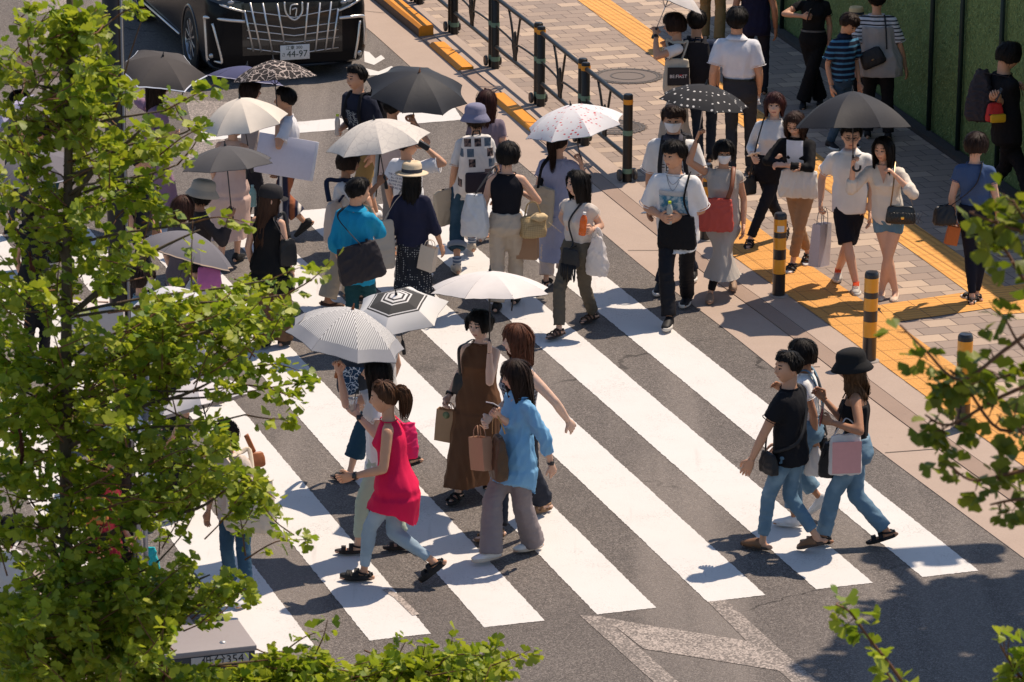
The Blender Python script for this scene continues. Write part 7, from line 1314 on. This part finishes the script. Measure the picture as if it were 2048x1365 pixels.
J = P('woman in beige bucket hat with raised dark sleeve', ((388, 688), (420, 680)), (398, 352), hd=110, look=(0, 6), hr=(463, 425, -.08), er=(-.2, -.4, -.9), skin='c', hair=('bob', HB, .0), top=('tee', (.05, .04, .04), dict(lo=1.1, sl=1.6)), bot=('trousers', (.1, .09, .09), dict(w=1.4)), shoe=('sneaker', BLK), wear=[('bucket', (.46, .40, .33))], curl=(.3, .85))
um(J, 'grey folding umbrella raised over the beige bucket hat', (450, 290), (463, 425), -.02, -.08, rad=.47, out=canopy((.095, .092, .095), transl=.04), under=(.04, .04, .045), depth=.24, spin=.5, strap=6)
J = P('woman with brown hair close behind the beige bucket hat', ((350, 712), (378, 706)), (362, 388), hd=130, skin='a', hair=('long', (.05, .022, .015), .05), top=('tee', (.10, .08, .09), dict()), bot=('trousers', (.05, .05, .06), dict()), shoe=('sneaker', BLK))
# ---- behind the leaves, left
J = P('woman in lilac cardigan under the white edged black umbrella', ((304, 452), (336, 446)), (310, 150), hd=95, look=(0, 0), hr=(345, 268, -.15), hl=(310, 225, .1), skin='a', hair=('long', HD, .15), top=('cardigan', cloth((.32, .20, .30)), dict(lo=1.12, sl=1.7, hem=.45)), bot=('skirt', (.30, .19, .28), dict(flare=.1, end=.15)), shoe=('flat', (.2, .15, .15)), curl=(.8, .4))
um(J, 'black umbrella with a thin white edge beside the street pole', (326, 111), (312, 222), -.05, .1, rad=.50, n=6, out=canopy((.075, .068, .066), transl=.03), under=(.03, .03, .034), depth=.23, trim=(.62, .66, .75), spin=.1, strap=5)
J = P('dark haired person in charcoal right of the street pole', ((262, 612), (296, 606)), (282, 292), hd=70, fem=0, skin='b', hair=('short', HB, 0), top=('tee', (.02, .02, .025), dict(lo=1.1)), bot=('trousers', (.02, .02, .025), dict()), shoe=('sneaker', BLK))
J = P('person in teal vest with dark sleeves under the lavender parasol', ((70, 536), (108, 528)), (86, 228), hd=-60, look=(0, 0), hr=(48, 258, -.15), er=(-.6, -.3, -.7), skin='b', hair=('bob', HB, -.05), top=('tee', (.02, .055, .06), dict(sl=1.8)), bot=('trousers', (.06, .06, .08), dict(w=1.4)), shoe=('sneaker', BLK), curl=(.3, .85))
um(J, 'pale lavender parasol at the left edge of the photo', (2, 220), (46, 262), -.1, -.14, rad=.36, out=canopy((.50, .46, .62), transl=.15), under=(.3, .28, .4), depth=.22)
J = P('black haired person under the dark polka edged umbrella', ((54, 722), (88, 716)), (70, 392), hd=150, skin='b', hair=('long', HB, .1), top=('tee', BLK, dict()), bot=('trousers', BLK, dict(w=1.3)), shoe=('sneaker', BLK), hr=(92, 430, .0), curl=(.3, .8))
um(J, 'grey umbrella with a white dotted edge among the leaves', (66, 306), (90, 430), -.1, .0, rad=.44, out=canopy((.16, .15, .17), transl=.05), under=(.06, .06, .07), depth=.26, trim=(.55, .54, .58))
J = P('person mostly hidden under the brown umbrella at the left edge', ((20, 470), (50, 464)), (36, 178), hd=100, fem=0, skin='b', hair=('short', HB, 0), top=('tee', (.06, .05, .05), dict()), bot=('trousers', (.04, .04, .05), dict()), shoe=('sneaker', BLK), hr=(52, 238, -.1), curl=(.3, .8))
um(J, 'muddy brown umbrella at the left edge of the photo', (38, 112), (52, 238), -.05, -.1, rad=.50, out=canopy((.10, .072, .062), transl=.05), under=(.05, .04, .035), depth=.28)
J = P('masked person in pale blue under the leaves beside the pole', ((262, 872), (296, 866)), (282, 524), hd=62, look=(0, 0), skin='a', hair=('bob', HD, .0), top=('tee', (.20, .30, .36), dict(lo=1.1)), bot=('trousers', (.1, .12, .16), dict()), shoe=('sneaker', WHT), wear=[('mask', 0)], hl=('s', .1))
J = P('person with bare arm below the lace edged grey parasol', ((372, 812), (412, 806)), (392, 497), hd=80, look=(0, 0), skin='a', hair=('bob', HB, 0), top=('tee', (.66, .64, .66), dict(lo=1.1)), bot=('trousers', (.5, .5, .55), dict(w=1.5)), shoe=('sneaker', WHT), hr=(345, 572, -.12), curl=(.3, .85))
um(J, 'grey parasol with a beige lace border between the leaves', (388, 462), (348, 590), -.02, -.12, rad=.47, out=canopy((.16, .155, .175), transl=.05), under=(.05, .05, .055), depth=.30, trim=(.34, .26, .2), spin=.35)
soft('bright orchid pink handbag below the lace edged parasol', 'handbag', PT(418, 532, J['o'].y-.2), .22, .22, .10, R(10), plain((.48, .13, .34), .5), 'handbag', .9, .006)
J = P('person hidden under the white umbrella next to the street pole', ((302, 962), (340, 954)), (322, 610), hd=100, skin='b', hair=('bob', HB, 0), top=('tee', (.55, .55, .58), dict(lo=1.1)), bot=('trousers', (.12, .12, .14), dict()), shoe=('sneaker', WHT), hr=(350, 690, -.1), curl=(.3, .85))
um(J, 'white umbrella right of the street pole half hidden by leaves', (332, 570), (350, 690), .0, -.1, rad=.46, out=canopy((.70, .70, .73), transl=.2), under=(.45, .45, .48), depth=.34, spin=.3)
J = P('person in cream cardigan and jeans with a hand on a cloth bag', ((496, 1206), (462, 1176)), (452, 836), hd=-30, look=(20, 10), hl=(484, 1035, -.2), el=(.8, -.4, -.2), hr=('s', .05), skin='b', hair=('bob', HD, 0), top=('cardigan', cloth((.62, .53, .46), transl=.08), dict(lo=1.22, hem=.45, sl=1.4, sr=.08, se=.08, amp=.010)), bot=('trousers', DEN((.03, .075, .13), (.06, .13, .2)), dict(w=1.35)), shoe=('sneaker', (.66, .65, .66)), curl=(.25, .4))
p_ = PT(500, 955, J['o'].y-.24); soft('large cream cloth bag under the spread hand', 'tote bag', p_, .40, .44, .14, R(-8), cloth((.66, .56, .44)), straps=over(J, 0, p_), sw=.018, amp=.012)
um(J, 'white parasol under the leaves left of the pinstriped parasol', (390, 756), (430, 900), .05, -.12, rad=.46, out=canopy((.74, .70, .70), transl=.18), under=(.45, .42, .42), depth=.30, spin=.1)
soft('tan leather purse on the cream cardigan shoulder', 'purse', PT(513, 905, J['o'].y+.1), .14, .12, .07, R(30), plain((.36, .12, .04), .45), 'purse', .9, .004, [[PT(508, 905, J['o'].y+.1), PT(492, 870, J['o'].y+.05)]], sw=.02)
J = P('person in maroon dress left of the street pole with an orange bag', ((192, 1262), (224, 1256)), (204, 880), hd=60, skin='b', hair=('bob', HD, 0), top=('dress', (.20, .012, .025), dict(hem=.15, flare=.1, sl=.5)), bot=None, shoe=('flat', BLK), hl=('s', .1))
soft('orange leather bag beside the maroon dress behind the leaves', 'handbag', PT(186, 990, J['o'].y-.15), .22, .22, .1, R(0), plain((.45, .14, .03), .5), 'handbag', .9, .005, over(J, 1, PT(186, 990, J['o'].y-.15)))
soft('turquoise plastic bag peeking out beside the sign board', 'plastic bag', PT(300, 1092, G(300, 1165).y), .18, .30, .10, R(0), plain((.02, .45, .50), .25), name='plastic_bag', amp=.02, taper=.6)
J = P('person in black wide trousers walking behind the leaves', ((372, 1026), (338, 1040)), (352, 672), hd=-70, skin='b', hair=('long', HB, .1), top=('tee', BLK, dict(lo=1.1)), bot=('trousers', BLK, dict(w=1.9)), shoe=('sneaker', WHT), hl=('s', .1))
J = P('person in grey dress and white bag at the lower left corner', ((2, 1432), (36, 1424)), (18, 1028), hd=100, skin='a', hair=('bob', HB, 0), top=('dress', (.30, .28, .31), dict(hem=.2, flare=.12, sl=.6)), bot=None, shoe=('flat', BLK))
soft('soft white shoulder bag on the grey dress at the lower left corner', 'shoulder bag', PT(12, 1100, J['o'].y-.2), .26, .34, .12, R(0), cloth((.62, .58, .56)), straps=over(J, 0, PT(12, 1100, J['o'].y-.2)))
# ================================================================ CAMERA AND LIGHT
cam = bpy.data.cameras.new('camera'); co = bpy.data.objects.new('camera', cam); COL.objects.link(co); SC.camera = co
cam.sensor_width = 36; cam.lens = FOC/2048*36; cam.clip_end = 3000; cam.clip_start = .5
co.matrix_world = Matrix.Translation((0, 0, CAMH)) @ Matrix.Rotation(PI/2-PIT, 4, 'X') @ Matrix.Rotation(ROLL, 4, 'Z')
cam.dof.use_dof = True; cam.dof.focus_distance = 38; cam.dof.aperture_fstop = 13
sun = bpy.data.lights.new('sun', 'SUN'); sun.energy = 4.2; sun.angle = R(.53); sun.color = (1, .84, .67)
so = bpy.data.objects.new('sun', sun); COL.objects.link(so); sd = Vector((SUN_AZ[0], SUN_AZ[1], 0)).normalized()*math.cos(SUN_EL); sd.z = -math.sin(SUN_EL)
so.rotation_euler = sd.to_track_quat('-Z', 'Y').to_euler(); so.location = (10, 40, 30)
w = bpy.data.worlds.new('World'); SC.world = w; w.use_nodes = True; wt = w.node_tree; bg = wt.nodes['Background']
sky = wt.nodes.new('ShaderNodeTexSky'); sky.sky_type = 'NISHITA'; sky.sun_disc = False; sky.sun_elevation = SUN_EL
sky.sun_rotation = math.atan2(-SUN_AZ[0], -SUN_AZ[1]); sky.air_density = 1.0; sky.dust_density = .6; sky.ozone_density = 1.5
wt.links.new(sky.outputs[0], bg.inputs[0]); bg.inputs[1].default_value = .095
SC.view_settings.view_transform = 'Standard'; SC.view_settings.look = 'None'; SC.view_settings.exposure = .38; SC.view_settings.gamma = 1
SC.cycles.max_bounces = 6; SC.cycles.diffuse_bounces = 3; SC.cycles.glossy_bounces = 3; SC.cycles.transmission_bounces = 4; SC.cycles.transparent_max_bounces = 6
SC.cycles.sample_clamp_indirect = 6
